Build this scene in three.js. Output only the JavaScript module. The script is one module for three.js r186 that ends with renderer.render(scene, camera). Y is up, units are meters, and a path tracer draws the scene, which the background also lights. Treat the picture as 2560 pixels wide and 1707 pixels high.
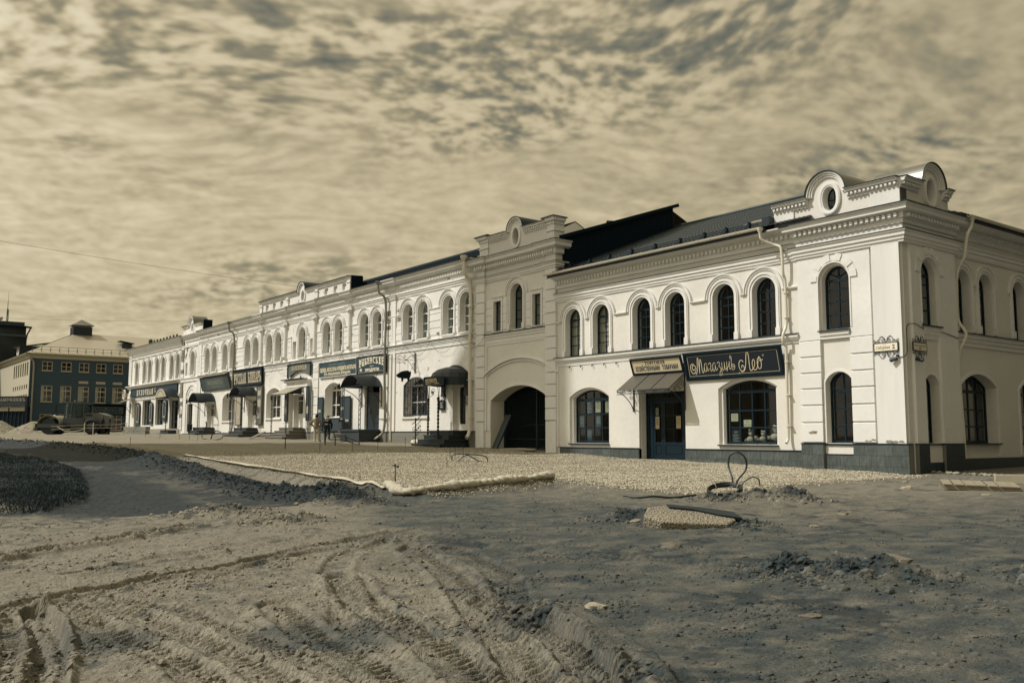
import * as THREE from 'three';
import { mergeGeometries } from 'three/addons/utils/BufferGeometryUtils.js';
import { MarchingCubes } from 'three/addons/objects/MarchingCubes.js';

// ---------- camera ----------
const scene = new THREE.Scene();
const camera = new THREE.PerspectiveCamera(40.79, 1024 / 682, 0.1, 3000);
camera.position.set(15.72, 1.6, 28);
{
  const th = THREE.MathUtils.degToRad(37.328), p = THREE.MathUtils.degToRad(5.944);
  camera.lookAt(15.72 - Math.cos(th) * Math.cos(p), 1.6 + Math.sin(p), 28 - Math.sin(th) * Math.cos(p));
  camera.rotateZ(THREE.MathUtils.degToRad(0.113));
}
const renderer = new THREE.WebGLRenderer({ antialias: true });
renderer.setSize(1024, 682);
renderer.toneMapping = THREE.LinearToneMapping;
renderer.toneMappingExposure = 1.0;
renderer.shadowMap.enabled = true;

// ---------- seeded randomness and noise ----------
function rng(seed) { let a = seed >>> 0; return () => { a = (a + 0x6D2B79F5) | 0; let t = Math.imul(a ^ (a >>> 15), 1 | a); t = (t + Math.imul(t ^ (t >>> 7), 61 | t)) ^ t; return ((t ^ (t >>> 14)) >>> 0) / 4294967296; }; }
const PERM = new Uint8Array(512), GR = new Float32Array(512);
{ const r = rng(11), p = [...Array(256).keys()]; for (let i = 255; i > 0; i--) { const j = Math.floor(r() * (i + 1)); [p[i], p[j]] = [p[j], p[i]]; } for (let i = 0; i < 512; i++) { PERM[i] = p[i & 255]; GR[i] = r() * 2 - 1; } }
function n2(x, y) {                                  // value noise with smooth steps, -1 to 1
  const xi = Math.floor(x), yi = Math.floor(y), fx = x - xi, fy = y - yi, X = xi & 255, Y = yi & 255;
  const u = fx * fx * fx * (fx * (fx * 6 - 15) + 10), v = fy * fy * fy * (fy * (fy * 6 - 15) + 10);
  const a = PERM[X] + Y, b = PERM[X + 1] + Y;
  const g00 = GR[PERM[a & 511]], g01 = GR[PERM[(a + 1) & 511]], g10 = GR[PERM[b & 511]], g11 = GR[PERM[(b + 1) & 511]];
  return (g00 + (g10 - g00) * u) * (1 - v) + (g01 + (g11 - g01) * u) * v;
}
function pn2(x, y) {                                 // gradient noise, about -1 to 1
  const xi = Math.floor(x), yi = Math.floor(y), fx = x - xi, fy = y - yi, X = xi & 255, Y = yi & 255;
  const u = fx * fx * fx * (fx * (fx * 6 - 15) + 10), v = fy * fy * fy * (fy * (fy * 6 - 15) + 10);
  const g = (h, dx, dy) => { const k = PERM[h & 511] & 7; const s = dx * ((k & 1) ? 1 : -1), t = dy * ((k & 2) ? 1 : -1); return (k & 4) ? s + t * 0.4 : s * 0.4 + t; };
  const a = PERM[X] + Y, b = PERM[X + 1] + Y;
  const p00 = g(a, fx, fy), p10 = g(b, fx - 1, fy), p01 = g(a + 1, fx, fy - 1), p11 = g(b + 1, fx - 1, fy - 1);
  return 1.35 * ((p00 + (p10 - p00) * u) * (1 - v) + (p01 + (p11 - p01) * u) * v);
}
function fbm(x, y, o = 5, g = 0.5) { let s = 0, a = 1, n = 0; for (let i = 0; i < o; i++) { s += a * pn2(x, y); n += a; a *= g; x = x * 2.03 + 17.3; y = y * 2.03 - 9.1; } return s / n * 1.6; }
const clamp = (v, a = 0, b = 1) => v < a ? a : v > b ? b : v, lerp = (a, b, t) => a + (b - a) * t;
const sstep = (a, b, v) => { const t = clamp((v - a) / (b - a)); return t * t * (3 - 2 * t); };

// ---------- sky: a high sheet of rippled cloud, with the sun above and to the left behind it ----------
const SUN = new THREE.Vector3(-0.68, 1.31, 1.0).normalize();
{
  const W = 3072, H = 1536, Q = 4, W4 = W / Q, H4 = H / 2 / Q + 2, d = new Float32Array(W * H * 4);
  const low = [0.2, 0.18, 0.14];
  // colour of the sheet by its brightness: grey where thin, tan, then cream
  const ramp = [[0, 0.004, 0.012, 0.018], [0.06, 0.04, 0.06, 0.062], [0.15, 0.145, 0.152, 0.125], [0.33, 0.375, 0.322, 0.205], [0.50, 0.575, 0.495, 0.325], [0.66, 0.73, 0.65, 0.46], [1.0, 1.06, 0.98, 0.80], [4, 4.1, 4.0, 3.7]];
  const tone = (L, d, k) => { let q = 0; while (q < ramp.length - 2 && L > ramp[q + 1][0]) q++; const A = ramp[q], B = ramp[q + 1], t = Math.min(1, (L - A[0]) / (B[0] - A[0])); for (let c = 0; c < 3; c++) d[k + c] = lerp(A[c + 1], B[c + 1], t); };
  const layer = (j, i, s) => { const el = Math.max(0.0005, ((j + 0.5) * s / H) * Math.PI), az = ((i + 0.5) * s / W - 0.5) * 2 * Math.PI, y = Math.sin(el), ce = Math.cos(el), x = Math.cos(az) * ce, z = Math.sin(az) * ce, yy = y + 0.10; return [x, y, z, (x * 0.80 + z * 0.60) / yy, (-x * 0.60 + z * 0.80) / yy]; };
  // slow fields on a coarse grid: drift of the ripples, thick and thin places, gaps
  const slow = new Float32Array(W4 * H4 * 4);
  for (let j = 0; j < H4; j++) for (let i = 0; i < W4; i++) { const [, , , a, b] = layer(j, i, Q), k = (j * W4 + i) * 4; slow[k] = fbm(a * 0.6 + 3, b * 0.6, 3); slow[k + 1] = fbm(a * 0.6 + 40, b * 0.6 + 8, 3); slow[k + 2] = fbm(a * 0.5 + 5.2, b * 0.42 - 2.1, 4); slow[k + 3] = fbm(a * 0.8 + 21, b * 0.66 + 4, 4); }
  for (let j = 0; j < H; j++) for (let i = 0; i < W; i++) {
    const k = (j * W + i) * 4;
    if (j < H / 2 - 6) { d[k] = low[0]; d[k + 1] = low[1]; d[k + 2] = low[2]; d[k + 3] = 1; continue; }
    const jj = Math.max(0, j - H / 2), [x, y, z, a, b] = layer(jj, i, 1);
    const fi = (i + 0.5) / Q - 0.5, fj = Math.max(0, (jj + 0.5) / Q - 0.5), i0 = Math.floor(fi), j0 = Math.floor(fj), u = fi - i0, v0 = fj - j0, S = (c) => { const g = (jy, ix) => slow[(Math.min(H4 - 1, jy) * W4 + ((ix + W4) % W4)) * 4 + c]; return lerp(lerp(g(j0, i0), g(j0, i0 + 1), u), lerp(g(j0 + 1, i0), g(j0 + 1, i0 + 1), u), v0); };
    const wx = S(0), wy = S(1), big = S(2), gap = S(3), ra = a + wx * 0.22, rb = b + wy * 0.22;
    const rip = pn2(ra * 9.5 + wy * 0.8, rb * 7.0 + wx) * 0.46 + pn2(ra * 19 + 31, rb * 14.5) * 0.52 + pn2(ra * 38 + 7, rb * 30 + 5) * 0.34 + pn2(ra * 76, rb * 62) * 0.17;
    const puff = pn2(ra * 2.6 + 13, rb * 1.8) * 0.6 + pn2(ra * 4.4 - 13, rb * 3.1 + 7) * 0.4;
    let v = 0.375 + 0.15 * rip * (0.85 + 0.4 * wx) + 0.04 * puff + 0.05 * big;
    v -= 0.17 * sstep(0.0, 0.6, gap) * sstep(0.35, -0.35, rip + 0.3 * puff);
    const h = Math.exp(-Math.max(y, 0) / 0.085);
    v = Math.max(0.02, lerp(v, 0.50 + 0.07 * rip * (1 - h), h * 0.75));
    const away = Math.acos(clamp(x * SUN.x + y * SUN.y + z * SUN.z, -1, 1)) * 57.2958;
    tone(v * (Math.exp(-0.0105 * (away - 92)) + 0.9 * Math.exp(-(away * away) / 1300)), d, k);        // the sheet is brighter towards the sun, as the left of the picture is
    d[k + 3] = 1;
  }
  const sky = new THREE.DataTexture(d, W, H, THREE.RGBAFormat, THREE.FloatType);
  sky.mapping = THREE.EquirectangularReflectionMapping; sky.magFilter = THREE.LinearFilter; sky.minFilter = THREE.LinearFilter; sky.needsUpdate = true;
  scene.background = sky; scene.environment = sky;
}
// ---------- sun ----------
{
  const sun = new THREE.DirectionalLight(new THREE.Color().setRGB(1.0, 0.955, 0.885), 3.6);
  sun.position.copy(SUN).multiplyScalar(160).add(new THREE.Vector3(-25, 0, 5)); sun.target.position.set(-25, 0, 5);
  sun.castShadow = true; sun.shadow.mapSize.set(4096, 4096); sun.shadow.radius = 1;
  Object.assign(sun.shadow.camera, { left: -110, right: 110, top: 110, bottom: -110, near: 1, far: 420 });
  scene.add(sun, sun.target);
}
// ---------- building kit ----------
const V3 = (x, y, z) => new THREE.Vector3(x, y, z);
const rgb = (r, g, b) => new THREE.Color().setRGB(r, g, b);
const taken = new Map();
function numbered(name) { const n = taken.get(name) ?? 0; taken.set(name, n + 1); return n ? `${name}_${String(n).padStart(3, '0')}` : name; }
function plain(g) {                                   // position + normal only, no index, so that anything can be merged
  let q = g.index ? g.toNonIndexed() : g;
  for (const k of Object.keys(q.attributes)) if (k !== 'position' && k !== 'normal' && k !== 'color') q.deleteAttribute(k);
  return q;
}
function uvMetres(g) {                                // uv in metres on the plane each face mostly lies in
  const p = g.attributes.position, n = g.attributes.normal, uv = new Float32Array(p.count * 2);
  for (let i = 0; i < p.count; i++) {
    const ax = Math.abs(n.getX(i)), ay = Math.abs(n.getY(i)), az = Math.abs(n.getZ(i));
    const x = p.getX(i), y = p.getY(i), z = p.getZ(i);
    if (ay > ax && ay > az) { uv[2 * i] = x; uv[2 * i + 1] = z; } else if (ax > az) { uv[2 * i] = z + 3.7; uv[2 * i + 1] = y; } else { uv[2 * i] = x; uv[2 * i + 1] = y; }
  }
  g.setAttribute('uv', new THREE.BufferAttribute(uv, 2));
  return g;
}
function join(list) { const l = list.flat(Infinity).map(plain); return l.length === 1 ? l[0] : mergeGeometries(l); }
function obj(name, geo, mat, parent) {
  const g = geo.isBufferGeometry ? geo : join(geo);
  if (!g.attributes.uv) uvMetres(g);
  const m = new THREE.Mesh(g, mat);
  m.castShadow = m.receiveShadow = true;
  if (parent) { m.name = name; parent.add(m); } else { m.name = numbered(name); scene.add(m); }
  return m;
}
function tag(o, label, category, group) { o.userData.label = label; o.userData.category = category; if (group) o.userData.group = group; return o; }
function thing(name, label, category, at = [0, 0, 0], turn = 0, group) {
  const o = new THREE.Group(); o.name = numbered(name); o.position.set(...at); o.rotation.y = turn; scene.add(o);
  return tag(o, label, category, group);
}
const struct = (o) => { o.userData.kind = 'structure'; return o; };
const stuff = (o) => { o.userData.kind = 'stuff'; return o; };

function bx(x0, x1, y0, y1, z0, z1) { const g = new THREE.BoxGeometry(x1 - x0, y1 - y0, z1 - z0); g.translate((x0 + x1) / 2, (y0 + y1) / 2, (z0 + z1) / 2); return g; }
function cyl(a, b, r0, r1 = r0, seg = 10) {           // tapered rod from a to b
  const A = V3(...a), B = V3(...b), L = A.distanceTo(B), g = new THREE.CylinderGeometry(r1, r0, L, seg);
  g.applyQuaternion(new THREE.Quaternion().setFromUnitVectors(V3(0, 1, 0), B.clone().sub(A).normalize())); g.translate((A.x + B.x) / 2, (A.y + B.y) / 2, (A.z + B.z) / 2); return g;
}
function bar(a, b, w, h = w) {                        // square bar from a to b
  const A = V3(...a), B = V3(...b), L = A.distanceTo(B), g = new THREE.BoxGeometry(w, h, L), m = new THREE.Matrix4().lookAt(A, B, Math.abs(B.y - A.y) > L * 0.98 ? V3(0, 0, 1) : V3(0, 1, 0));
  g.applyMatrix4(m); g.translate((A.x + B.x) / 2, (A.y + B.y) / 2, (A.z + B.z) / 2); return g;
}
function tube(pts, r, seg = 24, rad = 6, closed = false) { return new THREE.TubeGeometry(new THREE.CatmullRomCurve3(pts.map((p) => V3(...p)), closed, 'centripetal'), seg, r, rad, closed); }
function ball(c, r, sy = 1, seg = 10) { const g = new THREE.SphereGeometry(r, seg, Math.max(6, seg - 2)); g.scale(1, sy, 1); g.translate(...c); return g; }
function lathe(pts, at, seg = 14) { const g = new THREE.LatheGeometry(pts.map((p) => new THREE.Vector2(...p)), seg); g.translate(...at); return g; }
function poly(pts, holes, z0, z1) {                   // an outline in x,y with holes, given depth from z0 to z1
  const s = new THREE.Shape(pts.map((p) => new THREE.Vector2(p[0], p[1])));
  for (const h of holes ?? []) s.holes.push(new THREE.Path(h.map((p) => new THREE.Vector2(p[0], p[1]))));
  const g = new THREE.ExtrudeGeometry(s, { depth: z1 - z0, bevelEnabled: false, curveSegments: 8 }); g.translate(0, 0, z0); return g;
}
function flat(pts, z) { const g = new THREE.ShapeGeometry(new THREE.Shape(pts.map((p) => new THREE.Vector2(p[0], p[1])))); g.translate(0, 0, z); return g; }
const rect = (x0, x1, y0, y1) => [[x0, y0], [x1, y0], [x1, y1], [x0, y1]];
function quad(a, b, c, d) { const g = new THREE.BufferGeometry(); g.setAttribute('position', new THREE.Float32BufferAttribute([...a, ...b, ...c, ...a, ...c, ...d], 3)); g.computeVertexNormals(); return g; }
function slab(a, b, c, d, t) {                        // a four-cornered sheet with thickness t below it
  const n = V3().subVectors(V3(...b), V3(...a)).cross(V3().subVectors(V3(...d), V3(...a))).normalize().multiplyScalar(-t);
  const lo = [a, b, c, d].map((p) => [p[0] + n.x, p[1] + n.y, p[2] + n.z]), e = [quad(a, b, c, d), quad(lo[3], lo[2], lo[1], lo[0])];
  [a, b, c, d].forEach((p, i) => { const j = (i + 1) % 4; e.push(quad(p, lo[i], lo[j], [a, b, c, d][j])); });
  return e;
}
// outline of an opening: straight jambs and a round or flat arch
function archPts(cx, hw, yb, ys, rise, n = 18) {
  if (rise < 0.01) return rect(cx - hw, cx + hw, yb, ys);
  const R = (hw * hw + rise * rise) / (2 * rise), cy = ys + rise - R, a0 = Math.asin(Math.min(1, hw / R)), p = [[cx - hw, yb], [cx + hw, yb]];
  for (let i = 0; i <= n; i++) { const a = rise > hw * 0.999 ? (0.5 - i / n) * Math.PI : lerp(a0, -a0, i / n); p.push([cx + R * Math.sin(a), cy + R * Math.cos(a)]); }
  return p;
}
function archTop(cx, hw, ys, rise, x) { if (rise < 0.01) return ys; const R = (hw * hw + rise * rise) / (2 * rise), cy = ys + rise - R, dx = x - cx; return cy + Math.sqrt(Math.max(0, R * R - dx * dx)); }
function archBand(cx, hw, rise, yb, ys, w, z0, z1, n = 18) {   // a moulding of width w round an arch with legs down to yb
  const k = rise > hw * 0.999, out = archPts(cx, hw + w, yb, ys, k ? hw + w : rise + w * 0.9, n), inn = archPts(cx, hw, yb, ys, rise, n);
  const o = [out[1], ...out.slice(2), out[0]], i = [inn[0], ...inn.slice(2).reverse(), inn[1]];
  return poly([...o, ...i], null, z0, z1);
}
// a moulding: profile [[out, y], ...] swept along a path [[x, z], ...] (left to right as seen from outside), mitred
function sweep(profile, path, caps = true) {
  const N = path.length, nor = [], pos = [];
  for (let i = 0; i < N - 1; i++) { const dx = path[i + 1][0] - path[i][0], dz = path[i + 1][1] - path[i][1], l = Math.hypot(dx, dz); nor.push([-dz / l, dx / l]); }
  const ring = path.map((p, i) => {
    const a = nor[Math.max(0, i - 1)], b = nor[Math.min(N - 2, i)], k = 1 + a[0] * b[0] + a[1] * b[1], m = [(a[0] + b[0]) / k, (a[1] + b[1]) / k];
    return profile.map(([o, y]) => [p[0] + m[0] * o, y, p[1] + m[1] * o]);
  });
  const M = profile.length;
  for (let i = 0; i < N - 1; i++) for (let j = 0; j < M; j++) { const k = (j + 1) % M, A = ring[i][j], B = ring[i + 1][j], C = ring[i + 1][k], D = ring[i][k]; pos.push(...A, ...C, ...B, ...A, ...D, ...C); }
  if (caps) { const tri = THREE.ShapeUtils.triangulateShape(profile.map((p) => new THREE.Vector2(...p)), []); for (const [a, b, c] of tri) { pos.push(...ring[0][a], ...ring[0][b], ...ring[0][c]); pos.push(...ring[N - 1][a], ...ring[N - 1][c], ...ring[N - 1][b]); } }
  const g = new THREE.BufferGeometry(); g.setAttribute('position', new THREE.Float32BufferAttribute(pos, 3)); g.computeVertexNormals(); return g;
}
function dentils(x0, x1, y0, y1, z0, z1, w, gap) { const n = Math.max(1, Math.round((x1 - x0) / (w + gap))), p = (x1 - x0) / n, o = []; for (let i = 0; i < n; i++) o.push(bx(x0 + i * p + gap / 2, x0 + (i + 1) * p - gap / 2, y0, y1, z0, z1)); return join(o); }
const side = (g) => { const q = g.isBufferGeometry ? plain(g) : join(g); q.rotateY(Math.PI / 2); return q; };  // facade drawn in x,y to the face that looks to +x
const shiftAll = (g, x, y, z) => { const q = g.isBufferGeometry ? plain(g) : join(g); q.translate(x, y, z); return q; };

// ---------- textures: grain and wear ----------
function tex(w, h, f, srgb = true, rep = 1) {
  const d = new Uint8Array(w * h * 4);
  for (let j = 0; j < h; j++) for (let i = 0; i < w; i++) { const c = f(i / w, j / h, i, j), k = (j * w + i) * 4; if (c.length) { d[k] = clamp(c[0]) * 255; d[k + 1] = clamp(c[1]) * 255; d[k + 2] = clamp(c[2]) * 255; } else d[k] = d[k + 1] = d[k + 2] = clamp(c) * 255; d[k + 3] = 255; }
  const t = new THREE.DataTexture(d, w, h); t.magFilter = THREE.LinearFilter; t.minFilter = THREE.LinearMipmapLinearFilter; t.generateMipmaps = true; t.wrapS = t.wrapT = THREE.RepeatWrapping; t.repeat.set(rep, rep);
  if (srgb) t.colorSpace = THREE.SRGBColorSpace; t.needsUpdate = true; return t;
}
// tileable noise: blend of four shifted copies
function tn(u, v, f, fn = fbm, o = 4) { const a = fn(u * f, v * f, o), b = fn((u - 1) * f, v * f, o), c = fn(u * f, (v - 1) * f, o), e = fn((u - 1) * f, (v - 1) * f, o); const s = (t) => t * t * (3 - 2 * t), U = s(u), W = s(v); return lerp(lerp(a, b, U), lerp(c, e, U), W); }
const toS = (l) => l <= 0.0031308 ? l * 12.92 : 1.055 * Math.pow(l, 1 / 2.4) - 0.055;
const grey = (l) => toS(clamp(l));
function mat(r, g, b, rough = 0.8, extra = {}) { return new THREE.MeshStandardMaterial({ color: rgb(r, g, b), roughness: rough, ...extra }); }
const bumpGrain = tex(256, 256, (u, v) => 0.5 + 0.35 * tn(u, v, 24, fbm, 3) + 0.2 * tn(u, v, 90, fbm, 2), false, 1.6);
const plasterTone = tex(512, 512, (u, v) => { const a = 0.955 + 0.035 * tn(u, v, 5) + 0.018 * tn(u, v, 40, fbm, 3); return [a, a, a]; }, true, 1 / 7);
const oldTone = tex(640, 640, (u, v) => {          // limewash with flakes, grey patches and streaks of dirt
  const base = 0.95 + 0.05 * tn(u, v, 6) + 0.03 * tn(u, v, 42, fbm, 3), f = tn(u, v, 9, fbm, 6), fl = sstep(0.50, 0.56, f), st = sstep(0.45, 0.8, tn(u, v * 0.25, 26, fbm, 4)) * 0.16;
  const a = base - fl * (0.20 + 0.1 * tn(u, v, 60, fbm, 2)) - st; return [a, a * (1 - 0.01 * fl), a * (1 - 0.03 * fl)];
}, true, 1 / 6);
const M = {
  wall: mat(0.765, 0.75, 0.70, 0.9, { map: plasterTone, bumpMap: bumpGrain, bumpScale: 0.0015 }),
  trim: mat(0.81, 0.81, 0.79, 0.85, { map: plasterTone }),
  oldWall: mat(0.81, 0.80, 0.755, 0.92, { map: oldTone, bumpMap: bumpGrain, bumpScale: 0.004 }),
  oldTrim: mat(0.81, 0.81, 0.785, 0.92, { map: oldTone }),
  dark: mat(0.005, 0.015, 0.024, 0.45),
  frame: new THREE.MeshPhysicalMaterial({ color: rgb(0.004, 0.016, 0.026), roughness: 0.45, specularIntensity: 0.5 }),
  frameW: mat(0.74, 0.73, 0.69, 0.5),
  flash: mat(0.008, 0.024, 0.037, 0.45, { metalness: 0.3 }),
  black: new THREE.MeshPhysicalMaterial({ color: rgb(0.0012, 0.008, 0.016), roughness: 0.7, specularIntensity: 0.25 }),
  iron: mat(0.003, 0.012, 0.02, 0.5),
  ironGrey: mat(0.03, 0.05, 0.058, 0.5, { metalness: 0.4 }),
  glass: new THREE.MeshPhysicalMaterial({ color: rgb(0.72, 0.8, 0.82), roughness: 0.02, transmission: 1, thickness: 0, ior: 1.5 }),
  room: mat(0.028, 0.055, 0.072, 0.95),
  roomBright: mat(0.07, 0.1, 0.115, 0.95),
  curtain: mat(0.62, 0.53, 0.38, 0.95),
  pipe: mat(0.66, 0.63, 0.54, 0.4),
  pipeGrey: mat(0.24, 0.235, 0.2, 0.45, { metalness: 0.5 }),
  zinc: mat(0.20, 0.2, 0.175, 0.38, { metalness: 0.75 }),
};
// ---------- windows ----------
const same = (g) => (g.isBufferGeometry ? plain(g) : join(g));
// o: cx hw yb ys rise z; cols, bars (heights of cross bars), fw frame width, mullion width, frame and glass materials
function addWindow(parent, o, turn = same, name = 'window') {
  const { cx, hw, yb, ys, rise = 0, z, cols = 2, bars = [], fw = 0.06, mw = 0.035, fd = 0.06, frame = M.frame, panes = true, label } = o;
  const e = 0.004, out = archPts(cx, hw - e, yb + e, ys, rise, 16), r2 = rise ? Math.max(0.02, rise - fw) : 0, inn = archPts(cx, hw - fw, yb + fw, rise ? ys : ys - fw, r2, 16).reverse();
  const g = [poly(out, [inn], z - fd, z)], top = (x) => rise ? archTop(cx, hw - fw, ys, r2, x) : ys - fw;
  const x0 = cx - hw + fw, x1 = cx + hw - fw, wide = o.wideBars ?? [];
  const xs = [x0]; for (let i = 1; i < cols; i++) xs.push(o.xs ? o.xs[i - 1] : lerp(x0, x1, i / cols)); xs.push(x1);
  for (let i = 1; i < cols; i++) g.push(bx(xs[i] - mw / 2, xs[i] + mw / 2, yb + fw * 0.5, top(xs[i]) + fw * 0.4, z - fd + 0.006, z - 0.008 + (i % 2) * 0.003));
  for (const y of bars) { const w = wide.includes(y) ? mw * 1.9 : mw * 0.9; g.push(bx(x0 - fw * 0.4, x1 + fw * 0.4, y - w / 2, y + w / 2, z - fd + 0.008, z - (wide.includes(y) ? 0.002 : 0.012))); }
  if (o.fan) { const R = hw - fw; for (const s of [-1, 1]) { const pts = []; for (let i = 0; i <= 6; i++) { const t = i / 6; pts.push([cx + s * R * 0.75 * t * t, bars[bars.length - 1] + (top(cx + s * R * 0.75) - bars[bars.length - 1]) * t, z - 0.02]); } g.push(tube(pts, mw * 0.35, 8, 4)); } }
  const w = obj(name, turn(g), frame, parent); if (label) w.userData.label = label;
  const ysx = [yb + fw, ...bars, null], zg = z - fd * 0.55;
  if (panes === 'one') { obj('pane', turn(flat([...inn].reverse(), zg)), o.glass ?? M.glass, w); return w; }
  for (let r = 0; r < ysx.length - 1; r++) for (let c = 0; c < cols; c++) {
    const a = xs[c], b = xs[c + 1], y0 = ysx[r];
    let pts;
    if (ysx[r + 1] !== null) { const y1 = ysx[r + 1]; if (top(a + 0.01) < y1 - 0.02 || top(b - 0.01) < y1 - 0.02) { pts = [[a, y0], [b, y0]]; for (let i = 0; i <= 5; i++) { const x = lerp(b, a, i / 5); pts.push([x, Math.max(y0 + 0.004, Math.min(y1, top(x)))]); } } else pts = rect(a, b, y0, y1); }
    else { pts = [[a, y0], [b, y0]]; for (let i = 0; i <= 6; i++) { const x = lerp(b, a, i / 6); pts.push([x, Math.max(y0 + 0.004, top(x))]); } }
    obj('pane', turn(flat(pts, zg)), o.glass ?? M.glass, w);
  }
  return w;
}
// round-headed surround with plain legs standing on small blocks
function surround(parent, cx, hw, yb, ys, rOut, turn, m, z = 0) {
  const p = [archBand(cx, hw + 0.005, hw + 0.005, yb + 0.28, ys, 0.09, z, z + 0.05, 22), archBand(cx, hw + 0.1, hw + 0.1, yb + 0.28, ys, 0.05, z, z + 0.085, 22), archBand(cx, hw + 0.155, hw + 0.155, yb + 0.28, ys, 0.035, z, z + 0.06, 22)];
  for (const s of [-1, 1]) p.push(bx(cx + s * (hw + 0.1) - 0.1, cx + s * (hw + 0.1) + 0.1, yb, yb + 0.28, z, z + 0.105));
  obj('window_surround', turn(p), m, parent);
  const h = [archBand(cx, rOut - 0.11, rOut - 0.11, ys - 0.02, ys, 0.07, z, z + 0.06, 24), archBand(cx, rOut - 0.04, rOut - 0.04, ys - 0.02, ys, 0.045, z, z + 0.10, 24)];
  obj('hood_mould', turn(h), m, parent);
}
const tileTone = tex(512, 512, (u, v) => { const s = tn(u, v * 0.35, 14, fbm, 5) * 0.6 + tn(u, v, 46, fbm, 3) * 0.4; const a = 0.5 + 0.20 * s; return [a * 0.95, a * 1.0, a * 0.985]; }, true, 1 / 1.3);
const tileMats = [0.88, 1.0, 1.12].map((k) => mat(0.36 * k, 0.40 * k, 0.39 * k, 0.62, { map: tileTone, bumpMap: bumpGrain, bumpScale: 0.003 }));
M.grout = mat(0.16, 0.165, 0.15, 0.9);
M.darkTile = mat(0.012, 0.026, 0.034, 0.5);
let tileSeed = rng(5);
function tilePlinth(parent, x0, x1, y0, y1, z, turn = same, tw = 0.58, ch = 0.345, mats = tileMats) {
  obj('plinth', turn(bx(x0, x1, y0, y1, z - 0.3, z)), M.grout, parent);
  const n = Math.max(1, Math.round((x1 - x0) / tw)), rows = Math.ceil((y1 - y0) / ch);
  for (let r = 0; r < rows; r++) {
    const b = y1 - r * ch, a = Math.max(y0, b - ch), off = (r % 2) * 0.5;
    for (let c = -1; c < n; c++) {
      const p = x0 + (c + off) * (x1 - x0) / n, l = Math.max(x0, p), q = Math.min(x1, p + (x1 - x0) / n); if (q - l < 0.06) continue;
      obj('plinth_tile', turn(bx(l + 0.004, q - 0.004, a + 0.004, b - 0.004, z - 0.01, z + 0.012 + 0.006 * tileSeed())), mats[Math.floor(tileSeed() * mats.length)], parent);
    }
  }
}
function blocks(parent, x0, x1, joints, z0, z1, m, turn = same, name = 'quoin_block') {   // rusticated blocks between the given joints, edges bevelled
  for (let i = 0; i < joints.length - 1; i++) {
    const a = joints[i] + 0.012, b = joints[i + 1] - 0.012, c = 0.025;
    obj(name, turn(sweep([[0, a], [z1 - z0 - c, a], [z1 - z0, a + c], [z1 - z0, b - c], [z1 - z0 - c, b], [0, b]], [[x0, z0], [x1, z0]])), m, parent);
  }
}
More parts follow.
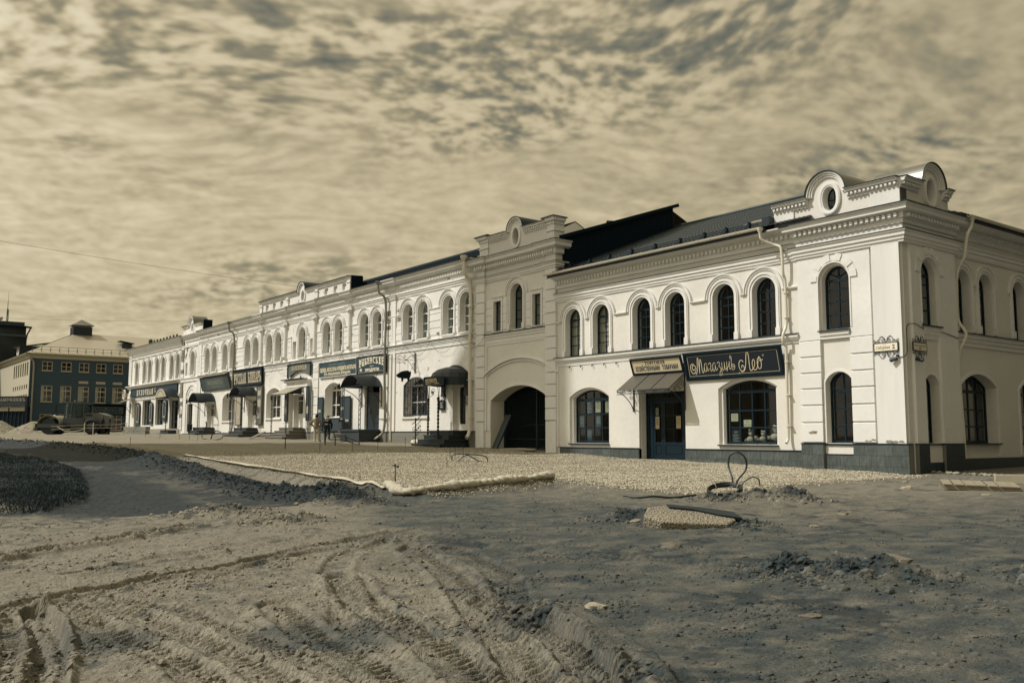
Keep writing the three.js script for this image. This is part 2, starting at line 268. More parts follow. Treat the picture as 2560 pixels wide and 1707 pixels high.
// ---------- the corner shop building ----------
{
  const B = thing('corner_building', 'renovated cream two-storey corner house with dark arched windows and tiled roof', 'building', [0, 0, 0]);
  const hwU = 0.53, upR = [-15.75, -13.85, -11.31, -9.40, -6.87, -4.96], up = upR.map((r) => r - hwU), ybU = 5.33, ysU = 7.02;
  const uh = (cx) => archPts(cx, hwU, ybU, ysU, hwU, 22);
  const A1 = { cx: -15.255, hw: 1.325, yb: 1.34, ys: 3.42, rise: 0.42 }, B1 = { cx: -6.405, hw: 1.365, yb: 1.34, ys: 3.48, rise: 0.37 }, D1 = { cx: -10.785, hw: 1.3, yb: 0.62, ys: 3.50, rise: 0 };
  const grown = (o, k) => archPts(o.cx, o.hw - k, o.yb, o.ys - k * 0.2, o.rise ? o.rise - k * 0.55 : 0, 18);
  // wing: a skin with wide openings, a core with narrower ones
  const upH = up.map(uh);
  obj('wall', poly(rect(-17.45, -3.96, 0.3, 9.05), [...upH, grown(A1, 0), grown(B1, 0), grown(D1, 0)], -0.12, 0), M.wall, B);
  obj('wall_core', poly(rect(-17.45, -3.96, 0.3, 9.05), [...up.map((c) => archPts(c, hwU + 0.002, ybU, ysU, hwU + 0.002, 22)), grown(A1, 0.13), grown(B1, 0.13), grown(D1, 0.02)], -0.5, -0.122), M.trim, B);
  up.forEach((cx, i) => {
    addWindow(B, { cx, hw: hwU, yb: ybU, ys: ysU, rise: hwU, z: -0.26, cols: 2, bars: [5.86, 6.30, 6.74, 7.05].slice(i < 0 ? 1 : 0), wideBars: [7.05], fw: 0.075, mw: 0.045 });
    surround(B, cx, hwU, ybU, ysU, 0.91, same, M.trim);
    if (i < 2) obj('curtain', flat(archPts(cx, hwU, ybU, ysU, hwU, 12), -0.42), M.curtain, B);
  });
  // imposts between the hood moulds
  const imp = [[0, 6.93], [0.04, 6.93], [0.09, 6.99], [0.09, 7.03], [0, 7.05]];
  const ix = [-17.45, ...up.flatMap((c) => [c - 0.915, c + 0.915]), -3.96];
  for (let i = 0; i < ix.length; i += 2) if (ix[i + 1] - ix[i] > 0.05) obj('impost', sweep(imp, [[ix[i], 0], [ix[i + 1], 0]]), M.trim, B);
  // sill cornice with its dark flashing
  obj('sill_cornice', sweep([[0, 4.98], [0.04, 4.98], [0.06, 5.06], [0.13, 5.12], [0.13, 5.16], [0.17, 5.18], [0.17, 5.29], [0, 5.30]], [[-17.5, 0], [-3.97, 0]]), M.trim, B);
  obj('sill_flashing', sweep([[0, 5.302], [0.21, 5.29], [0.21, 5.315], [0, 5.345]], [[-17.55, 0], [-3.97, 0]]), M.flash, B);
  obj('panel_frame', [bx(-17.45, -17.33, 1.16, 4.98, 0, 0.05), bx(-17.33, -12.6, 4.90, 4.98, 0, 0.03)], M.trim, B);
  // upper mouldings
  obj('architrave', sweep([[0, 7.96], [0.05, 7.96], [0.05, 8.03], [0.09, 8.05], [0.09, 8.14], [0.14, 8.17], [0.14, 8.27], [0.19, 8.31], [0.19, 8.35], [0, 8.38]], [[-17.5, 0], [-3.97, 0]]), M.trim, B);
  obj('architrave_flashing', sweep([[0, 8.382], [0.215, 8.352], [0.215, 8.372], [0, 8.41]], [[-17.5, 0], [-3.97, 0]]), M.flash, B);
  obj('cornice', sweep([[0, 8.62], [0.06, 8.62], [0.06, 8.76], [0.10, 8.78], [0.10, 8.98], [0.22, 9.02], [0.40, 9.08], [0.52, 9.12], [0.52, 9.16], [0, 9.16]], [[-17.45, 0], [-3.97, 0]]), M.trim, B);
  stuff(obj('dentil_course', dentils(-17.4, -4.0, 8.80, 8.93, 0.09, 0.19, 0.105, 0.105), M.trim, B));
  // grey stone plinth, its cap and the doorstep
  tilePlinth(B, -17.24, D1.cx - D1.hw, 0.3, 1.12, 0.03); tilePlinth(B, D1.cx + D1.hw, -3.98, 0.3, 1.12, 0.03);
  for (const [a, b] of [[-17.26, D1.cx - D1.hw], [D1.cx + D1.hw, -3.98]]) obj('plinth_cap', bx(a, b, 1.121, 1.155, 0, 0.075), M.flash, B);
  obj('doorstep', bx(D1.cx - 1.3, D1.cx + 1.34, 0.35, 0.68, -0.5, 0.12), mat(0.3, 0.28, 0.22, 0.9), B);
  // shop windows
  for (const [o, xs] of [[A1, 0], [B1, 1]]) {
    addWindow(B, { cx: o.cx, hw: o.hw - 0.13, yb: o.yb + 0.03, ys: o.ys - 0.03, rise: o.rise - 0.07, z: -0.3, cols: 4, bars: xs ? [1.98, 2.62, 3.34] : [2.02, 2.64, 3.30], wideBars: [3.34, 3.30], fw: 0.07, mw: 0.06 });
    obj('window_sill', [bx(o.cx - o.hw - 0.02, o.cx + o.hw + 0.02, o.yb - 0.06, o.yb - 0.012, -0.3, 0.09)], M.flash, B);
  }
  // entrance door: side light, narrow leaf, wide leaf, lights above
  {
    const z = -0.4, x0 = D1.cx - 1.28, x1 = D1.cx + 1.28, d = obj('door', [bx(x0, x1, 3.16, 3.26, z - 0.08, z + 0.01), bx(x0, x0 + 0.07, 0.68, 3.49, z - 0.08, z), bx(x1 - 0.07, x1, 0.68, 3.49, z - 0.08, z), bx(x0, x1, 3.42, 3.49, z - 0.08, z - 0.003), bx(x0 + 0.32, x0 + 0.42, 0.68, 3.16, z - 0.08, z), bx(x1 - 0.42, x1 - 0.32, 0.68, 3.16, z - 0.08, z),
      ...[0.65, 1.28, 1.9].map((t) => bx(x0 + t - 0.03, x0 + t + 0.03, 3.26, 3.42, z - 0.07, z - 0.006))], M.frame, B);
    for (const [a, b, rows, mid] of [[x0 + 0.42, x0 + 0.98, 3, 0], [x0 + 0.98, x1 - 0.42, 3, 1], [x0 + 0.07, x0 + 0.32, 3, 0], [x1 - 0.32, x1 - 0.07, 3, 0]]) {
      const zz = z - 0.012, g = [bx(a + 0.004, a + 0.11, 0.70, 3.15, zz - 0.05, zz), bx(b - 0.11, b - 0.004, 0.70, 3.15, zz - 0.05, zz), bx(a + 0.11, b - 0.11, 3.02, 3.15, zz - 0.05, zz - 0.002), bx(a + 0.11, b - 0.11, 1.28, 1.40, zz - 0.05, zz - 0.002), bx(a + 0.11, b - 0.11, 0.70, 0.86, zz - 0.05, zz - 0.002), bx(a + 0.11, b - 0.11, 0.86, 1.28, zz - 0.045, zz - 0.022)];
      if (b - a > 0.4) { g.push(bx(a + 0.16, b - 0.16, 0.92, 1.22, zz - 0.022, zz - 0.008)); if (b - a > 0.8) g.push(bx((a + b) / 2 - 0.015, (a + b) / 2 + 0.015, 1.40, 3.02, zz - 0.045, zz - 0.006)); }
      for (const y of [1.95, 2.5]) g.push(bx(a + 0.11, b - 0.11, y - 0.015, y + 0.015, zz - 0.045, zz - 0.007));
      const leaf = obj('door_leaf', g, M.frame, B);
      for (const [c, e] of mid ? [[a + 0.11, (a + b) / 2], [(a + b) / 2, b - 0.11]] : [[a + 0.11, b - 0.11]]) for (const [y0, y1] of [[1.4, 1.95], [1.95, 2.5], [2.5, 3.02]]) obj('pane', flat(rect(c, e, y0, y1), zz - 0.03), M.glass, leaf);
      if (mid) obj('door_handle', [bx(a + 0.03, a + 0.07, 1.72, 1.98, zz, zz + 0.015), bar([a + 0.05, 1.87, zz + 0.06], [a + 0.20, 1.87, zz + 0.06], 0.025), cyl([a + 0.05, 1.87, zz], [a + 0.05, 1.87, zz + 0.07], 0.012)], M.iron, leaf);
    }
    obj('transom_pane', flat(rect(x0 + 0.07, x1 - 0.07, 3.26, 3.42), z - 0.04), M.glass, d);
  }
  // ---- corner pavilion ----
  const PU = { cx: -2.5, hw: 0.53 }, PL = { cx: -2.47, hw: 0.53, yb: 1.42, ys: 3.5, rise: 0.36 };
  obj('pavilion_wall', poly(rect(-3.955, 0, 0.3, 9.15), [archPts(PU.cx, 0.53, ybU, ysU, 0.53, 22), archPts(PL.cx, PL.hw, PL.yb, PL.ys, PL.rise, 14)], -0.45, 0), M.wall, B);
  obj('pavilion_upper_facing', poly(rect(-3.96, -1.12, 5.005, 8.0), [archPts(PU.cx, 0.60, 5.06, ysU + 0.02, 0.60, 22)], 0.002, 0.1), M.trim, B);
  addWindow(B, { cx: PU.cx, hw: 0.53, yb: ybU, ys: ysU, rise: 0.53, z: -0.2, cols: 2, bars: [5.86, 6.30, 6.74, 7.05], wideBars: [7.05], fw: 0.075, mw: 0.05, fan: true });
  addWindow(B, { cx: PL.cx, hw: PL.hw, yb: PL.yb, ys: PL.ys, rise: PL.rise, z: -0.25, cols: 2, bars: [1.98, 2.58, 3.2], wideBars: [3.2], fw: 0.07, mw: 0.055 });
  obj('window_surround', archBand(PL.cx, PL.hw + 0.005, PL.rise, PL.yb, PL.ys, 0.08, 0, 0.03), M.trim, B); obj('window_surround', archBand(PU.cx, 0.605, 0.605, 5.36, ysU + 0.02, 0.05, 0.1, 0.125, 22), M.trim, B);
  const jn = [1.42, 2.12, 2.72, 3.295, 3.85, 4.415, 4.995];
  blocks(B, -3.96, -3.10, jn, 0, 0.11, M.trim); blocks(B, -1.94, -1.12, jn, 0, 0.11, M.trim);
  obj('corner_pilaster', bx(-1.03, -0.04, 1.42, 8.0, 0, 0.15), M.trim, B);
  const vous = (cx, cy, turn, z) => { obj('arch_ring', turn(archBand(cx, 0.66, 0.66, cy - 0.02, cy, 0.24, z, z + 0.012, 24)), M.trim, B); for (let i = 0; i < 6; i++) { const a0 = Math.PI * (i * 2) / 11 , a1 = Math.PI * (i * 2 + 1) / 11, p = []; for (const [r, a] of [[0.655, a0], [0.91, a0], [0.91, (a0 + a1) / 2], [0.91, a1], [0.655, a1], [0.655, (a0 + a1) / 2]]) p.push([cx + r * Math.cos(a), cy + r * Math.sin(a)]); obj('voussoir', turn(poly(p, null, z + 0.012, z + 0.04)), M.trim, B); } };
  vous(PU.cx, 7.06, same, 0.1);
  obj('window_sill', [bx(-3.14, -1.93, 5.262, 5.30, 0, 0.2), ], M.flash, B);
  obj('sill_moulding', sweep([[0, 5.0], [0.06, 5.0], [0.08, 5.08], [0.14, 5.13], [0.14, 5.26], [0, 5.26]], [[-3.08, 0], [-1.96, 0]]), M.trim, B);
  tilePlinth(B, -3.97, -3.08, 0.25, 1.38, 0.13, same, 0.46, 0.36); tilePlinth(B, -1.94, -1.08, 0.25, 1.38, 0.13, same, 0.46, 0.36); tilePlinth(B, -1.05, 0.06, 0.2, 1.38, 0.19, same, 0.56, 0.36); tilePlinth(B, -3.08, -1.94, 0.25, 1.02, 0.03, same, 0.58, 0.36);
  for (const [a, b, z] of [[-3.98, -3.07, 0.15], [-1.95, -1.07, 0.15], [-1.06, 0.08, 0.21]]) obj('plinth_cap', bx(a, b, 1.381, 1.418, -0.05, z + 0.015), M.flash, B);
  obj('plinth_cap', bx(-3.07, -1.95, 1.021, 1.05, 0, 0.06), M.flash, B); obj('plinth_cap', bx(-3.07, -1.95, 1.34, 1.40, -0.2, 0.05), M.flash, B);
  // side of the pavilion, drawn as a facade and turned; s runs away from the corner
  const SW = { cx: 1.47, hw: 0.5 };
  obj('side_wall', side(poly(rect(0.451, 3.3, 0.3, 9.15), [archPts(SW.cx, 0.5, ybU, ysU, 0.5, 20), archPts(SW.cx, 0.47, 1.42, 3.35, 0.34, 12)], -0.45, 0)), M.wall, B);
  for (const [a, b] of [[0.30, 0.95], [1.99, 3.22]]) obj('side_pilaster', side(bx(a, b, 1.42, 5.0, 0, 0.1)), M.trim, B);
  obj('side_upper_facing', side(poly(rect(0.30, 3.22, 5.005, 8.0), [archPts(SW.cx, 0.57, 5.06, ysU + 0.02, 0.57, 20)], 0.002, 0.1)), M.trim, B);
  vous(SW.cx, 7.06, side, 0.1);
  obj('window_surround', side(archBand(SW.cx, 0.475, 0.34, 1.42, 3.35, 0.08, 0, 0.03)), M.trim, B); obj('window_surround', side(archBand(SW.cx, 0.575, 0.575, 5.36, ysU + 0.02, 0.05, 0.1, 0.125, 20)), M.trim, B);
  addWindow(B, { cx: SW.cx, hw: 0.5, yb: ybU, ys: ysU, rise: 0.5, z: -0.2, cols: 2, bars: [5.86, 6.30, 6.74, 7.05], wideBars: [7.05], fw: 0.075, mw: 0.05 }, side);
  addWindow(B, { cx: SW.cx, hw: 0.47, yb: 1.42, ys: 3.35, rise: 0.34, z: -0.3, cols: 2, bars: [1.98, 2.58, 3.2], wideBars: [3.2], fw: 0.07, mw: 0.055 }, side);
  obj('window_sill', side(bx(0.86, 2.08, 5.262, 5.30, 0, 0.2)), M.flash, B);
  obj('sill_moulding', side(sweep([[0, 4.85], [0.05, 4.85], [0.07, 4.95], [0.11, 5.02], [0.11, 5.08], [0.14, 5.13], [0.14, 5.26], [0, 5.26]], [[0.95, 0], [1.99, 0]])), M.trim, B);
  tilePlinth(B, 0.30, 0.93, 0.25, 1.38, 0.13, side, 0.6, 0.36, [M.darkTile]); tilePlinth(B, 1.99, 3.22, 0.25, 1.38, 0.13, side, 0.6, 0.36, [M.darkTile]); tilePlinth(B, 0.93, 1.99, 0.25, 0.80, 0.03, side, 0.6, 0.36, [M.darkTile]);
  for (const [a, b] of [[0.28, 0.94], [1.98, 3.24]]) obj('plinth_cap', side(bx(a, b, 1.381, 1.418, -0.05, 0.15)), M.flash, B);
  obj('plinth_cap', side(bx(0.94, 1.98, 1.36, 1.41, -0.2, 0.05)), M.flash, B);
  // entablature and parapet, carried round the corner
  const ent = [[-3.985, -0.4], [-3.985, 0.1], [0.1, 0.1], [0.1, -3.28], [-0.4, -3.28]];
  obj('architrave', sweep([[-0.1, 7.96], [0.05, 7.96], [0.05, 8.03], [0.09, 8.05], [0.09, 8.14], [0.14, 8.17], [0.14, 8.27], [0.19, 8.31], [0.19, 8.35], [-0.1, 8.37]], ent), M.trim, B);
  obj('architrave_flashing', sweep([[-0.1, 8.372], [0.215, 8.352], [0.215, 8.372], [-0.1, 8.40]], ent), M.flash, B);
  obj('frieze', sweep([[-0.1, 8.38], [0.0, 8.38], [0.0, 8.60], [-0.1, 8.60]], ent), M.trim, B);
  obj('cornice', sweep([[-0.1, 8.58], [0.05, 8.58], [0.05, 8.72], [0.10, 8.74], [0.10, 8.92], [0.26, 8.94], [0.34, 8.97], [0.34, 9.08], [0.42, 9.13], [0.42, 9.17], [-0.1, 9.17]], ent), M.trim, B);
  obj('cornice_flashing', sweep([[-0.2, 9.172], [0.45, 9.16], [0.45, 9.19], [-0.2, 9.25]], ent), M.flash, B);
  stuff(obj('dentil_course', join([shiftAll(dentils(-3.95, 0.08, 8.77, 8.90, 0.19, 0.32, 0.10, 0.10), 0, 0, 0), side(dentils(-0.08, 3.25, 8.77, 8.90, 0.19, 0.32, 0.10, 0.10))]), M.trim, B));
  // parapet with the round gable and its oval window
  const gable = (x0, x1, gx, turn, oc) => {
    const pts = [[x0, 9.15], [x1, 9.15], [x1, 10.08]]; for (let i = 0; i <= 18; i++) { const a = Math.PI * i / 18; pts.push([gx + 0.76 * Math.cos(a), 10.12 + 0.76 * Math.sin(a)]); } pts.push([x0, 10.08]);
    const ov = (rx, ry) => { const p = []; for (let i = 0; i < 26; i++) { const a = i / 26 * 2 * Math.PI, q = 0.55; p.push([oc + rx * Math.sign(Math.cos(a)) * Math.abs(Math.cos(a)) ** 0.9, 9.94 + ry * Math.sign(Math.sin(a)) * Math.abs(Math.sin(a)) ** 0.9]); } return p; };
    obj('parapet_wall', turn(poly(pts, [ov(0.27, 0.42)], -0.42, 0)), M.wall, B);
    obj('oculus_surround', turn([poly(ov(0.43, 0.58), [ov(0.275, 0.425)], 0, 0.07), poly(ov(0.40, 0.55), [ov(0.33, 0.48)], 0.07, 0.09)]), M.trim, B);
    const w = obj('oculus_window', turn([poly(ov(0.268, 0.418), [ov(0.22, 0.37)], -0.3, -0.26), bx(oc - 0.02, oc + 0.02, 9.56, 10.32, -0.3, -0.265), bx(oc - 0.24, oc + 0.24, 9.92, 9.955, -0.298, -0.263)]), M.frame, B);
    obj('pane', turn(flat(ov(0.22, 0.37), -0.28)), M.glass, w);
    obj('gable_moulding', turn([archBand(gx, 0.60, 0.60, 10.10, 10.12, 0.05, 0, 0.07, 22), archBand(gx, 0.66, 0.66, 10.10, 10.12, 0.06, 0, 0.11, 22), archBand(gx, 0.73, 0.73, 10.10, 10.12, 0.05, 0, 0.16, 22)]), M.trim, B);
    obj('barrel_roof', turn(archBand(gx, 0.785, 0.785, 10.10, 10.12, 0.03, -1.7, 0.19, 26)), M.zinc, B);
    obj('gable_edge', turn(archBand(gx, 0.80, 0.80, 10.10, 10.12, 0.025, 0.192, 0.21, 26)), M.flash, B);
    for (const [a, b] of [[x0 - 0.02, gx - 0.79], [gx + 0.79, x1 + (turn === same ? 0.0 : 0.02)]]) {
      obj('parapet_cornice', turn(sweep([[0, 9.80], [0.05, 9.80], [0.05, 9.86], [0.08, 9.88], [0.08, 9.99], [0.20, 10.01], [0.20, 10.07], [0.26, 10.10], [0.26, 10.13], [-0.3, 10.13]], [[a, 0], [b, 0]])), M.trim, B);
      obj('parapet_flashing', turn(sweep([[-0.45, 10.135], [0.29, 10.13], [0.29, 10.155], [-0.45, 10.20]], [[a - 0.02, 0], [b + 0.02, 0]])), M.flash, B);
      stuff(obj('dentil_course', turn(dentils(a, b, 9.90, 9.98, 0.07, 0.17, 0.08, 0.08)), M.trim, B));
    }
  };
  gable(-4.9, 0.0, -2.68, same, -2.58);
  gable(0.0, 3.12, 1.92, side, 1.88);
  for (const [a, b] of [[-4.92, -4.07], [-1.04, 0.02]]) obj('parapet_pilaster', bx(a, b, 9.2, 9.79, 0.002, 0.05), M.trim, B);
  obj('pavilion_roof', [bx(-4.6, -0.35, 9.6, 9.7, -3.1, -0.42)], M.flash, B);
  obj('parapet_back', [bx(-4.9, -4.7, 9.15, 10.13, -3.1, -0.42), bx(-4.7, -0.42, 9.15, 10.13, -3.12, -2.95)], M.wall, B);
  // ---- side wing ----
  const sw = [4.05, 5.68, 8.30, 9.93, 12.55, 14.18], S1 = [4.87, 9.3, 13.7];
  obj('side_wing_wall', shiftAll(side(poly(rect(3.3, 24, 0.3, 9.05), [...sw.map((c) => archPts(c, 0.5, 5.28, ysU, 0.5, 20)), ...S1.map((c) => archPts(c, 1.3, 1.0, 3.40, 0.45, 16))], -0.5, 0)), -0.1, 0, 0), M.wall, B);
  const sideW = (g) => shiftAll(side(g), -0.1, 0, 0);
  sw.forEach((c, i) => { if (i < 4) { addWindow(B, { cx: c, hw: 0.5, yb: 5.30, ys: ysU, rise: 0.5, z: -0.28, cols: 2, bars: [5.86, 6.30, 6.74, 7.05], wideBars: [7.05], fw: 0.075, mw: 0.05 }, sideW); surround(B, c, 0.5, 5.30, ysU, 0.80, sideW, M.trim); } });
  S1.forEach((c, i) => { if (i < 2) { addWindow(B, { cx: c, hw: 1.3, yb: 1.42, ys: 3.40, rise: 0.45, z: -0.38, cols: 4, bars: [2.0, 2.6, 3.25], wideBars: [3.25], fw: 0.08, mw: 0.06 }, sideW); obj('window_sill', sideW(bx(c - 1.34, c + 1.34, 1.36, 1.415, -0.38, 0.12)), M.flash, B); obj('window_apron', sideW(bx(c - 1.295, c + 1.295, 0.95, 1.36, -0.4, -0.03)), M.wall, B); obj('window_surround', sideW(archBand(c, 1.305, 0.45, 0.95, 3.40, 0.13, 0, 0.035)), M.trim, B); } });
  obj('sill_cornice', sideW(sweep([[0, 4.80], [0.05, 4.80], [0.05, 4.92], [0.10, 4.96], [0.10, 5.04], [0.16, 5.10], [0.16, 5.22], [0, 5.23]], [[3.3, 0], [24, 0]])), M.trim, B);
  obj('sill_flashing', sideW(sweep([[0, 5.232], [0.21, 5.22], [0.21, 5.25], [0, 5.275]], [[3.3, 0], [24, 0]])), M.flash, B);
  obj('architrave', sideW(sweep([[0, 7.96], [0.05, 7.96], [0.09, 8.05], [0.09, 8.14], [0.14, 8.17], [0.14, 8.27], [0.19, 8.31], [0.19, 8.35], [0, 8.38]], [[3.3, 0], [24, 0]])), M.trim, B);
  obj('cornice', sideW(sweep([[0, 8.62], [0.06, 8.62], [0.06, 8.76], [0.10, 8.78], [0.10, 8.98], [0.22, 9.02], [0.40, 9.08], [0.52, 9.12], [0.52, 9.16], [0, 9.16]], [[3.3, 0], [24, 0]])), M.trim, B);
  stuff(obj('dentil_course', sideW(dentils(3.4, 24, 8.80, 8.93, 0.09, 0.19, 0.105, 0.105)), M.trim, B));
  obj('plinth', sideW(bx(3.3, 24, 0.3, 0.90, -0.3, 0.06)), M.darkTile, B);
  // ---- roofs: wavy metal tiles ----
  const roofMat = mat(0.020, 0.032, 0.036, 0.42, { metalness: 0.2 });
  function tileRoof(P, nu, nv, len, up) {             // P(u, v) -> point; ribs along v, tile steps up the slope
    const pos = [], idx = [], q = [];
    for (let j = 0; j <= nv * 2; j++) for (let i = 0; i <= nu; i++) { const r = (j >> 1) / nv, low = j & 1, v = Math.min(1, low ? r + 1 / nv - 0.0001 : r), u = i / nu, p = P(u, v); const w = 0.022 * Math.abs(Math.sin(u * len / 0.2 * Math.PI)) + (low ? 0 : 0.028); pos.push(p[0], p[1] + w, p[2]); }
    for (let j = 0; j < nv * 2; j++) for (let i = 0; i < nu; i++) { const a = j * (nu + 1) + i, b = a + 1, c = a + nu + 1, e = c + 1; idx.push(a, b, e, a, e, c); }
    const g = new THREE.BufferGeometry(); g.setAttribute('position', new THREE.Float32BufferAttribute(pos, 3)); g.setIndex(idx); g.computeVertexNormals(); return g.toNonIndexed ? (() => { const k = g.toNonIndexed(); k.computeVertexNormals(); return k; })() : g;
  }
  obj('roof', tileRoof((u, v) => { const x = lerp(-17.5, lerp(-3.0, -8, v), u), z = lerp(0.62, -8, v), y = lerp(9.26, 12.7, v); return [x, y, z]; }, 260, 26, 14, 1), roofMat, B);
  obj('side_roof', tileRoof((u, v) => { const z = lerp(lerp(-2.9, -8, v), -24, u), x = lerp(0.55, -8, v), y = lerp(9.26, 12.7, v); return [x, y, z]; }, 260, 26, 20, 1), roofMat, B);
  obj('ridge_cap', [cyl([-17.5, 12.74, -8], [-7.9, 12.74, -8], 0.09), cyl([-8, 12.74, -8], [-8, 12.74, -24], 0.09)], roofMat, B);
  obj('rear_roof', [quad([-17.5, 12.69, -8.02], [-8, 12.69, -8.02], [-8, 9.3, -16], [-17.5, 9.3, -16]), quad([-8.05, 12.69, -8.02], [-8.05, 12.69, -24], [-16, 9.3, -24], [-16, 9.3, -16])], roofMat, B);
  obj('eave_board', [bx(-17.5, -4.95, 9.10, 9.24, 0.52, 0.60), bx(-17.5, -4.95, 9.165, 9.185, 0, 0.52), side(bx(3.35, 24, 9.10, 9.24, 0.42, 0.50)), side(bx(3.35, 24, 9.165, 9.185, -0.1, 0.42))], M.dark, B);
  const gut = (a, b) => { const s = []; for (let i = 0; i <= 10; i++) { const t = Math.PI * (1 + i / 10); s.push([0.085 * Math.cos(t), 0.085 * Math.sin(t)]); } for (let i = 10; i >= 0; i--) { const t = Math.PI * (1 + i / 10); s.push([0.075 * Math.cos(t), 0.075 * Math.sin(t)]); } return poly(s, null, a, b); };
  { const q = plain(gut(5.05, 17.62)); q.rotateY(-Math.PI / 2); q.translate(0, 9.27, 0.69); obj('gutter', q, M.pipe, B); const r = plain(gut(-24, -3.4)); r.translate(0.58, 9.27, 0); obj('gutter', r, M.pipe, B); }
  for (let x = -17.3; x < -5.1; x += 0.62) obj('gutter_bracket', [bar([x, 9.27, 0.62], [x, 9.25, 0.79], 0.018), bar([x, 9.26, 0.785], [x, 9.30, 0.785], 0.012)], M.pipe, B);
  // snow guards on the roof
  const guard = [-16.4, -15.1, -13.8, -12.4, -11.0, -9.6, -8.3, -7.2, -6.1];
  for (const x of guard) obj('snow_guard', [slab([x - 0.11, 9.47, 0.20], [x + 0.11, 9.47, 0.20], [x + 0.05, 9.73, 0.02], [x - 0.05, 9.73, 0.02], 0.02), bx(x - 0.03, x + 0.03, 9.45, 9.75, -0.1, 0.06)], M.black, B);
  obj('snow_rail', [cyl([-17.3, 9.66, 0.03], [-5.6, 9.66, 0.03], 0.014, 0.014, 5), cyl([-17.3, 9.56, 0.11], [-5.6, 9.56, 0.11], 0.014, 0.014, 5)], M.black, B);
  obj('roof_end_box', bx(-5.25, -4.93, 9.30, 9.72, -0.25, 0.35), M.dark, B);
  { const c = (u, v) => [lerp(-7.0, -5.9, u), lerp(9.26, 12.7, v) + 0.10, lerp(0.62, -8, v)]; obj('skylight', slab(c(0, 0.16), c(1, 0.16), c(1, 0.24), c(0, 0.24), 0.05), mat(0.3, 0.29, 0.25, 0.15, { metalness: 0.5 }), B); }
  // rain pipes
  obj('downpipe', [lathe([[0.05, -0.2], [0.06, -0.1], [0.12, 0.0], [0.12, 0.06]], [-5.1, 9.2, 0.66], 12), tube([[-5.1, 9.1, 0.66], [-5.08, 8.85, 0.62], [-4.75, 8.62, 0.35], [-4.5, 8.5, 0.30], [-4.45, 8.2, 0.28], [-4.45, 7.5, 0.24], [-4.45, 7.35, 0.16], [-4.45, 7.1, 0.13]], 0.055, 40, 9), tube([[-4.45, 7.1, 0.13], [-4.46, 5.7, 0.13], [-4.46, 5.5, 0.20], [-4.48, 5.30, 0.30], [-4.49, 5.05, 0.30], [-4.49, 4.88, 0.15], [-4.5, 4.7, 0.13]], 0.055, 36, 9), tube([[-4.5, 4.7, 0.13], [-4.51, 3, 0.13], [-4.52, 1.62, 0.13], [-4.52, 1.5, 0.16], [-4.52, 1.40, 0.24]], 0.055, 24, 9)], M.pipe, B);
  obj('pipe_clip', [5.9, 4.3, 3.1, 2.0, 6.8].map((y) => bx(-4.54, -4.40, y, y + 0.03, 0, 0.20)), M.pipe, B);
  obj('downpipe', side([lathe([[0.05, -0.2], [0.06, -0.1], [0.13, 0.0], [0.13, 0.05]], [3.62, 9.2, 0.58], 12), tube([[3.62, 9.1, 0.58], [3.60, 8.9, 0.55], [3.32, 8.6, 0.55], [3.28, 8.3, 0.5], [3.28, 7.8, 0.42], [3.32, 7.4, 0.16], [3.36, 7.0, 0.05]], 0.055, 36, 9), tube([[3.36, 7, 0.05], [3.38, 5.6, 0.05], [3.40, 5.4, 0.16], [3.46, 5.15, 0.26], [3.42, 4.85, 0.16], [3.36, 4.6, 0.05], [3.36, 1.6, 0.05], [3.38, 0.9, 0.05]], 0.055, 50, 9)]), M.pipe, B);
  // rooms behind the glass
  obj('interior', [bx(-17.4, -0.5, 4.75, 4.95, -7, -0.52), bx(-17.4, -0.5, 0.55, 0.66, -7, -0.52), bx(-17.4, -0.5, 8.85, 9.0, -7, -0.52), bx(-17.4, -0.6, 0.5, 9.0, -7.2, -7.0), bx(-12.9, -12.7, 0.66, 4.75, -7, -0.52), bx(-8.6, -8.4, 0.66, 4.75, -7, -0.52), bx(-12.9, -12.7, 4.95, 8.85, -7, -0.52), bx(-4.3, -4.1, 0.66, 8.85, -4, -0.52),
    bx(-6.2, -0.62, 4.75, 4.95, -24, -7.2), bx(-6.2, -0.62, 0.55, 0.66, -24, -7.2), bx(-6.2, -0.62, 8.85, 9.0, -24, -7.2), bx(-6.4, -6.2, 0.5, 9, -24, -7.2), bx(-6.4, -0.6, 0.3, 9.0, -24.1, -23.9)], M.room, B);
  obj('rear_wall', [bx(-17.45, -8, 0.3, 9.3, -16.2, -16), bx(-16.2, -16, 0.3, 9.3, -24, -16)], M.wall, B);
  // goods in the shop windows
  const card = mat(0.72, 0.66, 0.52, 0.9);
  // patches where the facing has come off near the ground
  const scar = mat(0.25, 0.235, 0.19, 0.95), pr = rng(77);
  for (const [x, y, r, z] of [[-3.5, 1.78, 0.12, 0.112], [-3.4, 1.80, 0.07, 0.112], [-1.45, 1.5, 0.06, 0.112], [-1.32, 1.49, 0.05, 0.112], [-1.2, 1.53, 0.07, 0.112], [-0.62, 1.47, 0.12, 0.152], [-0.42, 1.46, 0.10, 0.152], [-0.2, 1.48, 0.09, 0.152]]) { const p = []; for (let i = 0; i < 11; i++) { const a = i / 11 * 6.283, q = r * (0.6 + 0.6 * pr()); p.push([x + q * Math.cos(a) * 1.3, y + q * Math.sin(a) * 0.55]); } obj('bare_patch', poly(p, null, z - 0.01, z + 0.003), scar, B); }
}
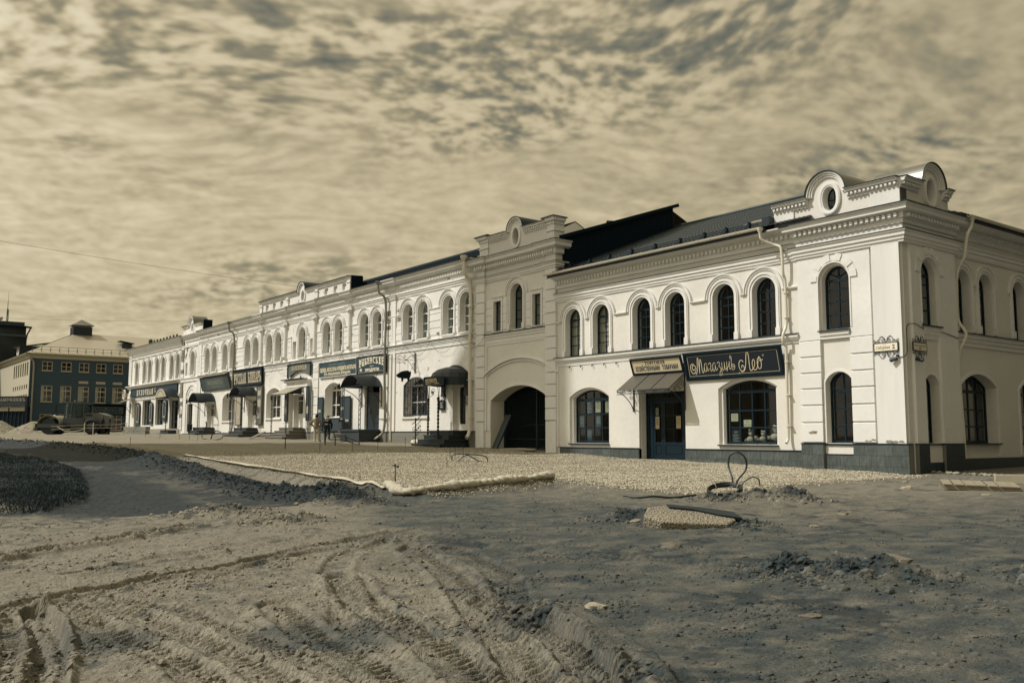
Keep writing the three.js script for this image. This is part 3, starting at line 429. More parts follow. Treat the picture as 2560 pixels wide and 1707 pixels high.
// ---------- gateway house ----------
const oldJoints = [7.33, 7.74, 8.15, 8.56, 8.90];
{
  const B = thing('gateway_building', 'tall cream gateway house with wide carriage arch, round gable and iron gate', 'building');
  const g1 = { cx: -20.42, hw: 2.38, yb: 0.6, ys: 3.45, rise: 0.72 }, w1 = { cx: -20.6, hw: 0.5 }, sw = [-22.22, -18.98];
  obj('wall', poly(rect(-24.0, -17.46, 0.6, 11.1), [archPts(g1.cx, g1.hw, g1.yb, g1.ys, g1.rise, 24), archPts(w1.cx, w1.hw, 7.02, 8.82, 0.5, 20), ...sw.map((c) => rect(c - 0.32, c + 0.32, 7.05, 8.60))], -0.85, 0), M.wall, B);
  const pj = [2.38, 2.95, 3.52, 4.09, 4.66, 5.23, 5.80, 6.37, 6.94, 7.51, 8.08, 8.65, 9.2, 9.74];
  for (const [a, b] of [[-24.02, -23.27], [-18.22, -17.44]]) { obj('pier', bx(a + 0.01, b - 0.01, 0.7, 2.36, 0, 0.11), M.trim, B); blocks(B, a, b, pj, 0, 0.12, M.trim); obj('pier_cap', bx(a + 0.02, b - 0.02, 10.06, 10.42, 0, 0.10), M.trim, B); }
  // inner frame of the arch field
  obj('field_frame', [bx(-23.27, -23.12, 1.92, 6.35, 0, 0.06), bx(-23.06, -22.92, 1.92, 3.3, 0, 0.03)], M.trim, B);
  obj('arch_hood', [archBand(-20.4, 2.86, 0.72, 4.62, 4.66, 0.10, 0, 0.07, 26), archBand(-20.4, 2.97, 0.81, 4.66, 4.70, 0.08, 0, 0.14, 26)], M.trim, B);
  obj('arch_edge', archBand(g1.cx, g1.hw + 0.004, g1.rise, 1.9, g1.ys, 0.16, 0, 0.02, 26), M.trim, B);
  obj('sill_cornice', sweep([[0, 6.32], [0.03, 6.32], [0.03, 6.42], [0.05, 6.44], [0.05, 6.62], [0.10, 6.66], [0.10, 6.74], [0.15, 6.78], [0.15, 6.88], [0, 6.9]], [[-23.27, 0], [-18.22, 0]]), M.trim, B);
  obj('sill_flashing', sweep([[0, 6.902], [0.2, 6.89], [0.2, 6.92], [0, 6.95]], [[-23.27, 0], [-18.22, 0]]), M.flash, B);
  addWindow(B, { cx: w1.cx, hw: w1.hw, yb: 7.02, ys: 8.82, rise: 0.5, z: -0.3, cols: 2, bars: [7.55, 8.02, 8.62], wideBars: [8.62], fw: 0.07, mw: 0.05, fan: true });
  surround(B, w1.cx, w1.hw, 7.0, 8.82, 0.92, same, M.trim);
  for (const c of sw) { addWindow(B, { cx: c, hw: 0.32, yb: 7.05, ys: 8.60, rise: 0, z: -0.14, cols: 1, bars: [7.55, 8.07], fw: 0.05, mw: 0.035 }); obj('window_surround', [poly(rect(c - 0.44, c + 0.44, 7.0, 8.80), [rect(c - 0.325, c + 0.325, 7.04, 8.60)], 0, 0.05), bx(c - 0.46, c + 0.46, 8.80, 8.86, 0, 0.10)], M.trim, B); }
  for (const [a, b] of [[-21.75, -21.42], [-19.78, -19.46], [-23.2, -22.68], [-18.5, -18.24]]) blocks(B, a, b, [7.05, 7.46, 7.87, 8.28, 8.70], 0, 0.03, M.trim, same, 'wall_block');
  const path = [[-24.06, -0.5], [-24.06, 0.12], [-23.22, 0.12], [-23.22, 0.02], [-18.27, 0.02], [-18.27, 0.12], [-17.40, 0.12], [-17.40, -0.6]];
  obj('architrave', sweep([[-0.1, 9.70], [0.04, 9.70], [0.04, 9.78], [0.09, 9.80], [0.09, 9.90], [0.16, 9.95], [0.16, 9.99], [-0.1, 10.02]], path), M.trim, B);
  obj('architrave_flashing', sweep([[-0.1, 10.022], [0.18, 9.99], [0.18, 10.01], [-0.1, 10.05]], path), M.flash, B);
  obj('cornice', sweep([[-0.1, 10.36], [0.05, 10.36], [0.05, 10.40], [0.08, 10.40], [0.08, 10.62], [0.24, 10.66], [0.32, 10.72], [0.32, 10.86], [0.42, 10.93], [0.42, 10.97], [-0.1, 10.98]], path), M.trim, B);
  obj('cornice_flashing', sweep([[-0.3, 10.985], [0.45, 10.97], [0.45, 10.995], [-0.3, 11.06]], path), M.flash, B);
  stuff(obj('dentil_course', [dentils(-24.0, -23.25, 10.43, 10.60, 0.19, 0.30, 0.09, 0.08), dentils(-23.2, -18.3, 10.43, 10.60, 0.09, 0.22, 0.09, 0.08), dentils(-18.25, -17.45, 10.43, 10.60, 0.19, 0.30, 0.09, 0.08)], M.trim, B));
  // parapet
  const gx = -20.66, pts = [[-23.78, 10.98], [-17.62, 10.98], [-17.62, 12.1]]; for (let i = 0; i <= 18; i++) { const a = Math.PI * i / 18; pts.push([gx + 0.66 * Math.cos(a), 12.08 + 0.66 * Math.sin(a)]); } pts.push([-23.78, 12.1]);
  const ov = (rx, ry) => { const p = []; for (let i = 0; i < 24; i++) { const a = i / 24 * 6.2832; p.push([gx + rx * Math.cos(a), 11.75 + ry * Math.sin(a)]); } return p; };
  obj('parapet_wall', poly(pts, [ov(0.25, 0.44)], -0.6, 0), M.wall, B);
  obj('oculus_surround', poly(ov(0.40, 0.60), [ov(0.255, 0.445)], 0, 0.06), M.trim, B);
  const ow = obj('oculus_window', [poly(ov(0.248, 0.438), [ov(0.20, 0.39)], -0.35, -0.31), bx(gx - 0.015, gx + 0.015, 11.35, 12.15, -0.35, -0.315)], M.frame, B); obj('pane', flat(ov(0.2, 0.39), -0.33), M.glass, ow);
  obj('gable_moulding', [archBand(gx, 0.52, 0.52, 12.05, 12.08, 0.06, 0, 0.06, 22), archBand(gx, 0.59, 0.59, 12.05, 12.08, 0.07, 0, 0.13, 22)], M.trim, B);
  obj('barrel_roof', archBand(gx, 0.665, 0.665, 12.05, 12.08, 0.03, -2.6, 0.16, 24), M.flash, B);
  for (const [a, b] of [[-23.0, gx - 0.68], [gx + 0.68, -18.15]]) { obj('parapet_cornice', sweep([[0, 11.78], [0.05, 11.78], [0.05, 11.84], [0.08, 11.86], [0.08, 11.96], [0.18, 11.99], [0.18, 12.06], [0.24, 12.10], [-0.3, 12.12]], [[a, 0], [b, 0]]), M.trim, B); obj('parapet_flashing', sweep([[-0.6, 12.13], [0.27, 12.10], [0.27, 12.125], [-0.6, 12.17]], [[a, 0], [b, 0]]), M.flash, B); stuff(obj('dentil_course', dentils(a, b, 11.87, 11.95, 0.07, 0.15, 0.07, 0.07), M.trim, B)); }
  for (const [a, b] of [[-23.80, -23.05], [-18.12, -17.60]]) {
    const pp = [[a, -0.58], [a, 0.05], [b, 0.05], [b, -0.58]];
    obj('parapet_pier', [bx(a, b, 10.99, 11.9, -0.6, 0.05), sweep([[0, 11.50], [0.05, 11.52], [0.05, 11.58], [0, 11.60]], pp), sweep([[0, 11.86], [0.05, 11.86], [0.05, 11.98], [0.16, 12.02], [0.16, 12.12], [0.22, 12.16], [0, 12.18]], pp), bx(a - 0.1, b + 0.1, 12.14, 12.18, -0.6, 0.2)], M.oldTrim, B);
    obj('parapet_flashing', bx(a - 0.24, b + 0.24, 12.185, 12.215, -0.65, 0.30), M.flash, B);
    obj('pier_niche', [bx((a + b) / 2 - 0.13, (a + b) / 2 + 0.13, 11.20, 11.42, 0.05, 0.062)], M.oldWall, B);
  }
  // roof behind, with the dark sheet-metal fire wall over the neighbour
  obj('fire_wall', [(() => { const g = plain(poly([[0.35, 9.5], [8.0, 9.5], [8.0, 13.85], [0.35, 11.22]], null, -0.3, 0)); g.rotateY(Math.PI / 2); g.translate(-17.30, 0, 0); return g; })(), ...[...Array(40).keys()].map((i) => { const s = 0.45 + i * 0.19; return bx(-17.30, -17.285, 9.5, 11.22 + (s - 0.35) * 0.3437, -s - 0.05, -s); })], M.black, B);
  obj('fire_wall_cap', slab([-17.62, 11.30, -0.25], [-17.12, 11.30, -0.25], [-17.12, 14.05, -8.25], [-17.62, 14.05, -8.25], 0.18), M.black, B);
  obj('roof', [quad([-24, 11.0, -0.55], [-17.4, 11.0, -0.55], [-17.4, 13.7, -8], [-24, 13.7, -8]), quad([-17.4, 13.7, -8], [-17.4, 10.5, -16], [-24, 10.5, -16], [-24, 13.7, -8])], M.zinc, B);
  obj('dormer', [(() => { const g = plain(poly([[0, 0], [1.2, 0], [0.6, 0.35]], null, -0.9, 0.9)); g.rotateY(-0.4); g.translate(-19.6, 12.75, -6.2); return g; })()], M.black, B);
  // the passage through the house
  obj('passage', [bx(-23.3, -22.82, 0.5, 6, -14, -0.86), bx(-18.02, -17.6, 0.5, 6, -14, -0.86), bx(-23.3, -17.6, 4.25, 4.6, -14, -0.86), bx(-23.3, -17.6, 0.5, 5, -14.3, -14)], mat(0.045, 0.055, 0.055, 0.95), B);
  obj('interior', [bx(-23.9, -17.5, 6.5, 6.7, -6, -0.86), bx(-23.9, -17.5, 6.5, 10.5, -6.2, -6), bx(-23.9, -17.5, 10.3, 10.5, -6, -0.86), bx(-23.95, -23.8, 6.5, 10.5, -6, -0.86), bx(-17.6, -17.5, 6.5, 10.5, -6, -0.86)], M.room, B);
  obj('side_wall', [bx(-24.0, -23.5, 0.6, 11, -12, -0.86), bx(-17.75, -17.62, 4.8, 11, -12, -0.86)], M.wall, B);
}
// iron gate in the carriage arch
{
  const G = thing('iron_gate', 'black double-leaf iron gate with lattice foot inside the carriage arch', 'gate', [0, 0, 0]);
  const z = -0.95, y0 = 0.98, top = (x) => archTop(-20.42, 2.3, 3.4, 0.7, x) - 0.02;
  obj('gate_post', [bx(-20.18, -20.10, y0, top(-20.14), z - 0.04, z + 0.04), bx(-22.76, -22.70, y0, 3.4, z - 0.03, z + 0.03), bx(-18.10, -18.04, y0, 3.4, z - 0.03, z + 0.03)], M.frame, G);
  for (const [a, b] of [[-22.70, -20.18], [-20.10, -18.10]]) {
    const leaf = obj('gate_leaf', [bx(a, b, y0 + 0.02, y0 + 0.08, z - 0.02, z + 0.02), bx(a, b, 1.48, 1.52, z - 0.02, z + 0.02), bx(a, a + 0.05, y0, 2.2, z - 0.02, z + 0.02), bx(b - 0.05, b, y0, 2.2, z - 0.02, z + 0.02)], M.frame, G);
    const arc = (h0, h1, r) => { const p = []; for (let i = 0; i <= 8; i++) { const t = i / 8; p.push([lerp(a, b, t), h0 + (h1 - h0) * Math.sin(t * Math.PI / 2 * (a < -21 ? 1 : 1) + (a < -21 ? 0 : 0)), z]); } if (a > -21) p.forEach((q, i) => { q[1] = h0 + (h1 - h0) * Math.cos(i / 8 * Math.PI / 2); }); return tube(p, r, 16, 5); };
    obj('gate_rail', [arc(1.86, 2.22, 0.022), arc(3.10, 3.75, 0.02), arc(3.25, 3.92, 0.02)], M.frame, leaf);
    const bars = []; for (let x = a + 0.14; x < b - 0.05; x += 0.145) bars.push(bx(x - 0.011, x + 0.011, 1.95, Math.min(top(x) - 0.05, 3.95), z - 0.011, z + 0.011)); obj('gate_bars', bars, M.frame, leaf);
    const lat = []; for (let x = a - 0.4; x < b; x += 0.19) for (const s of [-1, 1]) { const xa = s > 0 ? x : x + 0.34, xb = s > 0 ? x + 0.34 : x, c = (v) => clamp(v, a, b); if (Math.max(xa, xb) > a + 0.05 && Math.min(xa, xb) < b - 0.05) lat.push(bar([c(xa), 1.08, z], [c(xb), 1.48, z], 0.016)); lat.push(bar([c(x), 1.52, z], [c(x + 0.12 * s), 1.95, z], 0.012)); } obj('gate_lattice', lat, M.frame, leaf);
  }
}
// ---------- old trading row ----------
const exposed = mat(0.19, 0.18, 0.145, 0.95);
function column(parent, x, y0, y1, m) {               // engaged half column hanging on a console
  obj('engaged_column', [lathe([[0.19, y0], [0.18, y1 - 0.1], [0.2, y1 - 0.08], [0.24, y1 - 0.02], [0.26, y1]], [x, 0, 0.02], 12), bx(x - 0.28, x + 0.28, y1, y1 + 0.09, 0, 0.3), lathe([[0.03, y0 - 0.28], [0.12, y0 - 0.2], [0.2, y0 - 0.12], [0.27, y0 - 0.08], [0.27, y0]], [x, 0, 0.02], 12)], m, parent);
}
function oldWindow(B, cx, opt = {}) {
  const hw = opt.hw ?? 0.56, yb = opt.yb ?? 7.3, ys = opt.ys ?? 8.91;
  addWindow(B, { cx, hw, yb, ys, rise: hw, z: -0.30, cols: 2, xs: [cx + 0.02], bars: opt.bars ?? [7.75, 8.2, 8.78], wideBars: [8.78, 8.9], fw: 0.05, mw: 0.042, frame: opt.frame ?? M.frameW, panes: 'one', fan: opt.fan ?? true });
  surround(B, cx, hw, yb, ys, 0.95, same, M.oldTrim);
  obj('window_sill', bx(cx - hw - 0.02, cx + hw + 0.04, yb - 0.09, yb - 0.005, -0.34, 0.08), M.oldTrim, B);
}
const oldRs = [-24.58, -26.28, -28.97, -30.64, -34.37, -36.05, -39.69, -41.48, -45.46, -49.71, -51.45, -54.2, -55.9, -59.2, -61.0, -63.6, -65.4];
{
  const B = thing('old_trading_row', 'long weathered white trading row with paired arched windows and small shops below', 'building');
  const up = oldRs.map((r) => r - 0.56);
  const gw = [[-30.24, 1.36, 2.78, 4.62, 0.45], [-40.86, 1.25, 2.9, 4.78, 0.45], [-50.92, 1.36, 3.0, 4.82, 0.45], [-60.45, 1.35, 2.9, 4.8, 0.45]];
  const gd = [[-25.72, 0.62, 1.95, 4.42], [-35.5, 0.95, 2.05, 4.85], [-46.3, 0.92, 2.25, 4.6], [-55.1, 0.9, 2.3, 4.55], [-64.75, 0.85, 2.4, 4.5]];
  const holes = [...up.map((c) => archPts(c, 0.56, 7.3, 8.91, 0.56, 18)), ...gw.map((w) => archPts(w[0], w[1], w[2], w[3], w[4], 16)), ...gd.map((d) => rect(d[0] - d[1], d[0] + d[1], d[2], d[3])), rect(-47.72, -47.1, 7.25, 8.55), rect(-44.75, -44.15, 7.25, 8.55)];
  obj('wall', poly(rect(-68.05, -24.01, 0.8, 11.3), holes, -0.6, 0), M.oldWall, B);
  for (const c of up) oldWindow(B, c);
  for (const [a, b] of [[-47.74, -47.08], [-44.77, -44.13]]) obj('blind_niche_back', bx(a, b, 7.2, 8.6, -0.42, -0.2), M.oldWall, B);
  // imposts and rusticated blocks between the windows
  const cols = [-38.57, -43.83, -48.88, -53.51], xs = [...up].sort((a, b) => a - b), impP = [[0, 8.78], [0.04, 8.78], [0.04, 8.84], [0.09, 8.88], [0.09, 8.93], [0, 8.95]];
  const edges = [[-68.0, xs[0]], ...xs.slice(1).map((x, i) => [xs[i], x]), [xs[xs.length - 1], -24.05]];
  for (const [l, r] of edges) {
    let a = l === -68.0 ? l : l + 0.76, b = r === -24.05 ? r : r - 0.76; const cut = [a];
    for (const c of cols) if (c > a && c < b) cut.push(c - 0.3, c + 0.3); if (a < -47.72 && b > -47.1) cut.push(-47.9, -46.95); if (a < -44.75 && b > -44.15) cut.push(-44.9, -44.14); cut.push(b); cut.sort((p, q) => p - q);
    for (let i = 0; i < cut.length - 1; i += 2) { if (cut[i + 1] - cut[i] < 0.1) continue; const bare = cut[i] < -32 && cut[i + 1] > -33; blocks(B, cut[i], cut[i + 1], bare ? oldJoints.slice(0, 3) : oldJoints, 0, 0.035, M.oldTrim, same, 'wall_block'); if (cut[i + 1] - cut[i] > 0.25) obj('impost', sweep(impP, [[cut[i], 0], [cut[i + 1], 0]]), M.oldTrim, B); }
  }
  for (const c of cols) column(B, c, 7.5, 9.85, M.oldTrim);
  // cornices; the middle part stands forward a little, and over every column the mouldings break out
  const brk = [-68.06]; const path = [[-68.06, 0]]; for (const c of [...cols].sort((a, b) => a - b)) path.push([c - 0.32, 0], [c - 0.32, 0.1], [c + 0.32, 0.1], [c + 0.32, 0]); path.push([-33.2, 0], [-33.2, 0.08], [-32.6, 0.08], [-32.6, 0], [-24.02, 0]);
  obj('string_course', sweep([[0, 6.62], [0.05, 6.62], [0.05, 6.80], [0.03, 6.82], [0.07, 6.86], [0.05, 6.9], [0.09, 6.94], [0.07, 6.98], [0.12, 7.02], [0.12, 7.07], [0, 7.10]], [[-68.05, 0], [-24.02, 0]]), M.oldTrim, B);
  obj('sill_flashing', sweep([[0, 7.102], [0.17, 7.08], [0.17, 7.10], [0, 7.14]], [[-68.05, 0], [-24.02, 0]]), M.oldTrim, B);
  obj('architrave', sweep([[0, 9.93], [0.05, 9.93], [0.05, 10.02], [0.10, 10.06], [0.10, 10.13], [0.15, 10.17], [0.15, 10.20], [0, 10.23]], path), M.oldTrim, B);
  obj('cornice', sweep([[0, 10.50], [0.06, 10.50], [0.06, 10.52], [0.09, 10.52], [0.09, 10.74], [0.20, 10.77], [0.28, 10.83], [0.40, 10.93], [0.40, 11.03], [0.50, 11.10], [0.50, 11.14], [0, 11.16]], path), M.oldTrim, B);
  stuff(obj('dentil_course', dentils(-68.0, -24.1, 10.54, 10.72, 0.085, 0.185, 0.085, 0.085), M.oldTrim, B));
  // attic of the middle part
  const gx = -46.2, pts = [[-54.1, 11.1], [-38.62, 11.1], [-38.62, 12.2]]; for (let i = 0; i <= 16; i++) { const a = Math.PI * i / 16; pts.push([gx + 0.72 * Math.cos(a), 12.16 + 0.66 * Math.sin(a)]); } pts.push([-54.1, 12.2]);
  const ov = (rx, ry) => { const p = []; for (let i = 0; i < 22; i++) { const a = i / 22 * 6.2832; p.push([gx + 0.12 + rx * Math.cos(a), 11.78 + ry * Math.sin(a)]); } return p; };
  const nich = [-53.0, -51.6, -50.2, -42.6, -41.2, -39.9].map((x) => rect(x, x + 0.55, 11.4, 11.85));
  obj('attic_wall', poly(pts, [ov(0.26, 0.40), ...nich], -0.5, 0), M.oldWall, B);
  for (const n of nich) obj('niche_back', bx(n[0][0] - 0.01, n[1][0] + 0.01, 11.38, 11.87, -0.3, -0.14), M.oldWall, B);
  obj('oculus_surround', poly(ov(0.40, 0.55), [ov(0.265, 0.405)], 0, 0.06), M.oldTrim, B); obj('oculus_back', bx(gx - 0.3, gx + 0.5, 11.3, 12.3, -0.4, -0.36), M.dark, B);
  obj('gable_moulding', [archBand(gx, 0.5, 0.5, 12.1, 12.12, 0.09, 0, 0.06, 20), archBand(gx, 0.6, 0.6, 12.1, 12.12, 0.08, 0, 0.14, 20)], M.oldTrim, B);
  obj('barrel_roof', archBand(gx, 0.7, 0.7, 12.1, 12.12, 0.03, -2.2, 0.18, 20), M.flash, B);
  for (const [a, b] of [[-54.1, gx - 0.72], [gx + 0.72, -38.6]]) { obj('attic_cornice', sweep([[0, 11.95], [0.05, 11.95], [0.05, 12.05], [0.12, 12.1], [0.12, 12.15], [0.2, 12.2], [-0.4, 12.22]], [[a, 0], [b, 0]]), M.oldTrim, B); obj('attic_flashing', sweep([[-0.8, 12.26], [0.25, 12.22], [0.25, 12.25], [-0.8, 12.32]], [[a, 0], [b, 0]]), M.flash, B); stuff(obj('dentil_course', dentils(a, b, 12.0, 12.08, 0.05, 0.11, 0.08, 0.08), M.oldTrim, B)); }
  for (const x of [-53.8, -48.75, -43.75, -38.85]) obj('attic_pier', [bx(x - 0.22, x + 0.22, 11.1, 11.96, 0, 0.09), bx(x - 0.27, x + 0.27, 11.80, 11.86, 0, 0.14)], M.oldTrim, B);
  obj('attic_side', [bx(-38.62, -38.56, 11.1, 12.28, -0.85, 0.02), bx(-54.16, -54.1, 11.1, 12.28, -0.85, 0.02), bx(-54.1, -38.6, 11.1, 12.2, -0.85, -0.52)], M.black, B);
  obj('attic_top', [bx(-54.1, gx - 0.72, 12.2, 12.23, -0.85, -0.4), bx(gx + 0.72, -38.56, 12.2, 12.23, -0.85, -0.4)], M.flash, B);
  // roof: worn tin along the eaves, dark sheet above
  const tin = mat(0.16, 0.16, 0.14, 0.5, { metalness: 0.4, map: oldTone });
  obj('eave_tin', [slab([-68.05, 11.16, 0.55], [-24.05, 11.16, 0.55], [-24.05, 11.50, -0.6], [-68.05, 11.50, -0.6], 0.03)], tin, B);
  obj('roof', [slab([-68.05, 11.52, -0.62], [-54.2, 11.52, -0.62], [-54.2, 14.2, -7], [-68.05, 14.2, -7], 0.05)], mat(0.24, 0.235, 0.2, 0.5, { metalness: 0.3 }), B);
  obj('roof_sheet', [slab([-54.2, 11.52, -0.62], [-24.05, 11.52, -0.62], [-24.05, 14.2, -7], [-54.2, 14.2, -7], 0.05), bx(-43.5, -24.1, 11.5, 11.95, -1.3, -1.0), slab([-68.05, 14.2, -7], [-24.05, 14.2, -7], [-24.05, 10.9, -14], [-68.05, 10.9, -14], 0.05)], M.black, B);
  obj('gable_end', [(() => { const g = plain(poly([[0.6, 10.9], [14, 10.9], [7, 14.15]], null, -0.3, 0)); g.rotateY(Math.PI / 2); g.translate(-24.06, 0, 0); return g; })()], M.oldWall, B);
  obj('rear_wall', bx(-68, -24, 0.8, 11, -14.2, -14), M.oldWall, B);
  obj('interior', [bx(-68, -24.1, 6.55, 6.75, -5, -0.62), bx(-68, -24.1, 1.8, 1.95, -5, -0.62), bx(-68, -24.1, 10.4, 10.6, -5, -0.62), bx(-68, -24.1, 1.8, 10.6, -5.2, -5), ...[-67.9, -57.5, -52.8, -48, -43.9, -38.2, -32.8, -27.6, -24.3].map((x) => bx(x, x + 0.15, 1.9, 10.5, -5, -0.62))], M.roomBright, B);
  // plinth: rough render below a thin ledge
  obj('plinth', bx(-68.05, -24.02, 0.7, 1.88, -0.1, 0.05), mat(0.2, 0.195, 0.165, 0.95, { map: oldTone, bumpMap: bumpGrain, bumpScale: 0.02 }), B);
  obj('plinth_ledge', bx(-68.05, -24.02, 1.882, 1.92, -0.02, 0.08), M.flash, B);
  // ground-floor windows
  gw.forEach(([cx, hw, yb, ys, rise], i) => {
    addWindow(B, { cx, hw, yb, ys, rise, z: -0.48, cols: 3, xs: [cx - hw * 0.45, cx + hw * 0.35], bars: [yb + 0.85, ys - 0.02], wideBars: [ys - 0.02], fw: 0.08, mw: 0.07, frame: M.frameW, panes: true });
    obj('window_surround', archBand(cx, hw + 0.005, rise, i ? yb : yb, ys, 0.14, 0, 0.03), M.oldTrim, B);
    obj('window_sill', bx(cx - hw - 0.15, cx + hw + 0.15, yb - 0.12, yb - 0.04, -0.4, 0.1), M.oldTrim, B);
  });
  // ground-floor doors
  const doorMs = [M.frame, mat(0.008, 0.022, 0.032, 0.5), M.frameW, M.frameW, M.frameW];
  gd.forEach(([cx, hw, yb, ys], i) => {
    const z = i === 1 ? -0.15 : -0.3, d = obj('door', [poly(rect(cx - hw + 0.003, cx + hw - 0.003, yb, ys - 0.003), [rect(cx - hw + 0.09, cx + hw - 0.09, yb + 0.05, ys - 0.09)], z - 0.08, z), ...(i === 1 ? [bx(cx - hw + 0.09, cx + hw - 0.09, 2.1, 4.3, z - 0.06, z - 0.02), bx(cx - hw + 0.05, cx + hw - 0.05, 4.3, 4.38, z - 0.06, z + 0.02)] : i === 0 ? [bx(cx - hw + 0.09, cx + hw - 0.09, yb + 0.05, yb + 0.35, z - 0.06, z - 0.01), bx(cx - hw + 0.09, cx - hw + 0.26, yb, ys - 0.08, z - 0.06, z - 0.006), bx(cx + hw - 0.26, cx + hw - 0.09, yb, ys - 0.08, z - 0.06, z - 0.006)] : [bx(cx - 0.04, cx + 0.04, yb, ys - 0.05, z - 0.07, z - 0.01), bx(cx - hw + 0.05, cx + hw - 0.05, yb + 0.05, yb + 0.95, z - 0.06, z - 0.02), bx(cx - hw + 0.05, cx + hw - 0.05, yb + 0.9, yb + 1.0, z - 0.065, z - 0.012), bx(cx - hw + 0.05, cx + hw - 0.05, ys - 0.45, ys - 0.38, z - 0.065, z - 0.012)])], i === 0 ? M.frameW : doorMs[i], B);
    if (i !== 1) obj('pane', flat(rect(cx - hw + 0.1, cx + hw - 0.1, yb + 0.4, ys - 0.1), z - 0.045), M.glass, d);
    if (i === 0) obj('door_grille', [...[...Array(7).keys()].map((k) => bar([cx - 0.33 + k * 0.11, yb + 0.4, z + 0.01], [cx - 0.33 + k * 0.11, ys - 0.15, z + 0.01], 0.018)), tube([[cx - 0.3, ys - 0.4, z + 0.02], [cx, ys - 0.15, z + 0.02], [cx + 0.3, ys - 0.4, z + 0.02], [cx, ys - 0.75, z + 0.02]], 0.015, 24, 5, true)], M.iron, d);
    else obj('door_handle', [bar([cx - hw * 0.5, yb + 1.0, z + 0.04], [cx - hw * 0.5, yb + 1.35, z + 0.04], 0.03), bar([cx - hw * 0.5, yb + 1.05, z - 0.02], [cx - hw * 0.5, yb + 1.05, z + 0.04], 0.02), bar([cx - hw * 0.5, yb + 1.3, z - 0.02], [cx - hw * 0.5, yb + 1.3, z + 0.04], 0.02)], M.zinc, d);
  });
  // rusticated ground-floor pilasters
  const pj = [1.95, 2.55, 3.15, 3.75, 4.35, 4.95, 5.55, 6.05, 6.6];
  blocks(B, -43.98, -43.15, pj, 0, 0.08, M.oldTrim); blocks(B, -49.1, -48.25, pj, 0, 0.08, M.oldTrim);
  for (const s of [0, 1]) obj('pilaster_strip', bx(-68.05 + s * 34.9, -67.5 + s * 34.9, 1.93, 9.9, 0, 0.07), M.oldTrim, B);
  // timber doorcase with entablature at the fourth shop
  obj('doorcase', [bx(-48.15, -47.55, 2.2, 5.15, 0, 0.25), bx(-45.05, -44.45, 2.2, 5.15, 0, 0.25), bx(-48.25, -44.35, 5.15, 5.3, 0, 0.32), sweep([[0, 5.3], [0.2, 5.3], [0.2, 5.48], [0.35, 5.55], [0.5, 5.62], [0, 5.66]], [[-48.2, 0], [-44.4, 0]])], M.oldTrim, B);
  obj('doorcase_flashing', bx(-48.3, -45.0, 5.67, 5.74, 0, 0.62), M.flash, B);
  // bare brick where the plaster has fallen
  const br = rng(9), bricks = []; for (let r = 0; r < 17; r++) for (let c = 0; c < 9; c++) { const y = 8.02 + r * 0.077, x = -33.95 + c * 0.262 + (r % 2) * 0.131; if (x > -32.0 || (y > 8.35 && y < 8.52) || br() < 0.12 || (y < 8.4 && x > -33.0 + br() * 0.5)) continue; if (x > -33.25 && x < -32.55) continue; bricks.push(bx(x, x + 0.25, y, y + 0.065, 0, 0.012 + 0.014 * br())); } stuff(obj('exposed_bricks', bricks, exposed, B));
  const rr = rng(31); for (let i = 0; i < 26; i++) { const x = -67 + rr() * 42, y = rr() < 0.5 ? 9.9 + rr() * 1.1 : 7.4 + rr() * 1.4, r = 0.06 + rr() * 0.16, p = []; let ok = true; for (const c of up) if (Math.abs(x - c) < 0.95 && y < 10) ok = false; if (!ok) continue; for (let k = 0; k < 9; k++) { const a = k / 9 * 6.283, q = r * (0.5 + 0.8 * rr()); p.push([x + q * Math.cos(a) * 1.5, y + q * Math.sin(a) * 0.6]); } obj('bare_patch', poly(p, null, 0.0, y > 10.3 && y < 10.5 ? 0.004 : 0.038), exposed, B); }
  // rain pipes
  obj('downpipe', [lathe([[0.07, -0.3], [0.08, -0.22], [0.2, -0.06], [0.2, 0.08]], [-24.45, 11.2, 0.62], 12), tube([[-24.45, 10.95, 0.62], [-24.44, 10.3, 0.56], [-24.42, 10.0, 0.3], [-24.42, 9.7, 0.22], [-24.42, 6, 0.22], [-24.4, 2.0, 0.22], [-24.38, 1.75, 0.28], [-24.3, 1.55, 0.48]], 0.1, 60, 10)], M.pipe, B);
  obj('pipe_clip', [4.6, 2.6, 6.6, 8.5].map((y) => bx(-24.53, -24.30, y, y + 0.035, 0, 0.33)), M.pipe, B);
  const gp = (x) => { obj('downpipe', [lathe([[0.05, -0.25], [0.06, -0.18], [0.16, -0.05], [0.16, 0.06]], [x - 0.25, 11.1, 0.6], 10), tube([[x - 0.25, 10.9, 0.6], [x - 0.22, 10.45, 0.55], [x, 10.2, 0.3], [x, 9.9, 0.2], [x, 6, 0.2], [x, 1.95, 0.2], [x - 0.1, 1.7, 0.35], [x - 0.35, 1.45, 0.6]], 0.075, 50, 8)], M.pipeGrey, B); obj('pipe_clip', [4.6, 2.6, 7.2].map((y) => bx(x - 0.09, x + 0.09, y, y + 0.03, 0, 0.29)), M.pipeGrey, B); };
  gp(-33.62); gp(-59.1);
  obj('downpipe', tube([[-32.95, 6.6, 0.1], [-32.95, 4, 0.1], [-32.95, 1.4, 0.1]], 0.05, 10, 7), M.pipe, B);
  // strings of lights and wires along the string course
  const wire = []; for (let x = -67; x < -25; x += 2.75) wire.push(tube([[x, 7.0, 0.16], [x + 0.7, 6.45, 0.18], [x + 1.4, 6.28, 0.18], [x + 2.1, 6.45, 0.18], [x + 2.75, 7.0, 0.16]], 0.009, 12, 4)); wire.push(cyl([-68, 7.02, 0.2], [-24.3, 7.02, 0.2], 0.012, 0.012, 4), cyl([-68, 6.88, 0.16], [-24.3, 6.90, 0.16], 0.009, 0.009, 4));
  obj('light_string', wire, M.iron, B);
}
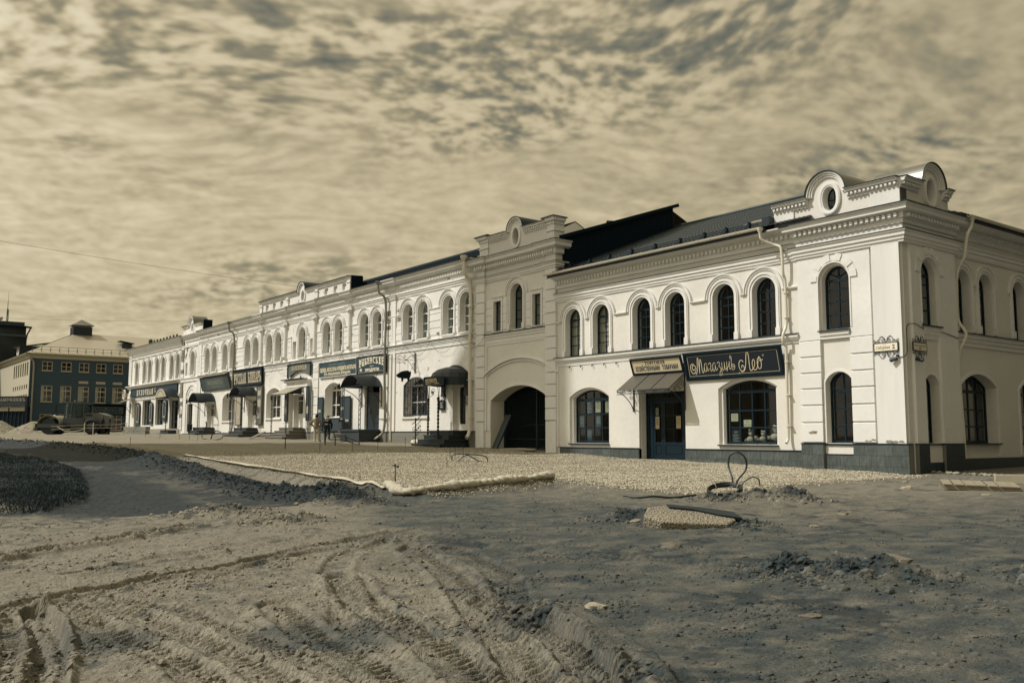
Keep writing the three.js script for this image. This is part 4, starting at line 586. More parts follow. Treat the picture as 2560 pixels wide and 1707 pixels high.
// ---------- narrow worn bay ----------
{
  const B = thing('worn_bay_building', 'narrow crumbling white bay with small gabled attic between bakery and trading row', 'building');
  obj('wall', poly(rect(-73.25, -68.06, 1.0, 11.2), [archPts(-69.95, 0.56, 7.3, 8.91, 0.56, 16), rect(-72.1, -71.5, 7.3, 8.5), rect(-68.75, -68.3, 7.3, 8.5), rect(-71.0, -69.6, 2.0, 4.6)], -0.6, 0), M.oldWall, B);
  oldWindow(B, -69.95); for (const [a, b] of [[-72.2, -71.4], [-68.85, -68.2]]) obj('niche_back', bx(a, b, 7.2, 8.6, -0.4, -0.18), M.oldWall, B);
  obj('door', [bx(-70.98, -69.62, 2.0, 4.58, -0.4, -0.3)], M.black, B);
  obj('blind_arch', [archBand(-69.9, 1.5, 0.8, 2.0, 5.5, 0.2, 0, 0.08), archBand(-69.9, 1.1, 0.62, 2.0, 5.35, 0.12, 0, 0.04)], M.oldTrim, B);
  const rr = rng(41), q = []; for (let i = 0; i < 24; i++) { const y = 2.2 + i * 0.38; obj('wall_block', bx(-73.22 + rr() * 0.05, -72.4 - rr() * 0.15, y + 0.015, y + 0.365, 0, 0.05 + rr() * 0.05), rr() < 0.3 ? exposed : M.oldTrim, B); } for (let i = 0; i < 20; i++) { const y = 2.0 + i * 0.4; for (const [a, b] of [[-68.56, -68.32], [-68.30, -68.08]]) obj('wall_block', bx(a, b, y + 0.012, y + 0.385, 0, 0.06), M.oldTrim, B); }
  for (let i = 0; i < 10; i++) { const p = []; const x = -72.9 + rr() * 1.4, y = 8.9 + rr() * 2.2, r = 0.15 + rr() * 0.2; for (let k = 0; k < 10; k++) { const a = k / 10 * 6.283, w = r * (0.5 + 0.8 * rr()); p.push([x + w * Math.cos(a), y + w * Math.sin(a)]); } obj('bare_patch', poly(p, null, 0, 0.015), exposed, B); }
  obj('cornice', sweep([[0, 9.95], [0.08, 9.95], [0.12, 10.15], [0, 10.2]], [[-73.0, 0], [-68.06, 0]]), M.oldTrim, B); obj('cornice', sweep([[0, 10.5], [0.1, 10.5], [0.1, 10.74], [0.3, 10.85], [0.45, 11.05], [0.45, 11.14], [0, 11.16]], [[-72.2, 0], [-68.06, 0]]), M.oldTrim, B);
  obj('string_course', sweep([[0, 6.7], [0.08, 6.7], [0.08, 6.9], [0.16, 7.0], [0.16, 7.08], [0, 7.1]], [[-73.2, 0], [-68.06, 0]]), M.oldTrim, B);
  const gx = -70.5, pts = [[-73.0, 11.1], [-67.62, 11.1], [-67.62, 12.0]]; for (let i = 0; i <= 14; i++) { const a = Math.PI * i / 14; pts.push([gx + 0.85 * Math.cos(a), 12.02 + 0.8 * Math.sin(a)]); } pts.push([-73.0, 12.0]);
  const ov = (rx, ry) => { const p = []; for (let i = 0; i < 20; i++) { const a = i / 20 * 6.2832; p.push([gx + 0.1 + rx * Math.cos(a), 11.75 + ry * Math.sin(a)]); } return p; };
  obj('attic_wall', poly(pts, [ov(0.25, 0.42)], -0.5, 0), M.oldWall, B); obj('oculus_surround', poly(ov(0.4, 0.58), [ov(0.26, 0.43)], 0, 0.06), M.oldTrim, B); obj('oculus_back', bx(gx - 0.3, gx + 0.5, 11.2, 12.3, -0.4, -0.36), M.ironGrey, B);
  obj('gable_moulding', [archBand(gx, 0.6, 0.6, 11.98, 12.0, 0.1, 0, 0.1, 18), archBand(gx, 0.72, 0.72, 11.98, 12.0, 0.1, 0, 0.18, 18)], M.oldTrim, B); obj('gable_roof', archBand(gx, 0.83, 0.83, 11.98, 12.0, 0.035, -1.2, 0.2, 18), M.zinc, B);
  obj('attic_cornice', [sweep([[0, 11.8], [0.08, 11.8], [0.2, 11.98], [-0.3, 12.02]], [[-73.0, 0], [gx - 0.85, 0]]), sweep([[0, 11.8], [0.08, 11.8], [0.2, 11.98], [-0.3, 12.02]], [[gx + 0.85, 0], [-67.6, 0]])], M.oldTrim, B); obj('attic_flashing', [bx(-73.1, gx - 0.85, 12.02, 12.06, -0.5, 0.25), bx(gx + 0.85, -67.55, 12.02, 12.06, -0.5, 0.25)], M.zinc, B);
  obj('attic_side', bx(-67.6, -67.5, 11.1, 12.25, -0.85, -0.05), M.black, B); obj('roof', slab([-73.2, 11.2, -0.5], [-68.05, 11.2, -0.5], [-68.05, 14.0, -7], [-73.2, 14.0, -7], 0.05), M.zinc, B);
  obj('interior', [bx(-73.2, -68.1, 6.5, 6.7, -4, -0.62), bx(-73.2, -68.1, 1.5, 11, -4.2, -4), bx(-73.2, -68.1, 10.5, 10.7, -4, -0.62), bx(-73.2, -73.1, 1.5, 11, -4, -0.62), bx(-68.2, -68.1, 1.5, 11, -4, -0.62)], M.room, B);
}
// ---------- bakery house at the far end ----------
{
  const B = thing('bakery_building', 'white bakery house closing the row with narrow arched upper windows and dark shopfront', 'building');
  const up = [-87.75, -84.9, -83.0, -80.4, -78.4, -75.65, -73.75].map((r) => r - 0.5), gd = [[-88.05, 0.75, 2.5, 5.2], [-84.2, 1.5, 2.75, 5.35], [-79.75, 1.35, 2.75, 5.35], [-75.1, 1.3, 2.2, 5.1]];
  obj('wall', poly(rect(-91.2, -73.26, 1.0, 11.2), [...up.map((c) => archPts(c, 0.5, 7.2, 9.05, 0.5, 16)), ...gd.map((d) => rect(d[0] - d[1], d[0] + d[1], d[2], d[3]))], -0.6, 0), M.oldWall, B);
  for (const c of up) { addWindow(B, { cx: c, hw: 0.5, yb: 7.2, ys: 9.05, rise: 0.5, z: -0.24, cols: 2, bars: [7.8, 8.4, 9.0], fw: 0.07, mw: 0.05, frame: M.frame, panes: 'one' }); surround(B, c, 0.5, 7.2, 9.05, 0.88, same, M.oldTrim); }
  for (const [cx, hw, yb, ys] of gd) addWindow(B, { cx, hw, yb, ys, rise: 0, z: -0.25, cols: hw > 1 ? 3 : 1, bars: [yb + 0.8, ys - 0.6], fw: 0.1, mw: 0.08, frame: M.dark, panes: 'one' }, same, 'shop_window');
  const jn = [...Array(15).keys()].map((i) => 7.25 + i * 0.24); blocks(B, -91.28, -90.25, jn, 0, 0.09, M.oldTrim); blocks(B, -91.5, -90.4, [...Array(15).keys()].map((i) => 2.1 + i * 0.30), 0, 0.12, M.oldTrim);
  obj('end_wall', [bx(-91.25, -90.7, 1, 11.2, -12, -0.02)], M.oldWall, B); obj('rear_wall', bx(-91.2, -73.3, 1, 11, -12.2, -12), M.oldWall, B);
  const ep = [[-91.3, -8], [-91.3, 0.05], [-73.3, 0.05]];
  obj('shop_cornice', sweep([[-0.05, 6.75], [0.06, 6.75], [0.10, 6.86], [0.26, 6.95], [0.3, 7.02], [0.3, 7.06], [-0.05, 7.12]], ep), M.oldTrim, B); obj('shop_cornice_lower', sweep([[0, 5.45], [0.08, 5.45], [0.12, 5.62], [0.18, 5.7], [0, 5.74]], [[-91.2, 0], [-73.4, 0]]), M.oldTrim, B);
  obj('architrave', sweep([[-0.05, 9.95], [0.05, 9.95], [0.05, 10.1], [0.14, 10.2], [-0.05, 10.22]], ep), M.oldTrim, B); obj('cornice', sweep([[-0.05, 10.55], [0.08, 10.55], [0.14, 10.75], [0.34, 10.9], [0.5, 11.0], [0.5, 11.1], [-0.05, 11.12]], ep), M.oldTrim, B);
  obj('roof', [slab([-91.9, 11.12, 0.65], [-73.2, 11.12, 0.65], [-73.2, 13.2, -6], [-87, 13.2, -6], 0.06), quad([-91.9, 11.1, 0.65], [-87, 13.2, -6], [-87, 11.1, -12.4], [-91.9, 11.1, -12.4]), quad([-87, 13.2, -6], [-73.2, 13.2, -6], [-73.2, 11.0, -12.4], [-87, 11.0, -12.4])], mat(0.3, 0.28, 0.22, 0.5, { metalness: 0.3 }), B);
  for (let i = 0; i < 9; i++) obj('snow_guard', bx(-82.4 + i * 1.05, -82.3 + i * 1.05, 11.2, 11.42, 0.25, 0.4), M.ironGrey, B);
  obj('plinth', bx(-91.3, -73.3, 1.2, 2.35, -0.1, 0.06), mat(0.3, 0.28, 0.23, 0.95, { map: oldTone }), B);
  obj('interior', [bx(-91.1, -73.3, 6.5, 6.7, -4, -0.62), bx(-91.1, -73.3, 1.5, 11, -4.2, -4), bx(-91.1, -73.3, 10.5, 10.7, -4, -0.62), bx(-90.65, -90.6, 1.5, 11, -4, -0.62)], M.room, B);
}
// ---------- terrain: the street climbs to the left; a gravel bed lies along the row, rutted soil in front ----------
const GXS = [-900, -300, -140, -91, -79, -63, -51.5, -33, -24, -18, -12, -4, 0, 20, 100, 900], GYS = [3.4, 3.0, 2.2, 2.0, 1.86, 1.78, 1.53, 1.28, 1.07, 0.88, 0.7, 0.54, 0.45, 0.35, 0.3, 0.3];
function baseY(x, z) { let i = 0; while (i < GXS.length - 2 && x > GXS[i + 1]) i++; return lerp(GYS[i], GYS[i + 1], clamp((x - GXS[i]) / (GXS[i + 1] - GXS[i]))) - 0.012 * clamp(z, -20, 45); }
const bed = [[-150, 17.4], [-100, 17.3], [-59, 16.6], [-48.3, 15.4], [-39.5, 15.1], [-34.2, 14.9], [-26.3, 15.2], [-20.8, 15.6], [-16.1, 15.8], [-12.7, 15.75], [-8.1, 16.1], [-3.9, 16.65], [-2.66, 16.4], [-3.4, 14.3], [-4.7, 11], [-3.4, 11.0], [-0.7, 11.45], [0.8, 11.6], [1.5, 11.1], [1.1, 9.1], [0.64, 6.8], [0.73, 5.1], [1.05, 3.6], [0.85, 1.3], [0.4, 0.1], [0.2, -3], [-150, -3]];
function segDist(px, pz, a, b) { const dx = b[0] - a[0], dz = b[1] - a[1], l2 = dx * dx + dz * dz, t = clamp(((px - a[0]) * dx + (pz - a[1]) * dz) / l2), ex = px - a[0] - dx * t, ez = pz - a[1] - dz * t; return [Math.hypot(ex, ez), t, (dx * ez - dz * ex) / Math.sqrt(l2)]; }
function bedDist(x, z) { let ins = false, m = 1e9; for (let i = 0, j = bed.length - 1; i < bed.length; j = i++) { const a = bed[i], b = bed[j]; if ((a[1] > z) !== (b[1] > z) && x < (b[0] - a[0]) * (z - a[1]) / (b[1] - a[1]) + a[0]) ins = !ins; if (m > 0.02) { const d = segDist(x, z, a, b)[0]; if (d < m) m = d; } } return ins ? -m : m; }
function lineDist(x, z, line, reach) {                // [distance, length along, signed offset]
  let best = null, s = 0; if (line.box === undefined) { const xs = line.map((p) => p[0]), zs = line.map((p) => p[1]); line.box = [Math.min(...xs), Math.max(...xs), Math.min(...zs), Math.max(...zs)]; }
  const q = line.box; if (x < q[0] - reach || x > q[1] + reach || z < q[2] - reach || z > q[3] + reach) return null;
  for (let i = 0; i < line.length - 1; i++) { const [d, t, o] = segDist(x, z, line[i], line[i + 1]), l = Math.hypot(line[i + 1][0] - line[i][0], line[i + 1][1] - line[i][1]); if (d < reach && (!best || d < best[0])) best = [d, s + t * l, Math.sign(o) * d]; s += l; }
  return best;
}
function smoothLine(p) { const c = new THREE.CatmullRomCurve3(p.map((q) => V3(q[0], 0, q[1]))); return c.getPoints(p.length * 4).map((v) => [v.x, v.z]); }
const tracks = [
  { l: [[6.9, 26.9], [6.27, 26.41], [5.86, 25.91], [5.66, 25.41], [5.32, 24.81], [5.06, 24.18], [4.63, 23.4], [4.15, 22.75], [3.74, 21.82], [3.0, 20.6]], w: 0.30, sink: 0.04, edge: 0.035, tread: 0 },
  { l: [[3.2, 26.5], [2.12, 25.49], [1.73, 24.86], [1.11, 24.03], [0.2, 22.8]], w: 0.35, sink: 0.05, edge: 0.08, tread: 0 },
  { l: [[10.2, 26.95], [9.3, 26.75], [8.0, 26.46], [7.18, 26.35], [6.4, 26.3]], w: 0.24, sink: 0.09, edge: 0.07, tread: 0.012 },
  { l: [[10.4, 27.4], [9.18, 26.91], [8.22, 26.66], [7.28, 26.55], [6.6, 26.5]], w: 0.30, sink: 0.03, edge: 0.03, tread: 0.028 },
  ...[0, 0.36, 0.72].map((o, i) => ({ l: [[6.3, 26.05 - o * 0.6], [7.24, 26.0 - o], [8.37, 25.92 - o], [9.35, 25.88 - o], [10.6, 25.95 - o], [11.8, 26.2 - o]], w: 0.30, sink: 0.02, edge: 0.022, tread: 0.026 - 0.004 * i })),
  { l: [[5.0, 21.4], [5.4, 21.73], [6.45, 22.05], [7.5, 22.47], [8.31, 22.87], [9.3, 23.38], [10.13, 23.78], [10.78, 24.11], [11.8, 24.6]], w: 0.36, sink: 0.03, edge: 0.04, tread: 0.03 },
  { l: [[5.6, 21.2], [6.34, 21.45], [7.14, 21.7], [8.01, 22.15], [8.78, 22.7], [9.6, 23.15], [10.5, 23.5], [11.6, 23.95]], w: 0.36, sink: 0.025, edge: 0.03, tread: 0.03 },
  { l: [[6.6, 23.3], [7.4, 23.6], [8.16, 23.86], [8.94, 24.0], [10.01, 24.3], [10.72, 24.5], [12, 24.9]], w: 0.38, sink: 0.03, edge: 0.05, tread: 0.034 },
  { l: [[7.6, 24.5], [8.6, 24.7], [9.6, 24.85], [10.7, 25.05], [11.8, 25.3]], w: 0.34, sink: 0.02, edge: 0.03, tread: 0.028 },
  { l: [[8.69, 22.94], [9.81, 23.26], [10.61, 23.6], [11.41, 24.02], [12.2, 24.4]], w: 0.32, sink: 0.03, edge: 0.04, tread: 0.032 },
  { l: [[8.6, 24.3], [7.48, 23.75], [6.28, 23.26], [5.27, 22.63], [4.7, 22.07], [4.0, 21.2]], w: 0.32, sink: 0.02, edge: 0.025, tread: 0.022 },
  { l: [[9.6, 22.9], [9.88, 22.97], [10.53, 23.2], [11.0, 23.41], [11.33, 23.63], [11.7, 23.9], [12.3, 24.2]], w: 0.34, sink: -0.09, edge: 0.02, tread: 0 },
  { l: [[5.9, 24.4], [5.2, 23.6], [4.6, 22.6], [4.2, 21.4], [4.0, 20.2]], w: 0.34, sink: 0.018, edge: 0.02, tread: 0.018 },
  { l: [[4.6, 25.6], [4.0, 24.6], [3.4, 23.4], [2.9, 22.0], [2.6, 20.8]], w: 0.34, sink: 0.02, edge: 0.025, tread: 0.018 },
  { l: [[-1, 20.5], [1.5, 20.2], [4, 20.0], [7, 19.2], [10, 18.0]], w: 0.4, sink: 0.015, edge: 0.015, tread: 0.01 },
  { l: [[-2, 22.6], [1, 22.0], [4.2, 21.0], [7.6, 19.9], [11, 18.4]], w: 0.4, sink: 0.015, edge: 0.015, tread: 0.01 },
].map((t) => ({ ...t, l: smoothLine(t.l) }));
const berm = smoothLine([[-60, 18.2], [-44.5, 16.8], [-37, 16.4], [-27.6, 16.6], [-21, 16.9], [-15, 17.6], [-10.8, 18.0], [-6.6, 18.5], [-3.5, 18.3], [-1.5, 18.9]]), dryTrack = smoothLine([[-60, 21.2], [-40, 20.5], [-22.3, 20.0], [-19.7, 19.2], [-15.6, 18.9], [-9.3, 19.5], [-5.7, 20.0], [-2, 20.6], [2, 21]]);
const grassPatch = [[-60, 22.6], [-34, 21.6], [-25, 20.7], [-19, 20.6], [-12, 21.8], [-7.5, 22.9], [-5.6, 24.0], [-6, 25.2], [-12, 26.4], [-60, 34]];
function inside(x, z, P) { let ins = false; for (let i = 0, j = P.length - 1; i < P.length; j = i++) { const a = P[i], b = P[j]; if ((a[1] > z) !== (b[1] > z) && x < (b[0] - a[0]) * (z - a[1]) / (b[1] - a[1]) + a[0]) ins = !ins; } return ins; }
function polyDist(x, z, P) { let m = 1e9; for (let i = 0, j = P.length - 1; i < P.length; j = i++) m = Math.min(m, segDist(x, z, P[i], P[j])[0]); return inside(x, z, P) ? -m : m; }
const heaps = [[10.15, 19.05, 0.75, 0.26], [9.55, 19.5, 0.6, 0.14], [4.35, 16.6, 0.85, 0.22], [5.9, 16.0, 0.7, 0.10], [3.0, 11.3, 0.7, 0.22], [3.7, 11.2, 0.6, 0.25], [2.4, 12.2, 0.6, 0.12], [-4.6, 17.6, 1.2, 0.30], [-7.2, 17.4, 1.0, 0.22], [0.6, 21.4, 0.8, 0.14], [-1.6, 21.6, 1.0, 0.20], [11.6, 17.6, 0.6, 0.10], [12.6, 18.6, 0.5, 0.12]];
const sunk = [[8.95, 24.65, 0.7, 0.06], [8.1, 26.2, 0.4, 0.05], [2.9, 4.6, 1.4, 0.05]];
function terrain(x, z) {                              // -> [height, roughness of the soil, colour key]
  let h = baseY(x, z); const far = Math.hypot(x - 15.7, z - 28); if (far > 140) return [h, 0, 0, 9];
  const bd = bedDist(x, z);
  if (bd < 0) return [h - 0.07 * sstep(0, 0.25, -bd), 0, 0, bd];
  const nearRow = z < 0.5 ? 1 : 0;
  h -= lerp(0.30, 0.05, sstep(-7, 1, x)) * sstep(0.0, 0.75, bd) * (1 - nearRow);
  let rough = 1 - nearRow * 0.9, key = 0;
  const b = lineDist(x, z, berm, 2.2); if (b) { const k = Math.exp(-b[0] * b[0] / 0.62); const cl = 0.5 + 0.5 * fbm(x * 1.5, z * 1.5, 3); h += k * (lerp(0.36, 0.16, sstep(-24, -8, x)) * (0.55 + 0.7 * cl)); rough += k * 2.6; key = Math.max(key, k); }
  const dt = lineDist(x, z, dryTrack, 1.4); let dry = 0; if (dt) { dry = sstep(0.95, 0.45, dt[0] + 0.3 * fbm(x * 0.7, z * 1.4, 3)); rough *= 1 - dry * 0.7; }
  if (x < -3 && z > 19) { const g = polyDist(x, z, grassPatch); h += 0.20 * sstep(0.35, -0.3, g + 0.2 * fbm(x * 0.8, z * 0.8, 2)); if (g < 0) { rough *= 0.3; } else if (g < 1.8) { rough += 1.2 * (1 - g / 1.8); key = Math.max(key, 1 - g / 1.8); } }
  for (const [hx, hz, r, k] of heaps) { const d2 = ((x - hx) ** 2 + (z - hz) ** 2) / (r * r); if (d2 < 6) { const e = Math.exp(-d2 * 1.4); h += k * e * (0.75 + 0.5 * n2(x * 3, z * 3)); rough += e * 2.2; key = Math.max(key, e * 0.9); } }
  for (const [hx, hz, r, k] of sunk) { const d2 = ((x - hx) ** 2 + (z - hz) ** 2) / (r * r); if (d2 < 6) h -= k * Math.exp(-d2 * 1.4); }
  if (far < 60) {
    const edge = sstep(-2, 9, x) * sstep(24.5, 20.0, z - (x - 5) * 0.35) ;               // the damp, rolled ground to the right is smoother
    rough *= lerp(1, 0.55, edge);
    h += (0.030 * fbm(x * 0.45, z * 0.45, 3) + rough * (0.022 * fbm(x * 1.6 + 7, z * 1.6, 4) + 0.013 * fbm(x * 6 - 3, z * 6 + 9, 3)));
    { const q = x * 0.85 - z * 0.53, s = x * 0.53 + z * 0.85; h += rough * 0.014 * pn2(q * 5.5 + 0.8 * pn2(s * 0.8, q * 0.8), s * 0.7) * sstep(-0.3, 0.4, pn2(q * 0.5 + 9, s * 0.3)); }   // old wheel lines
    const c1 = fbm(x * 4.3 + 50, z * 4.3, 3), c2 = 1 - Math.abs(fbm(x * 9 + 11, z * 9 - 5, 2)) * 2.2;
    h += rough * 0.026 * Math.max(0, c1 - 0.05) * sstep(-0.1, 0.5, fbm(x * 0.9 + 3, z * 0.9 + 1, 2)) + rough * 0.006 * Math.max(0, c2);
    if (far < 18) h += rough * 0.0045 * fbm(x * 24, z * 24, 2);
    for (const t of tracks) {
      const d = lineDist(x, z, t.l, t.w * 0.5 + 0.35); if (!d) continue;
      const e = d[0] / (t.w / 2), wob = 1 + 0.35 * n2(d[1] * 3 + t.w * 90, 3.3), inT = sstep(1.08, 0.88, e);
      h -= t.sink * inT * wob; h += t.edge * Math.exp(-((e - 1.28) ** 2) / 0.075) * (0.45 + 0.8 * (0.5 + 0.5 * n2(x * 7, z * 7))) * (d[2] > 0 ? 1.1 : 0.75);
      if (t.tread && inT > 0.02) { const ph = d[1] / 0.095 + Math.abs(d[2]) * 4.2 + 0.25 * n2(x * 2, z * 2), f = ph - Math.floor(ph), lug = sstep(0.05, 0.22, f) * sstep(0.68, 0.5, f); h += t.tread * inT * (lug * (0.6 + 0.7 * (0.5 + 0.5 * n2(x * 5 + 9, z * 5))) - 0.3); }
    }
  }
  return [h, rough, key, bd, dry];
}
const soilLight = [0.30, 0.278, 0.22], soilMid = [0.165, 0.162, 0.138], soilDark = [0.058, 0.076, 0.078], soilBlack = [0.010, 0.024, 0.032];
function soilColour(x, z, r) {
  const far = Math.hypot(x - 15.7, z - 28), [, rough, key, bd, dry] = r;
  const nz = fbm(x * 0.7 + 9, z * 0.7, 4), ns = fbm(x * 3.1, z * 3.1 + 4, 3), nf = fbm(x * 9, z * 9, 2);
  let damp = sstep(22.6, 20.4, z - (x - 5) * 0.40 + 0.9 * nz + 0.35 * ns) * 0.80;                             // rolled damp ground
  damp *= 1 - 0.55 * sstep(16.2, 13.6, z + nz * 1.2) * sstep(-7, -3, x) * sstep(9, 5, x);                     // sandy strip beside the gravel
  damp *= 1 - 0.8 * sstep(3.2, 1.0, Math.hypot((x - 2.6) * 0.8, (z - 5.0) * 0.55) + ns * 0.6);
  damp = Math.max(damp, 0.75 * sstep(0.95, 0.3, Math.hypot(x - 8.95, z - 24.65) + 0.35 * ns), 0.6 * sstep(0.7, 0.2, Math.hypot(x - 8.0, z - 26.25) * 0.8 + 0.3 * ns), 0.5 * sstep(0.25, 0.75, nz + 0.5 * ns));
  const ed = fbm(x * 1.9 + z * 1.1 + 5, (z - x) * 1.1 - 8, 4);                                               // crusts and dried films, drawn out by the traffic
  damp = clamp(damp + 0.30 * ns + 0.16 * nf + 0.34 * ed * (0.4 + damp));
  let c = [0, 1, 2].map((i) => damp < 0.5 ? lerp(soilLight[i], soilMid[i], damp * 2) : lerp(soilMid[i], soilDark[i], damp * 2 - 1));  // besides damp, the dark patches paint in shade for crevices of the soil
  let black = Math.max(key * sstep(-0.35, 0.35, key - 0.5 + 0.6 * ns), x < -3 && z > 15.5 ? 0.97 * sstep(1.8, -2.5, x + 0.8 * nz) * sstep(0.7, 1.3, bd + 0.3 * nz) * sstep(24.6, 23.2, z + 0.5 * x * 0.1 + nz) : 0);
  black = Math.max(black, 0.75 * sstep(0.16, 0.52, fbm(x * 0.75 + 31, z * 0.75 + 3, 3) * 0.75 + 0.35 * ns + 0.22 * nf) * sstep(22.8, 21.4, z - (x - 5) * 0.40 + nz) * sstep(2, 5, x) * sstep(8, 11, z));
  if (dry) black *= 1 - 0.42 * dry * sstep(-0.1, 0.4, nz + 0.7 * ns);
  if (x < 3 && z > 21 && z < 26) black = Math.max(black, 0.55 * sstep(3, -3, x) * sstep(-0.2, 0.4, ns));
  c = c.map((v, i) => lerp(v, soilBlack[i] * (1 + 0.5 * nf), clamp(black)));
  if (z < 0.6 && x > 0) c = c.map((v, i) => lerp(soilLight[i], soilMid[i], 0.4 + 0.3 * ns));
  const k = 1 + 0.16 * nf + 0.10 * ns; return c.map((v) => v * k);
}
const soilGrain = tex(512, 512, (u, v) => { const a = 0.78 + 0.22 * tn(u, v, 60, fbm, 3) + 0.16 * tn(u, v, 170, fbm, 2) + 0.10 * tn(u, v, 14); return [a, a, a * 0.99]; }, true, 1 / 1.7);
const soilBump = tex(512, 512, (u, v) => 0.5 + 0.3 * tn(u, v, 34, fbm, 4) + 0.25 * tn(u, v, 90, fbm, 2), false, 1 / 0.9);
{
  const az0 = Math.atan2(-Math.sin(0.65150), -Math.cos(0.65150)), cols = [], half = 0.645, nc = 720;
  for (let i = 0; i < nc; i++) cols.push(az0 - half + 2 * half * i / nc); const rest = 2 * Math.PI - 2 * half; for (let i = 0; i < 120; i++) cols.push(az0 + half + rest * i / 120);
  const rows = [0.01]; for (let r = 0.4; r < 4.6; r += 0.28) rows.push(r); { let r = 4.7; while (r < 12.5) { rows.push(r); r *= 1.0026; } while (r < 46) { rows.push(r); r *= 1.0062; } while (r < 1200) { rows.push(r); r *= 1.035; } }
  const C = cols.length, R = rows.length, pos = new Float32Array(C * R * 3), colr = new Float32Array(C * R * 3), uv = new Float32Array(C * R * 2), idx = [];
  for (let j = 0; j < R; j++) for (let i = 0; i < C; i++) {
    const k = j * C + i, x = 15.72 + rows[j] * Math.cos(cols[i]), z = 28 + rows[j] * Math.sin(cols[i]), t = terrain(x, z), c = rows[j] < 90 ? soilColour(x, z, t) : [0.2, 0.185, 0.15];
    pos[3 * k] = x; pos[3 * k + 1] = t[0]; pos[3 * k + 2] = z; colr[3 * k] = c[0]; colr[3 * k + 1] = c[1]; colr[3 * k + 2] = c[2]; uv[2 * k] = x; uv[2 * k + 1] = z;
    if (j < R - 1) { const n = j * C + (i + 1) % C; idx.push(k, k + C, n + C, k, n + C, n); }
  }
  const g = new THREE.BufferGeometry(); g.setAttribute('position', new THREE.BufferAttribute(pos, 3)); g.setAttribute('color', new THREE.BufferAttribute(colr, 3)); g.setAttribute('uv', new THREE.BufferAttribute(uv, 2)); g.setIndex(idx); g.computeVertexNormals();
  if (g.attributes.normal.getY(5000) < 0) { for (let i = 0; i < idx.length; i += 3) { const t = idx[i]; idx[i] = idx[i + 1]; idx[i + 1] = t; } g.setIndex(idx); g.computeVertexNormals(); }
  struct(obj('ground', g, new THREE.MeshStandardMaterial({ vertexColors: true, roughness: 0.97, map: soilGrain, bumpMap: soilBump, bumpScale: 0.016 })));
}
// gravel bed
const stoneTone = tex(640, 640, (u, v) => { const a = tn(u, v, 70, fbm, 2), b = tn(u, v, 110, fbm, 2), l = 0.74 + 0.20 * a + 0.16 * b + 0.05 * tn(u, v, 6) - 0.25 * sstep(0.25, 0.6, -b); return [l, l * 0.995, l * 0.975]; }, true, 1 / 2.6);
const stoneBump = tex(512, 512, (u, v) => 0.5 + 0.35 * tn(u, v, 70, fbm, 2) + 0.3 * tn(u, v, 110, fbm, 2), false, 1 / 2.6);
M.gravel = mat(0.43, 0.395, 0.30, 0.95, { map: stoneTone, bumpMap: stoneBump, bumpScale: 0.03 });
const gravelY = (x, z) => baseY(x, z) + 0.05 * fbm(x * 0.35, z * 0.35, 3) + 0.02 * fbm(x * 1.3, z * 1.3, 3);
{
  const xs = []; for (let x = 2.0; x > -34; x -= 0.14) xs.push(x); for (let x = -34; x > -150; x *= 1.012) xs.push(x);
  const zs = []; for (let z = -3; z < 17.8; z += 0.14) zs.push(z);
  const C = xs.length, pos = [], idx = [], ok = [];
  for (let j = 0; j < zs.length; j++) for (let i = 0; i < C; i++) { const x = xs[i], z = zs[j], d = bedDist(x, z) + 0.12 * fbm(x * 1.2, z * 1.2, 3); pos.push(x, gravelY(x, z) - 0.5 * sstep(-0.12, 0.5, d), z); ok.push(d < 0.45); }
  for (let j = 0; j < zs.length - 1; j++) for (let i = 0; i < C - 1; i++) { const a = j * C + i, b = a + 1, c = a + C, e = c + 1; if (ok[a] || ok[b] || ok[c] || ok[e]) idx.push(a, e, b, a, c, e); }
  const g = new THREE.BufferGeometry(); g.setAttribute('position', new THREE.Float32BufferAttribute(pos, 3)); g.setIndex(idx); g.computeVertexNormals();
  if (g.attributes.normal.getY(3000) < 0) { for (let i = 0; i < idx.length; i += 3) { const t = idx[i]; idx[i] = idx[i + 1]; idx[i + 1] = t; } g.setIndex(idx); g.computeVertexNormals(); }
  const uv = new Float32Array(pos.length / 3 * 2); for (let i = 0; i < pos.length / 3; i++) { uv[2 * i] = pos[3 * i]; uv[2 * i + 1] = pos[3 * i + 2]; } g.setAttribute('uv', new THREE.BufferAttribute(uv, 2));
  struct(obj('gravel_bed', g, M.gravel));
}
function stoneGeo(seed, d = 0) { const r = rng(seed), g = new THREE.IcosahedronGeometry(1, d), p = g.attributes.position, m = new Map(); for (let i = 0; i < p.count; i++) { const k = [p.getX(i), p.getY(i), p.getZ(i)].map((v) => v.toFixed(3)).join(); if (!m.has(k)) m.set(k, 0.7 + 0.5 * r()); const s = m.get(k); p.setXYZ(i, p.getX(i) * s, p.getY(i) * s * 0.75, p.getZ(i) * s); } g.computeVertexNormals(); return g; }
function scatter(name, label, category, n, seed, place, shade, rough = 0.95, d = 0) {
  const r = rng(seed), im = new THREE.InstancedMesh(stoneGeo(seed, d), mat(1, 1, 1, rough), n), m = new THREE.Matrix4(), q = new THREE.Quaternion(), c = new THREE.Color(); let k = 0, tries = 0;
  while (k < n && tries < n * 6) { tries++; const s = place(r); if (!s) continue; const [x, y, z, sz] = s; q.setFromEuler(new THREE.Euler(r() * 0.8, r() * 6.3, r() * 0.8)); m.compose(V3(x, y, z), q, V3(sz * (0.8 + 0.5 * r()), sz * (0.7 + 0.4 * r()), sz)); im.setMatrixAt(k, m); const v = shade(r, x, z); im.setColorAt(k, c.setRGB(...v)); k++; }
  im.count = k; im.name = numbered(name); im.castShadow = im.receiveShadow = true; scene.add(im); stuff(tag(im, label, category)); return im;
}
